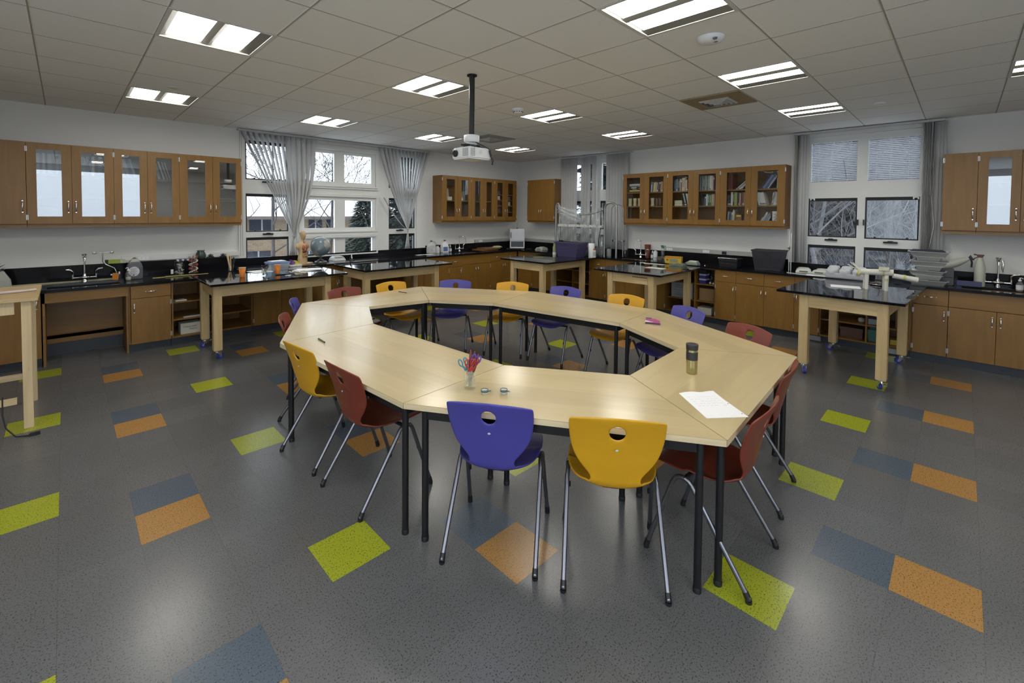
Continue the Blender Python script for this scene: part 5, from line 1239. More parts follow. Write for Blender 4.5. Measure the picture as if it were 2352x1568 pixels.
def scissors(label, loc, rz, hm, up=False, grp=None, tiltv=None, bl=.09):
    t = thing('scissors', label, 'scissors', loc, rz, grp)
    if tiltv: t.rotation_euler = tiltv
    for s in (-1, 1):
        MB().add([(0,s*.002,-.001),(bl,s*.001,-.001),(0,s*.010,-.001),(0,s*.002,.001),(bl,s*.001,.001),(0,s*.010,.001)], [(0,1,2),(5,4,3),(0,3,4,1),(1,4,5,2),(2,5,3,0)]).build('blade', STEEL, t)
        o = MB().tube([(-.040+.024*math.cos(a*PI/8),s*.020+.013*math.sin(a*PI/8),0) for a in range(16)],.0042,6,closed=True).tube([(.008,s*.004,0),(-.006,s*.007,0),(-.018,s*.014,0)],.005,6).build('finger_loop', hm, t)
    return t
for k, (x, y, a) in enumerate(((2.07,6.12,.6),(2.15,6.16,2.0),(2.20,6.10,3.4),(2.12,6.22,4.4),(2.26,6.18,1.2))):
    scissors(('white-handled scissors at the front of the pile','white-handled scissors in the middle of the pile','white-handled scissors right in the pile','white-handled scissors at the back of the pile','white-handled scissors nearest the papers')[k], (x,y,.905+.0085*k), a, WHT, grp='white scissors on the first lab table')
for k in range(3): tag(MB().box((-.16,-.10,0),(.16,.10,.005)).build('paper_sheet', PAPER, None, (2.42+.02*k,6.50,.90+.0055*k), .15-.2*k), ('lowest','middle','top')[k]+' sheet of the paper pile on the first lab table', 'paper', 'papers before the globe')
tag(MB().tube([(.012*math.cos(a)*(1)+.02,.012*math.sin(a),0) for a in [k*.7 for k in range(9)]],.003,6).tube([(-.012+.012*math.cos(a),.012*math.sin(a),0) for a in [k*.7 for k in range(9)]],.003,6).build('magnifier', WHT, None, (2.16,6.58,.9035)), 'white wire ring tool behind the scissors', 'tool')
tag(MB().cyl((0,0,.006),(.13,.01,.006),.006,n=8).build('marker_pen', BLK, None, (1.93,6.24,.90)), 'black pen lying between the cups and scissors', 'pen')
tag(MB().cyl((0,0,.005),(.12,-.01,.005),.005,n=8).build('marker_pen', mat('pen_teal', (.06,.12,.14), .4), None, (2.07,6.28,.90)), 'dark teal pen lying before the right orange cup', 'pen')
# torso
SK = mat('torso_skin', (.50,.36,.20), .45)
t = thing('torso_model', 'anatomical half torso model with open organs on a wooden block', 'anatomy model', (2.62,7.20,CH), R_(-62))
MB().box((-.09,-.125,0),(.09,.125,.025)).build('wooden_base', MAPLEH, t, bevel=.003)
def loft(secs, n=24):
    m = MB(); vs = []; fs = []
    for (z, cx, cy, rx, ry) in secs:
        for i in range(n):
            a = 2*PI*i/n; vs.append((cx+rx*math.cos(a), cy+ry*math.sin(a), z))
    for j in range(len(secs)-1):
        for i in range(n): fs.append((j*n+i, j*n+(i+1)%n, (j+1)*n+(i+1)%n, (j+1)*n+i))
    m.add(vs, fs, True); m.add(vs[:n], [tuple(range(n))[::-1]]); m.add(vs[-n:], [tuple(range(n))]); return m
T0 = .026
b = loft([(T0,0,0,.058,.080),(T0+.06,0,0,.056,.084),(T0+.11,0,0,.050,.074),(T0+.16,0,0,.052,.070),(T0+.21,0,0,.058,.082),(T0+.255,0,0,.056,.096),(T0+.285,-.003,0,.048,.108),(T0+.305,-.005,0,.038,.090),(T0+.318,-.005,0,.030,.050),(T0+.335,-.004,0,.026,.028),(T0+.365,0,0,.026,.026),(T0+.385,.008,0,.038,.030),(T0+.41,.010,0,.047,.036),(T0+.44,.006,0,.052,.041),(T0+.465,.002,0,.050,.041),(T0+.485,0,0,.040,.034),(T0+.497,0,0,.018,.016)], 28)
for s in (-1, 1): b.sphere((0,s*.098,T0+.255),.036,12,8,(.9,.8,1.2)).sphere((-.002,s*.042,T0+.425),.012,8,6,(.8,.5,1.2))
b.sphere((.058,0,T0+.418),.010,8,6,(1,.6,1.4)); b.build('body', SK, t)
for s in (-1, 1): MB().sphere((.051,s*.016,T0+.432),.005,8,6).build('eye', mat('eye_dark', (.05,.03,.02), .3), t)
MB().sphere((.054,0,T0+.396),.009,8,6,(.4,1.1,.35)).build('mouth', mat('lip_red', (.35,.12,.08), .5), t)
MB().sphere((.045,.025,T0+.235),.034,12,8,(.7,.8,1.3)).sphere((.045,-.030,T0+.235),.034,12,8,(.7,.8,1.3)).cyl((.03,0,T0+.28),(.028,0,T0+.335),.009,n=8).build('lungs', mat('organ_pink', (.34,.10,.06), .4), t)
MB().sphere((.05,-.01,T0+.175),.036,12,8,(.6,1.2,.7)).build('liver', mat('organ_dark', (.16,.035,.02), .35), t)
m = MB()
for k in range(14): m.sphere((.052,-.036+.018*(k%5)+.004*(k//5),T0+.10+.02*(k//5)+.006*(k%2)),.013,8,6)
m.tube([(.056,.045*math.cos(a),T0+.115+.04*math.sin(a)) for a in [k*.5-.6 for k in range(10)]],.010,6); m.build('intestines', mat('organ_tan', (.42,.24,.13), .45), t)
# globe
t = thing('globe', 'grey-blue world globe on a black stand beside the torso model', 'globe', (2.90,7.20,CH))
gm = bpy.data.materials.new('globe_map'); gm.use_nodes = True; n_ = gm.node_tree; bs = n_.nodes['Principled BSDF']; tcn = n_.nodes.new('ShaderNodeTexCoord'); nz = n_.nodes.new('ShaderNodeTexNoise'); nz.inputs['Scale'].default_value = 5; nz.inputs['Detail'].default_value = 8
rp = n_.nodes.new('ShaderNodeValToRGB'); rp.color_ramp.elements[0].position = .54; rp.color_ramp.elements[1].position = .58; rp.color_ramp.elements[0].color = (.15,.20,.23,1); rp.color_ramp.elements[1].color = (.33,.33,.29,1)
n_.links.new(tcn.outputs['Object'], nz.inputs['Vector']); n_.links.new(nz.outputs['Fac'], rp.inputs[0]); n_.links.new(rp.outputs[0], bs.inputs['Base Color']); bs.inputs['Roughness'].default_value = .25
gl_ = MB().sphere((0,0,0),.152,36,24).build('ball', gm, t, (0,0,.265))
MB().tube([(.166*math.cos(a)*.42,-.166*math.cos(a)*.0-.0,.265+.166*math.sin(a)) if 0 else (-.166*math.cos(a)*.7071,.166*math.cos(a)*.7071,.265+.166*math.sin(a)) for a in [-1.75+k*.22 for k in range(17)]],.0055,6).build('meridian', CHROME, t)
MB().lathe([(.10,0),(.10,.008),(.07,.035),(.03,.055),(.018,.06),(.018,.11)], n=28).build('stand', BLK, t); MB().tube([(.085*math.cos(a*PI/12),.085*math.sin(a*PI/12),.025) for a in range(24)],.004,6,closed=True).build('ring', CHROME, t)
t = thing('label_maker', 'white desktop device with sloped top right of the globe', 'device', (3.27,7.42,CH), .15)
MB().frustum((0,0,.24,.16),(0,.01,.20,.12),0,.05).frustum((0,.01,.20,.12),(0,.02,.15,.08),.05,.072).build('body', mat('device_white', (.50,.52,.53), .4), t, bevel=.006); MB().box((-.07,-.062,.052),(.07,-.03,.058)).build('key_strip', mat('device_grey', (.28,.29,.31), .5), t)
t = thing('microscope', 'tiny dark microscope on the counter right of the white device', 'microscope', (3.425,7.22,CH), .4)
MB().box((-.03,-.04,0),(.03,.03,.012)).tube([(0,.025,.01),(0,.03,.05),(0,.0,.085)],.008,8).build('stand', BLK, t); MB().cyl((0,-.01,.035),(0,.0,.10),.010,n=10).build('tube', CHROME, t)
for k, (x, y, a) in enumerate(((4.86,7.35,.05),(5.05,7.33,-.1))): tag(MB().box((-.07-.04*k,-.05,0),(.07+.04*k,.05,.0015)).build('paper_sheet', PAPER, None, (x,y,CH), a), ('small paper slip','larger white paper')[k]+' on the counter left of the white jug', 'paper')

# ------------------------------------------------------------------ lab table three: plastic-covered rack, bin
t = thing('plant_rack', 'metal arch rack draped in clear plastic with a white cross shelf', 'rack', (7.35,5.42,CH))
def arch(y0, y1, x_, par, zt=1.03, gr=.019, mm=None):
    pts = [(x_,y0,0.0),(x_,y0,zt-.10)]; r_ = (y0-y1)/2; c0 = (y0+y1)/2
    for k in range(1, 10): a = PI-PI*k/10; pts.append((x_, c0-r_*math.cos(a)*1 if 0 else c0+r_*math.cos(PI*k/10), zt-.10+.10*math.sin(PI*k/10)))
    pts += [(x_,y1,zt-.10),(x_,y1,0.0)]
    return MB().tube(pts, gr, 8).build('arch', mm or mat('dull_metal', (.35,.36,.36), .3, .8), par)
arch(.60,.50,0,t); arch(-.60,-.86,0,t); arch(-.62,-.88,.20,t, 1.0, .008)
MB().box((-.03,-.56,.555),(.12,.52,.60)).build('cross_shelf', mat('shelf_white', (.60,.61,.58), .5), t)
MB().tube([(0,.50,.86),(0,.3,.83),(0,.0,.79),(0,-.3,.81),(0,-.60,.90)],.006,6).tube([(0,.05,.79),(0,.09,.62)],.005,6).tube([(0,.03,.79),(0,.0,.62)],.005,6).tube([(0,-.48,.02),(0,-.47,.3),(0,-.52,.6),(0,-.50,.85)],.014,6).tube([(0,.50,.02),(0,.485,.3),(0,.5,.84)],.012,6).build('black_edge', BLK, t)
vs, fs = [], []; NY, NZ = 36, 16
for j in range(NZ+1):
    for i in range(NY+1):
        y_ = .52-1.10*i/NY; v_ = j/NZ
        top_ = .98-.16*math.sin(PI*i/NY)**.8
        z_ = .02+(top_-.02)*v_
        x_ = -.02+.018*math.sin(i*1.9+j*.7)+.015*math.sin(i*.8-j*1.3)
        vs.append((x_, y_, z_))
for j in range(NZ):
    for i in range(NY): a = j*(NY+1)+i; fs.append((a,a+1,a+NY+2,a+NY+1))
MB().add(vs, fs, True).build('plastic_film', FILM, t)
vs, fs = [], []
for j in range(9):
    for i in range(25):
        u_ = i/24; v_ = j/8; y_ = .52-.62*u_; z_ = .99-.12*u_-(.05+.30*u_*(1-u_*.3))*v_
        vs.append((-.05+.02*math.sin(i*2.3+j*1.1)-.015*math.sin(j*3.1), y_, z_+.008*math.sin(i*1.7+j*2.9)))
for j in range(8):
    for i in range(24): a = j*25+i; fs.append((a,a+1,a+26,a+25))
MB().add(vs, fs, True).build('bunched_film', FILM, t)
m = MB()
for k in range(16):
    a = .52-.03*(k%3); e_ = -.02-.035*k*.6; z1 = .99-.010*k; z2 = .90-.019*k
    m.tube([(-.06,a,z1),(-.07,(a+e_)/2,(z1+z2)/2-.03*math.sin(k)-.01),(-.065,e_+.25*(k/16),z2)],.0022+.001*(k%2),5)
m.build('film_highlights', glass_mat('film_highlight', (.7,.7,.7), .25, .1, haze=.55), t)  # film highlights added as thin pale tubes over the bunched plastic
t = thing('storage_bin', 'lidless purple plastic bin in front of the plastic-draped rack', 'bin', (7.10,5.34,.90), -PI/2)
t.location = (7.02,5.36,.90)
PUR = mat('purple_plastic', (.060,.052,.125), .4)
t.scale = (.9,.9,.93); MB().tray((0,0,.50,.30),(0,0,.60,.38),0,.29,.004).build('tub', PUR, t); MB().box((-.315,-.20,.275),(.315,-.185,.30)).box((-.315,.185,.275),(.315,.20,.30)).box((-.315,-.185,.275),(-.30,.185,.30)).box((.30,-.185,.275),(.315,.185,.30)).box((-.29,-.178,.19),(.29,-.170,.205)).build('rim', PUR, t)
MB().box((.275,-.19,.10),(.31,-.155,.18)).build('latch', mat('latch_dark', (.03,.03,.05), .4), t)
t = thing('long_tool', 'black handled rod lying across the purple bin', 'tool', (7.0,5.64,1.18)); MB().cyl((0,0,.012),(.02,-.60,.0),.007,n=8).build('rod', mat('rod_brown', (.12,.09,.05), .5), t); MB().cyl((0,0,.014),(.002,-.10,.012),.016,.012,n=10).build('grip', BLK, t)
lathed('paper_towel', 'upright white paper towel roll right of the purple bin', 'paper towel', (7.15,4.975,.90), [(.055,0),(.058,.003),(.058,.265),(.02,.268),(.018,.25)], PAPER)
t = lathed('pill_bottle', 'small white bottle with a red-brown cap beside the towel roll', 'bottle', (7.05,4.895,.90), [(.034,0),(.036,.005),(.036,.13),(.03,.14)], mat('label_white', (.62,.62,.64), .5), [('cap', [(.033,.14),(.033,.165),(0,.167)], mat('cap_red', (.30,.06,.03), .4)), ('label', [(.0365,.03),(.0365,.11)], mat('label_grey', (.4,.4,.4), .5))])
t.location = (7.16,4.92,.90)
t = lathed('green_bottle', 'small bottle of pale green liquid left of the purple bin', 'bottle', (7.05,5.80,.90), [(.036,0),(.038,.006),(.038,.15),(.024,.19),(.024,.20)], mat('green_liquid', (.33,.40,.20), .2), [('cap', [(.026,.20),(.026,.225)], mat('cap_green', (.35,.42,.2), .4)), ('foot', [(.039,0),(.039,.05)], PLWHITE)])
t = lathed('wash_bottle', 'tall clear squeeze bottle left of the rack right arch', 'bottle', (7.55,5.02,CH), [(.04,0),(.042,.01),(.042,.15),(.02,.19),(.018,.20)], CLEAR, [('nozzle', [(.02,.20),(.018,.22),(.004,.27),(.002,.29)], PLWHITE)])
lathed('storage_bottle', 'short grey bottle with black cap beneath the rack arch', 'bottle', (7.52,4.83,CH), [(.040,0),(.042,.01),(.042,.13),(.03,.145)], mat('bottle_grey', (.25,.26,.26), .3), [('cap', [(.03,.145),(.03,.17),(0,.171)], BLK)])
t = lathed('flask', 'clear bulb-shaped glass bottle left of the sink tap, right wall', 'flask', (7.62,4.53,CH), [(.03,0),(.055,.03),(.062,.09),(.05,.15),(.02,.21),(.014,.26),(.018,.27)], JAR)
lathed('plant_pot', 'reddish brown plastic cup behind the sink tap, right wall', 'cup', (7.80,4.16,CH), [(.040,0),(.058,.25),(.055,.25),(.038,.004),(0,.004)], mat('terracotta', (.13,.03,.018), .45))
lathed('pump_bottle', 'white cylindrical bottle with a printed label behind the fourth lab table', 'bottle', (7.48,3.84,CH), [(.036,0),(.038,.006),(.038,.155),(.02,.165),(.018,.175)], mat('bottle_pale', (.50,.51,.52), .4), [('print', [(.0385,.05),(.0385,.055)], BLK)])
t = lathed('spray_bottle', 'small bottle with a green trigger spray on the right wall backsplash', 'spray bottle', (7.84,3.88,CH), [(.03,0),(.032,.01),(.032,.16),(.015,.20)], CLEAR); MB().frustum((0,0,.03,.04),(0,.01,.02,.05),.20,.25).tube([(0,-.03,.24),(0,-.06,.235)],.006,6).build('trigger', mat('green_trigger', (.02,.15,.12), .4), t)
for k, (y, m_) in enumerate(((3.76,CLEAR),(3.62,mat('tub_pinkish', (.35,.24,.22), .4)))):
    t = thing('food_tub', ('clear lidded tub','pinkish lidded tub next to the yellow carton')[k]+' on the right wall counter', 'tub', (7.50,y,CH)); MB().lathe([(.06,0),(.07,.06)], n=20).build('tub', m_, t); MB().lathe([(.074,.06),(.074,.07),(0,.072)], n=20).build('lid', CLEAR, t); MB().sphere((0,0,.03),.05,12,8,(1,1,.5)).build('contents', mat('contents_brown', (.14,.09,.07), .7), t)
t = thing('yellow_carton', 'open yellow cardboard carton with orange lettering on the right counter', 'box', (7.27,3.40,CH), -PI/2+.15)
YC = mat('yellow_card', (.55,.40,.03), .5)
m = MB().tray((0,0,.26,.09),(0,0,.27,.10),0,.115,.004); m.build('carton', YC, t); MB().box((-.135,-.052,.09),(.135,-.0495,.117)).build('orange_band', mat('orange_print', (.55,.20,.03), .5), t)
MB().box((-.05,-.0525,.03),(.08,-.0500,.075)).build('window_print', mat('print_grey', (.2,.24,.18), .5), t); MB().sphere((-.09,-.051,.06),.018,12,8,(1,.1,.7)).build('round_mark', mat('red_print', (.35,.05,.03), .5), t)
t = thing('clear_tray', 'clear plastic tray of small metal parts before the yellow carton', 'tray', (7.04,3.22,.90), -PI/2+.1)
MB().tray((0,0,.24,.13),(0,0,.27,.15),0,.045,.003).build('tray', CLEAR, t); m = MB()
for k in range(40): m.cbox((rnd.uniform(-.10,.10),rnd.uniform(-.05,.05),rnd.uniform(.008,.04)),(.022,.008,.006),Matrix.Rotation(rnd.uniform(0,3),4,'Z') if 0 else None)
m.build('metal_parts', mat('parts_green', (.28,.30,.20), .4, .4, noise=.5, nscale=50), t)
t = thing('tape_dispenser', 'grey and lime desk device at the end of the fourth lab table', 'tape dispenser', (7.32,3.08,CH), -PI/2-.1)
t.location = (7.34,3.10,CH)
MB().frustum((0,0,.20,.12),(.0,0,.17,.09),0,.05).build('body', mat('tape_grey', (.30,.33,.37), .35), t, bevel=.008); MB().box((-.10,-.062,.02),(.10,-.057,.035)).build('lime_strip', mat('tape_lime', (.33,.38,.10), .4), t); MB().box((-.06,-.03,.05),(.07,.04,.062)).build('pale_top', PLWHITE, t, bevel=.003)
t = thing('paper_tray', 'white shallow paper on the fourth lab table top', 'paper', (6.43,3.30,.90), -.12); MB().tray((0,0,.12,.30),(0,0,.13,.31),0,.008,.004).build('sheet', mat('cream_paper', (.66,.64,.52), .6), t)
scissors('pale scissors on the fourth lab table beside the bottle', (7.05,3.86,.905), .8, mat('scissor_cream', (.5,.47,.36), .5))
tag(MB().box((-.05,-.16,0),(.05,.16,.002)).build('paper_sheet', mat('cream_paper', (.66,.64,.52), .6), None, (6.99,3.60,.90), .1), 'pale paper strip before the tubs on the fourth lab table', 'paper')
tag(MB().box((-.05,-.04,0),(.05,.04,.002)).build('paper_scrap', mat('cream_paper', (.66,.64,.52), .6), None, (7.04,3.90,.90), .6), 'small paper scrap beneath the pale scissors', 'paper')
bpy.data.objects['paper_scrap'].location = (7.0,3.76,.90)
tag(MB().lathe([(.010,0),(.012,.004),(.004,.012)], n=10).build('push_pin', CHROME, None, (7.32,2.90,CH)), 'tiny shiny screw at the corner of the fourth lab table', 'screw')
t = thing('pencil', 'yellow-green pencil lying on the third lab table', 'pencil', (6.28,5.68,.905), 0)
MB().cyl((0,0,0),(.13,-.13,0),.004,n=6).build('body', mat('pencil_green', (.35,.38,.05), .5), t); MB().cyl((-.006,.006,0),(0,0,0),.001,.004,n=6).build('tip', BLK, t)

# ------------------------------------------------------------------ right counter
def basket(label, loc, rz, w0, d0, w1, d1, h, m_, cat='basket'):
    t = thing('storage_basket', label, cat, loc, rz); MB().tray((0,0,w0,d0),(0,0,w1,d1),0,h,.005).build('tub', m_, t)
    MB().box((-w1/2-.006,-d1/2-.006,h-.02),(w1/2+.006,-d1/2,h)).box((-w1/2-.006,d1/2,h-.02),(w1/2+.006,d1/2+.006,h)).box((-w1/2-.006,-d1/2,h-.02),(-w1/2,d1/2,h)).box((w1/2,-d1/2,h-.02),(w1/2+.006,d1/2,h)).build('rim', m_, t)
    return t
DKB = mat('dark_basket', (.030,.030,.042), .5, bump=.5, bscale=90)
t = basket('tall dark grey woven plastic basket on the right wall counter', (7.55,2.04,CH), -PI/2+.05, .33, .24, .42, .30, .30, DKB)
MB().box((-.06,-.158,.235),(.06,-.150,.262)).build('hand_hole', BLK, t)
m = MB()
for i in range(14):
    for j in range(5): m.cbox((-.17+.026*i,-.1235-.0065*j-.004,.05+.035*j),(.010,.004,.016))
m.build('perforations', mat('basket_hole', (.012,.012,.016), .6), t)
t = basket('low black perforated basket left of the tall dark one', (7.55,2.60,CH), -PI/2, .26, .18, .29, .21, .13, BLK)
m = MB()
for i in range(10):
    for j in range(2): m.cbox((-.12+.026*i,-.098-.004*j,.05+.05*j),(.006,.004,.006))
m.build('perforations', mat('holes_light', (.2,.2,.2), .5), t)
MB().cyl((-.15,-.10,.132),(.13,-.10,.134),.005,n=6).build('wire', CHROME, t)
for k, (y, dx) in enumerate(((1.815,0),(1.79,.01))):
    t = thing('support_rod', ('thin white rod leaning beside the dark basket','second thin white rod beside the dark basket')[k], 'rod', (7.70,y,CH)); MB().cyl((0,0,0),(.0,.005,.60-.05*k),.006,n=8).build('rod', PLWHITE, t)
    if k == 0: MB().sphere((0,.0,.33),.016,10,6).cyl((-.02,0,.30),(.02,0,.36),.005,n=6).cyl((0,-.03,.34),(0,.03,.33),.005,n=6).build('clamp', mat('clamp_brass', (.2,.17,.13), .35, .8), t)
tag(MB().tube([(0,0,.005),(.03,-.05,.005),(-.05,-.12,.005),(-.08,-.05,.006),(-.02,.04,.005),(-.10,.10,.005)],.005,6).build('power_cord', BLK, None, (7.45,1.93,CH)), 'short black cord by the foot of the dark basket', 'cord')
for k, (y, a) in enumerate(((1.60,.2),(1.38,-.1))): scale(('left of two white kitchen scales before the right window','right of two white kitchen scales before the right window')[k], (7.58,y,CH), -PI/2+a, mat('scale_pale', (.55,.56,.52), .4))
tag(MB().cyl((0,0,.004),(.12,.26,.004),.004,n=6).build('glass_rod', PLWHITE, None, (7.25,1.50,CH)), 'thin rod lying in front of the white scales', 'rod')
tag(MB().box((-.07,-.13,0),(.07,.13,.003)).build('paper_sheet', PAPER, None, (7.32,1.38,CH), .05), 'white paper before the scales on the right counter', 'paper')
# cups stack
CUPM = mat('cloudy_plastic', (.55,.56,.60), .3)
t = thing('egg_tray', 'stack of cloudy white moulded plastic cup trays on the right counter', 'cup trays', (7.33,1.07,CH), -PI/2)
m = MB().frustum((0,0,.40,.24),(0,0,.43,.27),0,.065); m.build('lower_tray', CUPM, t, bevel=.012)
for r_, (dy, z_) in enumerate(((-.075,.085),(.02,.10),(.10,.115))):
    for i in range(3): MB().lathe([(.058,-.03),(.064,.0),(.062,.02),(.05,.03),(0,.031)], c=(-.14+.14*i,dy,z_), n=18).build('cup_dome', CUPM, t)
# paper horse
PH = mat('paper_tube', (.62,.61,.56), .7); TP = mat('masking_tape', (.50,.48,.22), .6)
t = thing('paper_sculpture', 'white rolled-paper horse sculpture with four legs and a tail bundle', 'paper model', (6.46,.66,.90), 0)
def pt(x, y, z): return (x, y, z)
MB().cyl((0,.20,.225),(.05,-.13,.235),.040,.042,n=14).build('body', PH, t)
for x, y in ((-.02,.13),(.06,.16),(-.02,-.07),(.06,-.04)):
    l = MB().cyl((x,y,0.0),(x+.005,y,.20),.0195,.022,n=12).build('leg', PH, t)
MB().cyl((.02,-.13,.20),(.10,-.36,.16),.030,.036,n=12).build('neck_roll', PH, t); MB().frustum((.02,-.04,.09,.11),(.02,-.04,.08,.10),.26,.30).build('back_pad', mat('pad_pale', (.55,.54,.44), .7), t)
m = MB()
for k, (dx, dz) in enumerate(((-.08,.09),(-.03,.12),(.03,.11),(.07,.08),(.0,.05))): m.cyl((0,.19,.225),(dx,.33-.02*k,.225+dz*1.0),.008,.006,n=7)
m.build('paper_strips', PH, t)
MB().cyl((-.0,.20,.20),(-.0,.235,.21),.043,n=14).cyl((.035,-.02,.232),(.04,-.05,.233),.0435,n=14).cyl((-.02,-.07,.13),(-.02,-.07,.16),.0235,n=12).cyl((.0,.13,.0),(.0,.13,.02),.021,n=12).cyl((.05,-.22,.187),(.06,-.245,.182),.035,n=12).build('tape_bands', TP, t)
bpy.data.objects['paper_sculpture'].location = (6.50,.64,.90); bpy.data.objects['paper_sculpture'].scale = (.86,.86,.86)
t = thing('petri_dish', 'dark round lidded dish under the paper horse', 'dish', (6.98,.72,.90)); MB().lathe([(.07,0),(.075,.01),(.07,.025),(.05,.03),(.02,.045),(0,.046)], n=24).build('dish', mat('dish_dark', (.05,.04,.035), .15, .6), t); MB().tube([(.076*math.cos(a*PI/12),.076*math.sin(a*PI/12),.012) for a in range(24)],.004,6,closed=True).build('chrome_rim', CHROME, t)
t.location = (6.95,.70,.90)
tag(MB().box((-.10,-.14,0),(.10,.14,.003)).build('paper_sheet', PAPER, None, (6.50,.95,.90), .2), 'white paper sheet left of the paper horse legs', 'paper')
t = thing('beaker', 'clear beaker standing behind the paper horse', 'beaker', (7.42,.72,CH)); MB().lathe([(.055,0),(.057,.01),(.057,.13),(.06,.135),(.055,.134),(.053,.012),(0,.011)], n=20).build('glass', CLEAR, t); MB().cyl((.0,0,.012),(-.03,.02,.18),.005,n=6).build('stirrer', mat('stir_brown', (.3,.18,.06), .5), t)
# steel tray stack
STL = mat('tray_steel', (.50,.51,.50), .35, .5)
zt = CH
TR = [(.34,.25,0,.056,.0),(.24,.19,.0,.056,.05),(.32,.24,-.01,.054,-.08),(.24,.19,.0,.054,.05),(.32,.24,.0,.054,.08),(.23,.18,.0,.054,-.05),(.35,.26,-.0,.058,.06)]
for k, (w_, d_, off, h_, a) in enumerate(TR):
    t = thing('steel_tray', f"{('lowest wide','second smaller','third wide','fourth','fifth wide','sixth smaller','topmost wide')[k]} steel tray in the stack right of the horse", 'steel tray', (7.44+off*.3,.28-off,zt), -PI/2+a*.6, 'stacked steel trays')
    MB().tray((0,0,w_*.82,d_*.78),(0,0,w_,d_),0,h_,.003).build('pan', STL, t)
    MB().box((-w_/2-.016,-d_/2-.010,h_-.003),(w_/2+.016,-d_/2,h_)).box((-w_/2-.016,d_/2,h_-.003),(w_/2+.016,d_/2+.010,h_)).box((-w_/2-.016,-d_/2,h_-.003),(-w_/2,d_/2,h_)).box((w_/2,-d_/2,h_-.003),(w_/2+.016,d_/2,h_)).build('lip', STL, t)
    zt += h_+.002
tag(MB().frustum((0,0,.32,.22),(0,0,.26,.16),0,.018).build('folded_cloth', mat('cloth_navy', (.03,.035,.055), .8, bump=.6, bscale=25), None, (7.44,.29,zt), -PI/2+.1), 'dark navy cloth lying on the topmost steel tray', 'cloth')
t = thing('grey_case', 'grey storage case behind the steel trays', 'case', (7.62,.16,CH)); MB().box((-.11,-.10,0),(.11,.12,.19)).build('case', mat('case_grey', (.10,.10,.105), .5), t, bevel=.008); MB().box((-.112,-.09,.09),(-.11,.11,.10)).build('seam', BLK, t)
# spray bottles
SB = mat('spray_white', (.52,.53,.46), .35)
t = thing('spray_bottle', 'upright white spray bottle with a dark red trigger, right backsplash', 'spray bottle', (7.70,-.155,CH+.0), 0)
MB().lathe([(.045,0),(.048,.01),(.048,.22),(.036,.28),(.022,.33),(.020,.34)], n=22).build('bottle', SB, t)
MB().frustum((0,0,.04,.04),(0,-.0,.036,.07),.34,.375).tube([(0,.03,.37),(0,.055,.375)],.008,8).tube([(0,.02,.345),(0,.05,.325),(0,.055,.31)],.006,6).build('trigger', mat('trigger_red', (.09,.02,.02), .4), t)
t = thing('spray_bottle', 'second spray bottle lying tilted against the upright white one', 'spray bottle', (7.77,.20,CH+.175), 0)
t.rotation_euler = (R_(62),0,0); 
MB().lathe([(.043,0),(.046,.01),(.046,.19),(.034,.25),(.020,.29),(.018,.30)], n=22).build('bottle', SB, t); MB().frustum((0,0,.035,.035),(0,0,.03,.07),.30,.33).tube([(0,-.01,.31),(0,-.05,.30),(0,-.10,.27)],.009,8).build('trigger', BLK, t)
t = thing('blue_sponge', 'slate blue plastic tray standing at the right sink edge', 'tray', (7.60,-.07,CH), 0); MB().box((-.01,-.105,0),(.012,.105,.062)).build('tray', mat('slate_blue', (.07,.08,.19), .5), t, bevel=.004)
# left wooden workbench
t = thing('workbench', 'raw pine workbench cut by the left edge of the photo', 'workbench', (-1.36,5.12,0))
MB().box((0,0,1.012),(1.20,.83,1.04)).build('tabletop', MAPLEH, t, bevel=.002)
for x, y in ((1.105,.03),(1.105,.735),(.06,.03),(.06,.735)):
    MB().box((x,y,0),(x+.055,y+.042,1.011)).build('leg', PINE, t, bevel=.003)
for y in (.03,.765): MB().box((.12,y+.0,.915),(1.07,y+.03,1.011)).build('apron', PINE, t)
PINEH = wood('raw_pine_rail', (0.55,0.42,0.24), (0.70,0.56,0.34), 0.6, (.6,9,9), 2.4)
MB().box((.12,.06,.20),(1.07,.10,.245)).build('stretcher', PINEH, t); MB().box((.12,.72,.22),(1.07,.76,.265)).build('stretcher', PINEH, t)
for x in (.45,.80): MB().box((x,.10,.205),(x+.05,.72,.245)).build('cross_brace', PINEH, t)
t = thing('pink_tool', 'pale pink-white pen-like tool on the pine workbench', 'tool', (-.42,5.45,1.0405), .02)
MB().cyl((0,0,.012),(.17,.03,.012),.011,n=10).cyl((.17,.03,.012),(.24,.05,.014),.008,.012,n=8).build('body', mat('pale_pink', (.60,.52,.52), .5), t)
t = thing('potted_plant', 'dark pointed leaves of a plant at the left photo edge', 'plant', (-.64,7.36,CL))
MB().lathe([(.05,0),(.075,.14),(.072,.14),(.0,.12)], n=20).build('pot', mat('pot_grey', (.30,.32,.30), .6), t)
m = MB()
for k in range(10):
    a = k*.68+.2; L_ = .17+.03*(k%3); zz = .15+.035*(k%4)
    m.tube([(0,0,zz-.03),(L_*.5*math.cos(a),L_*.5*math.sin(a),zz+.04),(L_*math.cos(a),L_*math.sin(a),zz+.09)],.01,6,rs=[.012,.010,.001])
m.build('leaves', mat('leaf_dark', (.02,.05,.02), .5), t)
t = thing('draped_jug', 'pale translucent jug half hidden behind the pine workbench', 'jug', (-.50,7.30,CL)); MB().frustum((0,0,.16,.10),(0,0,.14,.09),0,.11).frustum((0,0,.14,.09),(-.02,0,.07,.05),.11,.22).build('bottle', mat('jug_pale', (.40,.42,.38), .4), t, bevel=.012)
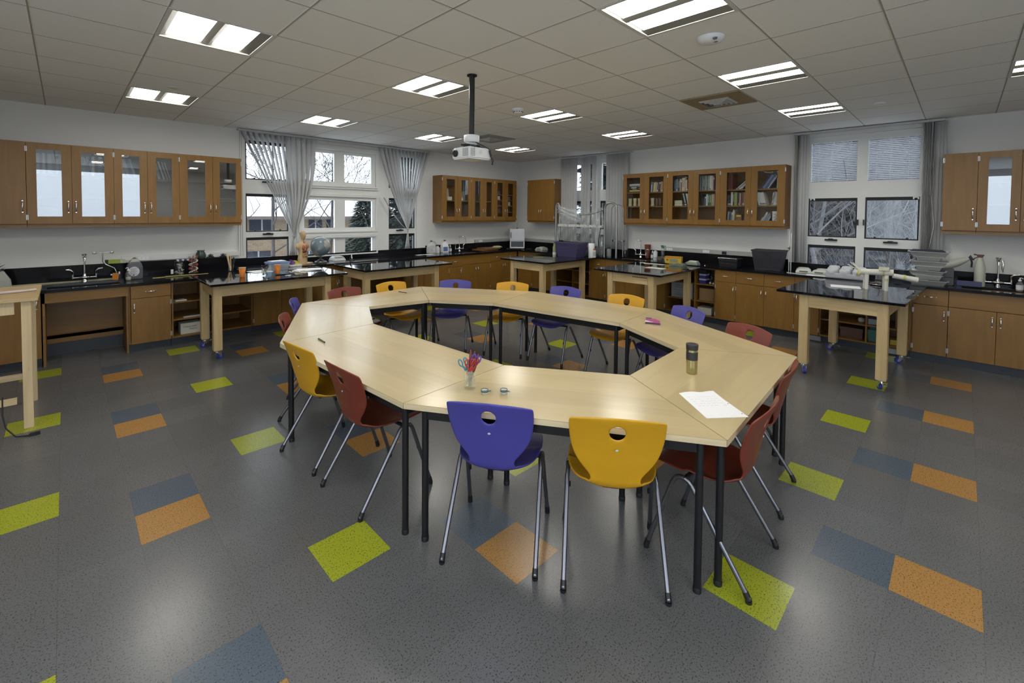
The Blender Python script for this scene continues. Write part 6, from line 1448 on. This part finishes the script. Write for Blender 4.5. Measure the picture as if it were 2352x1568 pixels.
tag(MB().tube([(-.02,0,.30),(-.02,-.02,.16),(.0,-.06,.07),(.05,-.10,.008),(.12,-.13,.006)],.005,6).cbox((.15,-.135,.012),(.06,.025,.022)).build('power_cord', BLK, None, (-.34,5.10,0)), 'black cord with a plug on the green floor tile at left', 'cord')

# ------------------------------------------------------------------ on the ring tables
t = lathed('scissors_jar', 'clear glass jar of scissors on the front table', 'jar', (1.607,1.925,TZ), [(.030,0),(.034,.004),(.036,.012),(.036,.082),(.034,.086),(.036,.092),(.034,.100),(.032,.100),(.032,.012),(0,.010)], JAR, n=28)
GR = 'scissors standing in the glass jar'
HB, HR, HP, HG = mat('handle_blue', (.06,.23,.34), .4), mat('handle_red', (.42,.05,.035), .4), mat('handle_purple', (.09,.07,.42), .4), mat('handle_maroon', (.20,.04,.05), .45)
cj = Vector((1.607,1.925,TZ))
vr = Vector((.704,-.710,0)); vf = Vector((.71,.704,0))
def jar_sc(label, side, dep, lean, hm, h0, spin=0, bl=.085):
    """points down into the jar; side/dep: rim position in view-right / away from camera"""
    t = thing('scissors', label, 'scissors', tuple(cj+vr*side+vf*dep+Vector((0,0,h0))), 0, GR)
    xd = (-vr*lean+Vector((0,0,-1))).normalized()      # blades direction (local +X)
    zd = (-vf*math.cos(spin)+vr*math.sin(spin)); zd = (zd-xd*zd.dot(xd)).normalized(); yd = zd.cross(xd)
    Mx = Matrix((xd, yd, zd)).transposed(); t.rotation_euler = Mx.to_euler()
    for s in (-1, 1):
        MB().add([(0,s*.001,-.001),(bl,s*.0008,-.001),(0,s*.007,-.001),(0,s*.001,.001),(bl,s*.0008,.001),(0,s*.007,.001)], [(0,1,2),(5,4,3),(0,3,4,1),(1,4,5,2),(2,5,3,0)]).build('blade', STEEL, t)
        MB().tube([(-.040+.020*math.cos(a*PI/8),s*.0155+.0095*math.sin(a*PI/8),0) for a in range(16)],.0036,6,closed=True).tube([(.010,s*.004,0),(-.006,s*.006,0),(-.020,s*.012,0)],.005,6).build('finger_loop', hm, t)
    return t
jar_sc('light blue scissors at the left of the glass jar', -.024, -.006, -.38, HB, .112)
jar_sc('bright red scissors leaning toward the front of the glass jar', -.002, -.022, .05, HR, .112, .3)
jar_sc('orange-red scissors right of the bright red pair in the jar', .016, -.018, .42, HR, .115, .9)
jar_sc('purple scissors at the right of the glass jar', .022, .004, .35, HP, .128)
for k, (sd, dp_, ln_, zt_, mm) in enumerate(((-.006,.010,.10,.215,HG),(.004,.014,.22,.205,HG),(.012,.018,.16,.20,BLK),(.016,.012,.30,.19,HG))):
    t = thing('paint_brush', ('tallest maroon-handled brush','second maroon-handled brush','black-handled brush','right maroon-handled brush')[k]+' in the glass jar on the front table', 'brush', tuple(cj+Vector((0,0,.012))), 0, 'brushes in the glass jar')
    a_ = vr*(sd-ln_*.06)*.6+vf*dp_*.3; b_ = vr*(sd+ln_*.10)+vf*dp_+Vector((0,0,zt_-.012))
    MB().cyl(a_, a_.lerp(b_, .45), .0035, n=8).build('blade', STEEL, t); MB().tube([a_.lerp(b_, .42), a_.lerp(b_, .6), a_.lerp(b_, .85), b_], .007, 8, rs=[.006,.0085,.0075,.003]).build('handle', mm, t)
for k, (x, y, a) in enumerate(((1.614,1.808,.1),(1.693,1.740,-.3))):
    t = thing('tape_roll', ('roll of clear tape right beside the scissors jar','second roll of clear tape, right of the first')[k]+' on the front table', 'tape', (x,y,TZ), 0, 'rolls of clear tape')
    MB().lathe([(.0135,0),(.0185,0),(.0185,.020),(.0135,.020),(.0135,0)], n=28).build('tape', mat('tape_white', (.66,.67,.66), .35), t)
    MB().lathe([(.0187,.012),(.0205,.012),(.0205,.024),(.0187,.024),(.0187,.012)], n=28).box((.012,-.010,.014),(.036,-.003,.020),Matrix.Rotation(-.785+a,4,'Z')).build('dispenser', mat('tape_green', (.12,.16,.13), .25), t)
    MB().cbox((.036,-.006,.017),(.010,.012,.003),Matrix.Rotation(-.785+a,4,'Z')).build('cutter', STEEL, t)
t = thing('travel_mug', 'steel travel mug with black lid and grip band on the right table', 'travel mug', (2.757,1.160,TZ))
MUG = mat('champagne_steel', (.42,.40,.22), .22, .95); RUB = mat('mug_rubber', (.028,.026,.030), .5)
MB().lathe([(.030,0),(.032,.003),(.033,.05),(.034,.088)], n=36).build('body', MUG, t)
MB().lathe([(.0345,.088),(.0345,.135),(.0345,.137)], n=36).build('grip_band', RUB, t)
MB().lathe([(.0335,.137),(.0338,.150)], n=36).build('upper_ring', MUG, t)
MB().lathe([(.0345,.150),(.035,.155),(.036,.172),(.037,.180),(.035,.184),(.020,.182),(0,.181)], n=36).build('lid', RUB, t)
MB().box((-.006,-.042,.160),(.006,-.034,.176),Matrix.Rotation(.7854+.5,4,'Z')).build('push_button', BLK, t)
# paper with writing
t = thing('paper_sheet', 'white punched paper with faint handwriting on the right table corner', 'paper', (0,0,0))
P4 = [Vector((2.393,1.076,0)),Vector((2.551,.951,0)),Vector((2.358,.708,0)),Vector((2.193,.845,0))]
vs, fs = [], []; NN = 10
for j in range(NN+1):
    for i in range(NN+1):
        a = P4[0].lerp(P4[1], i/NN); b = P4[3].lerp(P4[2], i/NN); p_ = a.lerp(b, j/NN); z_ = TZ+.0012+.006*(max(0,1-j/3))*abs(math.sin(i*.5))
        vs.append((p_.x,p_.y,z_))
for j in range(NN):
    for i in range(NN): q_ = j*(NN+1)+i; fs.append((q_,q_+NN+1,q_+NN+2,q_+1))
MB().add(vs, fs, True).build('sheet', PAPER, t)
hb = MB()
for f_ in (.12,.5,.88):
    c0 = P4[1].lerp(P4[2], f_)*.95+P4[0].lerp(P4[3], f_)*.05; hb.lathe([(.0032,0),(.0032,.0003)], c=(c0.x,c0.y,TZ+.0016+(.002 if f_ < .3 else 0)), n=12)
hb.build('punch_hole', mat('hole_dark', (.03,.025,.02), .8), t)
wr = MB(); 
for r_ in range(5):
    for k in range(7):
        if rnd.random() < .2: continue
        u0 = .12+.11*k; u1 = u0+rnd.uniform(.04,.09); v_ = .20+.09*r_
        a = P4[0].lerp(P4[1], u0).lerp(P4[3].lerp(P4[2], u0), v_); b = P4[0].lerp(P4[1], u1).lerp(P4[3].lerp(P4[2], u1), v_+.01)
        wr.tube([(a.x,a.y,TZ+.0030),((a.x*2+b.x)/3+.002,(a.y*2+b.y)/3,TZ+.0030),((a.x+2*b.x)/3-.001,(a.y+2*b.y)/3+.002,TZ+.0030),(b.x,b.y,TZ+.0030)],.0004,4)
wr.build('handwriting', mat('pencil_grey', (.52,.52,.55), .7), t)
# stapler
t = thing('stapler', 'pink and white stapler on the right side of the table ring', 'stapler', (3.745,1.935,TZ), R_(-68))
PK = mat('stapler_pink', (.45,.10,.26), .35)
MB().box((-.065,-.018,0),(.065,.018,.010)).build('base', mat('stapler_dark', (.08,.07,.09), .4), t, bevel=.003)
MB().add([(-.06,-.016,.012),(.055,-.016,.012),(.065,-.016,.030),(.02,-.016,.046),(-.06,-.016,.048),(-.06,.016,.012),(.055,.016,.012),(.065,.016,.030),(.02,.016,.046),(-.06,.016,.048)], [(0,1,2,3,4),(9,8,7,6,5),(0,5,6,1),(1,6,7,2),(2,7,8,3),(3,8,9,4),(4,9,5,0)]).build('arm', PK, t, bevel=.004)
MB().add([(-.064,-.0175,.018),(.01,-.0175,.022),(-.064,-.0175,.032),(-.064,-.0165,.018),(.01,-.0165,.022),(-.064,-.0165,.032)], [(0,1,2),(5,4,3),(0,3,4,1),(1,4,5,2),(2,5,3,0)]).build('white_inset', PLWHITE, t); MB().box((-.062,-.014,.048),(-.01,.014,.053)).build('top_pad', mat('stapler_grey', (.12,.10,.14), .5), t, bevel=.002)
def pen(label, p0, p1, m_, r_=.0055):
    t = thing('pen', label, 'pen', (p0[0],p0[1],TZ+r_)); d = Vector((p1[0]-p0[0],p1[1]-p0[1],0))
    MB().cyl((0,0,0), d*.9, r_, n=10).build('barrel', m_, t); MB().cyl(d*.9, d, r_*.95, r_*.35, n=10).build('tip', BLK, t); MB().box((0,0,0),(0.001,.001,.001)) 
    e = d.normalized(); s_ = e.cross(Vector((0,0,1)))
    MB().tube([e*.002+Vector((0,0,r_+.001)), e*.04+Vector((0,0,r_+.002))], .0013, 5).build('clip', CHROME, t); return t
pen('grey-green pen lying on the left rectangular table', (1.380,3.475), (1.374,3.335), mat('pen_grey', (.10,.12,.09), .35))
pen('dark pencil lying on the far left table before the yellow chair', (2.925,4.885), (2.955,4.745), mat('pen_dark', (.04,.03,.07), .4), .004)

# ------------------------------------------------------------------ shelf contents
def shbox(name, label, loc, d, m_, rz=0, lid=None, writing=0, cat='box'):
    t = thing(name, label, cat, loc, rz); MB().box((-d[0]/2,-d[1]/2,0),(d[0]/2,d[1]/2,d[2])).build('box', m_, t, bevel=.003, seg=1)
    if lid: MB().box((-d[0]/2-.004,-d[1]/2-.004,d[2]*.72),(d[0]/2+.004,d[1]/2+.004,d[2]+.003)).build('lid', lid, t)
    if writing:
        w_ = MB()
        for r_ in range(writing):
            z_ = d[2]*(.62-.26*r_); x_ = -d[0]*.32
            while x_ < d[0]*.34:
                l_ = rnd.uniform(.01,.03); w_.tube([(x_,-d[1]/2-.0065,z_),(x_+l_*.3,-d[1]/2-.0065,z_+.014),(x_+l_*.6,-d[1]/2-.0065,z_-.004),(x_+l_,-d[1]/2-.0065,z_+.008)],.0014,4); x_ += l_+.006
        w_.build('handwriting', mat('ink_dark', (.06,.06,.08), .6), t)
    return t
BOXW = mat('box_offwhite', (.50,.49,.42), .6)
t = shbox('white_box', 'white box with handwritten lettering on the lowest left shelf', (1.16,7.20,.119), (.225,.20,.14), BOXW, 0)
def text(par, s, loc, rot, size, m_, name='lettering'):
    cu = bpy.data.curves.new('txt', 'FONT'); cu.body = s; cu.size = size; cu.align_x = 'CENTER'; cu.extrude = .0004
    o = bpy.data.objects.new('txt', cu); C.objects.link(o); bpy.context.view_layer.update()
    me = bpy.data.meshes.new_from_object(o.evaluated_get(bpy.context.evaluated_depsgraph_get())); bpy.data.objects.remove(o)
    me.materials.clear(); me.materials.append(m_); q = bpy.data.objects.new(name, me); C.objects.link(q); q.parent = par; q.location = loc; q.rotation_euler = rot; return q
text(t, 'Classroom', (-.01,-.1012,.085), (PI/2,0,0), .034, mat('ink_dark', (.06,.06,.08), .6)); text(t, 'Fabric', (.025,-.1012,.052), (PI/2,0,0), .034, mat('ink_dark', (.06,.06,.08), .6))
tag(MB().box((-.06,-.05,0),(.06,.05,.012),Matrix.Rotation(.15,4,'Z')).build('paper_pad', PAPER, None, (1.05,7.14,.561)), 'white paper pad on the top open shelf, left wall', 'paper')
tag(MB().box((-.12,-.02,0),(.12,.02,.014)).build('ruler', mat('ruler_white', (.45,.46,.50), .4), None, (1.20,7.12,.336), .1), 'white ruler-like strip on the middle open shelf', 'ruler')
BL = mat('box_blue', (.035,.035,.20), .45)
for k in range(3): shbox('blue_box', ('lowest blue carton','middle blue carton','top blue carton')[k]+' in the stack on the open shelves, right wall', (7.42,2.945,.616+.076*k), (.10,.16,.074) if 0 else (.10,.15,.074), (BL, BL, mat('box_dark', (.02,.02,.03), .5))[k], -PI/2+.0, mat('box_pale', (.45,.46,.5), .5) if k < 2 else None)
t = thing('molecule_set', 'dark heap of molecule pieces beside the blue cartons', 'model parts', (7.40,2.80,.616)); m = MB()
for k in range(22): m.sphere((rnd.uniform(-.05,.05),rnd.uniform(-.045,.045),.016+.008*k),.016,8,6)
m.build('balls', mat('balls_dark', (.03,.04,.03), .3), t); MB().sphere((-.06,.02,.02),.02,10,8).sphere((-.06,-.03,.018),.018,10,8).build('pale_balls', mat('balls_pale', (.5,.42,.36), .4), t)
shbox('cardboard_box', 'plain brown cardboard box under the blue cartons', (7.46,2.865,.3405), (.25,.25,.20), mat('cardboard', (.24,.14,.06), .7), -PI/2)
t = shbox('white_box', 'white carton with a black lid insert on the lowest open shelf, right wall', (7.44,2.90,.119), (.22,.22,.11), BOXW, -PI/2, writing=0)
for k in range(2): shbox('white_box', ('lower','upper')[k]+' white carton with handwriting behind the fourth lab table', (7.44,3.28,.3405+.125*k), (.36,.22,.123), mat('box_greyish', (.36,.38,.40), .6), -PI/2, writing=2)
WV = mat('woven_brown', (.12,.06,.045), .7, bump=.6, bscale=60)
t = shbox('lidded_basket', 'brown lidded basket in the lower cubby under the right window', (7.48,1.0,.119), (.24,.20,.13), WV, -PI/2, WV)
lathed('white_ball', 'white round jar in the upper cubby under the right window', 'jar', (7.42,.90,.336), [(0,0),(.03,.005),(.04,.03),(.035,.055),(0,.065)], mat('ball_cream', (.5,.48,.40), .5))
basket('teal plastic basket in the lower cubby under the right window', (7.45,.76,.119), -PI/2, .12, .16, .15, .19, .15, mat('teal_plastic', (.05,.16,.14), .5))
shbox('white_box', 'pale box in the upper middle cubby under the right window', (7.46,.76,.336), (.14,.18,.07), mat('box_greyish', (.36,.38,.40), .6), -PI/2)
shbox('cardboard_box', 'tall cardboard box in the upper right cubby under the window', (7.46,.50,.336), (.12,.18,.24), mat('cardboard', (.24,.14,.06), .7), -PI/2)
tag(MB().cbox((0,0,.03),(.14,.10,.06)).build('yellow_folder', mat('folder_yellow', (.45,.34,.05), .6), None, (7.44,.56,.119), .1), 'yellow folder in the lower right cubby under the window', 'folder')
# ------------------------------------------------------------------ outside
SNOW = mat('snow', (.62,.64,.68), .8, noise=.05, nscale=.8)
BARK = mat('bark', (.050,.046,.046), .85, noise=.4, nscale=6); BIRCH = mat('pale_bark', (.105,.105,.115), .8, noise=.4, nscale=8)
NEED = mat('needles', (.030,.050,.040), .7, noise=.5, nscale=5); NEED2 = mat('needles_dark', (.020,.032,.030), .75, noise=.5, nscale=5)
m = MB(); n_ = 60
def gz(x, y):
    d = max(0, x-13)
    return -.55+ .10*math.sin(x*.5)*math.cos(y*.4) + .20*d*(1 if y < 16 else max(0, 1-(y-16)/6))
vs = [(X1+.4-40+i*2.0, -25+j*2.0, 0) for j in range(n_) for i in range(n_)]
vs = [(x, y, gz(x, y)) for x, y, _ in vs]
fs = [(j*n_+i, j*n_+i+1, (j+1)*n_+i+1, (j+1)*n_+i) for j in range(n_-1) for i in range(n_-1)]
hill = lambda f: vs[f[0]][0] > 11.4 and vs[f[0]][1] < 17
struct(MB().add(vs, [f for f in fs if not hill(f)], True).build('ground', SNOW))
LEAF = mat('leaf_litter', (.040,.043,.050), .9, noise=.75, nscale=1.6)
struct(MB().add(vs, [f for f in fs if hill(f)], True).build('hillside', LEAF))
# snow-roofed brick building
t = thing('brick_building', 'tan brick building with a snow-covered roof behind the left window trees', 'building', (0,22,-1.15))
bk = bpy.data.materials.new('tan_brick'); bk.use_nodes = True; q = bk.node_tree; bt = q.nodes.new('ShaderNodeTexBrick'); tcn = q.nodes.new('ShaderNodeTexCoord'); sp = q.nodes.new('ShaderNodeSeparateXYZ'); cb = q.nodes.new('ShaderNodeCombineXYZ')
q.links.new(tcn.outputs['Object'], sp.inputs[0]); q.links.new(sp.outputs[0], cb.inputs[0]); q.links.new(sp.outputs[2], cb.inputs[1]); q.links.new(cb.outputs[0], bt.inputs['Vector'])
bt.inputs['Color1'].default_value = (.19,.135,.085,1); bt.inputs['Color2'].default_value = (.25,.185,.12,1); bt.inputs['Mortar'].default_value = (.10,.085,.07,1); bt.inputs['Scale'].default_value = 4.5; bt.inputs['Mortar Size'].default_value = .03; bt.inputs['Brick Width'].default_value = .9; bt.inputs['Row Height'].default_value = .28
q.links.new(bt.outputs['Color'], q.nodes['Principled BSDF'].inputs['Base Color']); q.nodes['Principled BSDF'].inputs['Roughness'].default_value = .9
MB().box((1,0,0),(30,8,2.72)).build('wall', bk, t)
MB().add([(.4,-.6,2.66),(30.5,-.6,2.66),(30.5,4,4.6),(.4,4,4.6),(.4,-.6,2.56),(30.5,-.6,2.56),(30.5,8.6,2.56),(.4,8.6,2.56)], [(0,1,2,3),(4,5,1,0),(1,5,6,2),(0,3,7,4),(3,2,6,7),(5,4,7,6)]).build('snow_roof', SNOW, t)
MB().box((.4,-.62,2.52),(30.5,-.58,2.66)).build('fascia', mat('fascia', (.10,.08,.07), .7), t)
DW = mat('dark_window', (.02,.025,.04), .15)
for x0_, wd_, z0_, hh in ((5.75,1.0,2.0,.50),(8.30,.62,2.02,.46),(9.15,.62,2.02,.46),(10.70,.55,2.02,.46),(12.4,.8,2.02,.46),(14.5,1.2,2.0,.5),(5.6,1.0,.55,.55),(8.0,.6,.62,.38),(10.6,.8,.62,.36),(17,1.4,2.0,.5)):
    f = MB().box((x0_,-.04,z0_),(x0_+wd_,.02,z0_+hh)).build('window', DW, t)
    MB().box((x0_-.04,-.06,z0_-.05),(x0_+wd_+.04,0,z0_)).box((x0_+wd_/2-.03,-.05,z0_),(x0_+wd_/2+.03,-.035,z0_+hh)).build('sill', mat('sill_grey', (.25,.25,.26), .6), f)
MB().add([(-2,-3,1.9),(2.9,-3,1.9),(.4,-3,3.35),(-2,6,1.9),(2.9,6,1.9),(.4,6,3.35)], [(0,1,2),(5,4,3),(0,2,5,3),(1,4,5,2),(0,3,4,1)]).build('gable_roof', SNOW, t)
MB().box((-1.6,-2.6,0),(2.5,6,1.9)).build('wing_wall', bk, t)
def branch(mb, p, d, L, r, depth, rr, up=.15, sp=.6, sides=5):
    k = 3; pts = [p]; rs = [r]; q = Vector(p); dd = Vector(d).normalized()
    for i in range(k):
        dd = (dd+Vector((rr.uniform(-.22,.22),rr.uniform(-.22,.22),rr.uniform(-.12,.12)+up*.25))).normalized(); q = q+dd*(L/k); pts.append(q.copy()); rs.append(r*(1-.38*(i+1)/k))
    mb.tube(pts, r, sides if depth > 1 else 3, rs=rs)
    if depth <= 0: return
    n = rr.randint(2, 3) if depth > 1 else rr.randint(2, 4)
    for i in range(n):
        f = rr.uniform(.35, 1.0) if i else 1.0
        b = pts[0].lerp(pts[-1], f) if hasattr(pts[0], 'lerp') else Vector(pts[0]).lerp(pts[-1], f)
        idx = min(k, max(1, round(f*k))); b = pts[idx]
        nd = (dd+Vector((rr.uniform(-1,1),rr.uniform(-1,1),rr.uniform(-.5,.8)))*sp*1.2).normalized()
        branch(mb, b, nd, L*rr.uniform(.6,.85), max(.0045, rs[idx]*rr.uniform(.6,.8)), depth-1, rr, up, sp, sides)
def bare_tree(label, x, y, h, r, seed, m_=BARK, depth=5, lean=(0,0), grp=None, z=None):
    rr = random.Random(seed); t = thing('bare_tree', label, 'tree', (x,y,gz(x,y)-.1 if z is None else z), 0, grp)
    mb = MB(); top = Vector((lean[0]*h, lean[1]*h, h)); P = [Vector((0,0,0)), top*.35+Vector((rr.uniform(-.1,.1),rr.uniform(-.1,.1),0)), top*.7, top]
    mb.tube(P, r, 7, rs=[r, r*.8, r*.55, r*.3]); mb.build('trunk', m_, t)
    bm_ = MB()
    nb = 13 if grp != GL else 11
    for k in range(nb):
        f = .22+.72*k/nb; b = top*f; a = rr.uniform(0, 2*PI)
        branch(bm_, b, (math.cos(a), math.sin(a), .6), h*.27*(1.2-f), r*.50*(1.15-f), depth-1 if grp != GRT else depth-2, rr, .2, .65, 4)
    bm_.build('branches', m_, t); return t
def conifer(label, x, y, h, w, seed, m_=NEED, grp=None, n=1500, z0=.12, sc=1.0):
    rr = random.Random(seed); t = thing('conifer', label, 'tree', (x,y,gz(x,y)-.1), 0, grp)
    MB().tube([(0,0,0),(0,0,h*.5),(0,0,h)], .1, 7, rs=[.05*h**.6,.035*h**.6,.01]).build('trunk', BARK, t)
    fm = MB()
    for k in range(n):
        f = z0+(1-z0)*rr.random()**1.15; a = rr.uniform(0, 2*PI); R0 = w*(1-f)**.75*math.sqrt(rr.uniform(.08,1))
        c = Vector((R0*math.cos(a), R0*math.sin(a), h*f-R0*.22)); out = Vector((math.cos(a), math.sin(a), rr.uniform(-.5,.15))).normalized()
        s_ = sc*rr.uniform(.16,.34); sd = out.cross(Vector((rr.uniform(-.4,.4),rr.uniform(-.4,.4),1))).normalized()
        p0 = c-out*s_; p1 = c+out*s_
        fm.add([p0, c+sd*s_*.32, p1, c-sd*s_*.32, c+Vector((0,0,-.05*s_))], [(0,1,4),(1,2,4),(2,3,4),(3,0,4)])
        if k % 3 == 0:
            for _ in range(2):
                e = c+Vector((rr.uniform(-1,1),rr.uniform(-1,1),rr.uniform(-.6,.4)))*s_*1.3; fm.add([c, e, c.lerp(e,.5)+sd*.05], [(0,1,2)])
    fm.build('foliage', m_, t); return t
GL = 'trees beyond the left window'; GRT = 'trees in the wood beyond the right window'
bare_tree('bare tree whose branches fill the leftmost window panes', 3.95, 12.9, 5.6, .05, 11, depth=6, grp=GL)
bare_tree('bare tree with long twigs crossing the centre window panes', 5.0, 12.0, 5.2, .045, 23, depth=6, lean=(.05,.0), grp=GL)
bare_tree('thin bare tree far left, before the brick wall', 3.9, 16.5, 5.0, .05, 37, depth=5, grp=GL)
conifer('green conifer in the right centre panes of the left window', 7.35, 14.3, 3.3, 1.35, 5, grp=GL, n=4200, sc=.5, z0=.05)
conifer('tall dense conifer behind the right tied blinds', 7.05, 11.6, 6.5, 1.15, 9, m_=NEED2, grp=GL, n=4200, sc=.6)
conifer('conifer beside the tall dense one near the wall corner', 8.3, 12.6, 7.0, 1.4, 10, m_=NEED2, grp=GL, n=2800, sc=.7)
conifer('low spreading conifer in front of the brick wall', 8.1, 16.8, 1.6, 1.5, 13, grp=GL, n=1800, sc=.55)
for k, (x, y, h, r, sd, mm, ln) in enumerate((
  (11.5,1.9,8,.05,101,BIRCH,(.0,.25)),(13.0,1.1,9,.10,102,BARK,(0,.02)),(14.5,2.8,10,.13,103,BARK,(0,0)),(16,2.0,10,.12,104,BIRCH,(0,-.03)),(12.4,2.6,7,.045,105,BIRCH,(0,-.12)),
  (17.5,.9,11,.16,106,BARK,(0,.01)),(18.5,3.6,11,.15,107,BARK,(0,0)),(20,1.6,12,.18,108,BARK,(0,.01)),(22,4.6,12,.2,109,BARK,(0,0)),(21.5,2.9,12,.17,110,BARK,(0,0)),(15,.4,9,.09,111,BIRCH,(0,.05)),(24,2.2,12,.2,112,BARK,(0,0)),
  (13.6,3.4,8,.07,113,BIRCH,(0,-.15)),(19,-.2,11,.16,114,BARK,(0,.02)))):
    bare_tree(f"{('pale leaning','dark','thick dark','pale straight','thin pale')[k % 5]} bare tree, {ORD[k]} in the wood beyond the right window", x, y, h, r, sd, mm, 5, ln, GRT)
for k, (x, y, h, w_, sd) in enumerate(((15.5,4.6,9,2.2,201),(19.5,5.6,10,2.6,202),(23,.8,11,2.8,203),(26,4.2,12,3.2,204),(28,1.4,12,3.2,205),(30,6.2,12,3.4,206),(24.5,7.2,11,3.0,207),(32,3.4,13,3.6,208),(27,-1.4,12,3.2,209),(16.5,10.4,9,2.2,210),(13.6,8.9,8,1.3,211),(19.5,11.6,11,2.8,212),(22.5,3.4,10,2.6,213),(26.5,5.8,11,3.0,214))):
    conifer(f"dark conifer, {ORD[k]} in the wood beyond the right wall windows", x, y, h, w_, sd, NEED2, GRT, n=1300, z0=.05, sc=1.7)
# undergrowth twigs, uncountable
mb = MB(); rr = random.Random(77)
for k in range(240):
    x, y = rr.uniform(10.5, 22), rr.uniform(-.5, 5.0); b = Vector((x, y, gz(x, y)))
    a = rr.uniform(0, 2*PI); L_ = rr.uniform(.8, 2.6)
    branch(mb, b, (math.cos(a)*.7, math.sin(a)*.7, rr.uniform(.5,1.2)), L_, .007, 2, rr, .1, .7, 3)
tag(mb.build('undergrowth', BIRCH), 'tangle of bare twigs and brush beyond the right window', 'brush', kind='stuff')
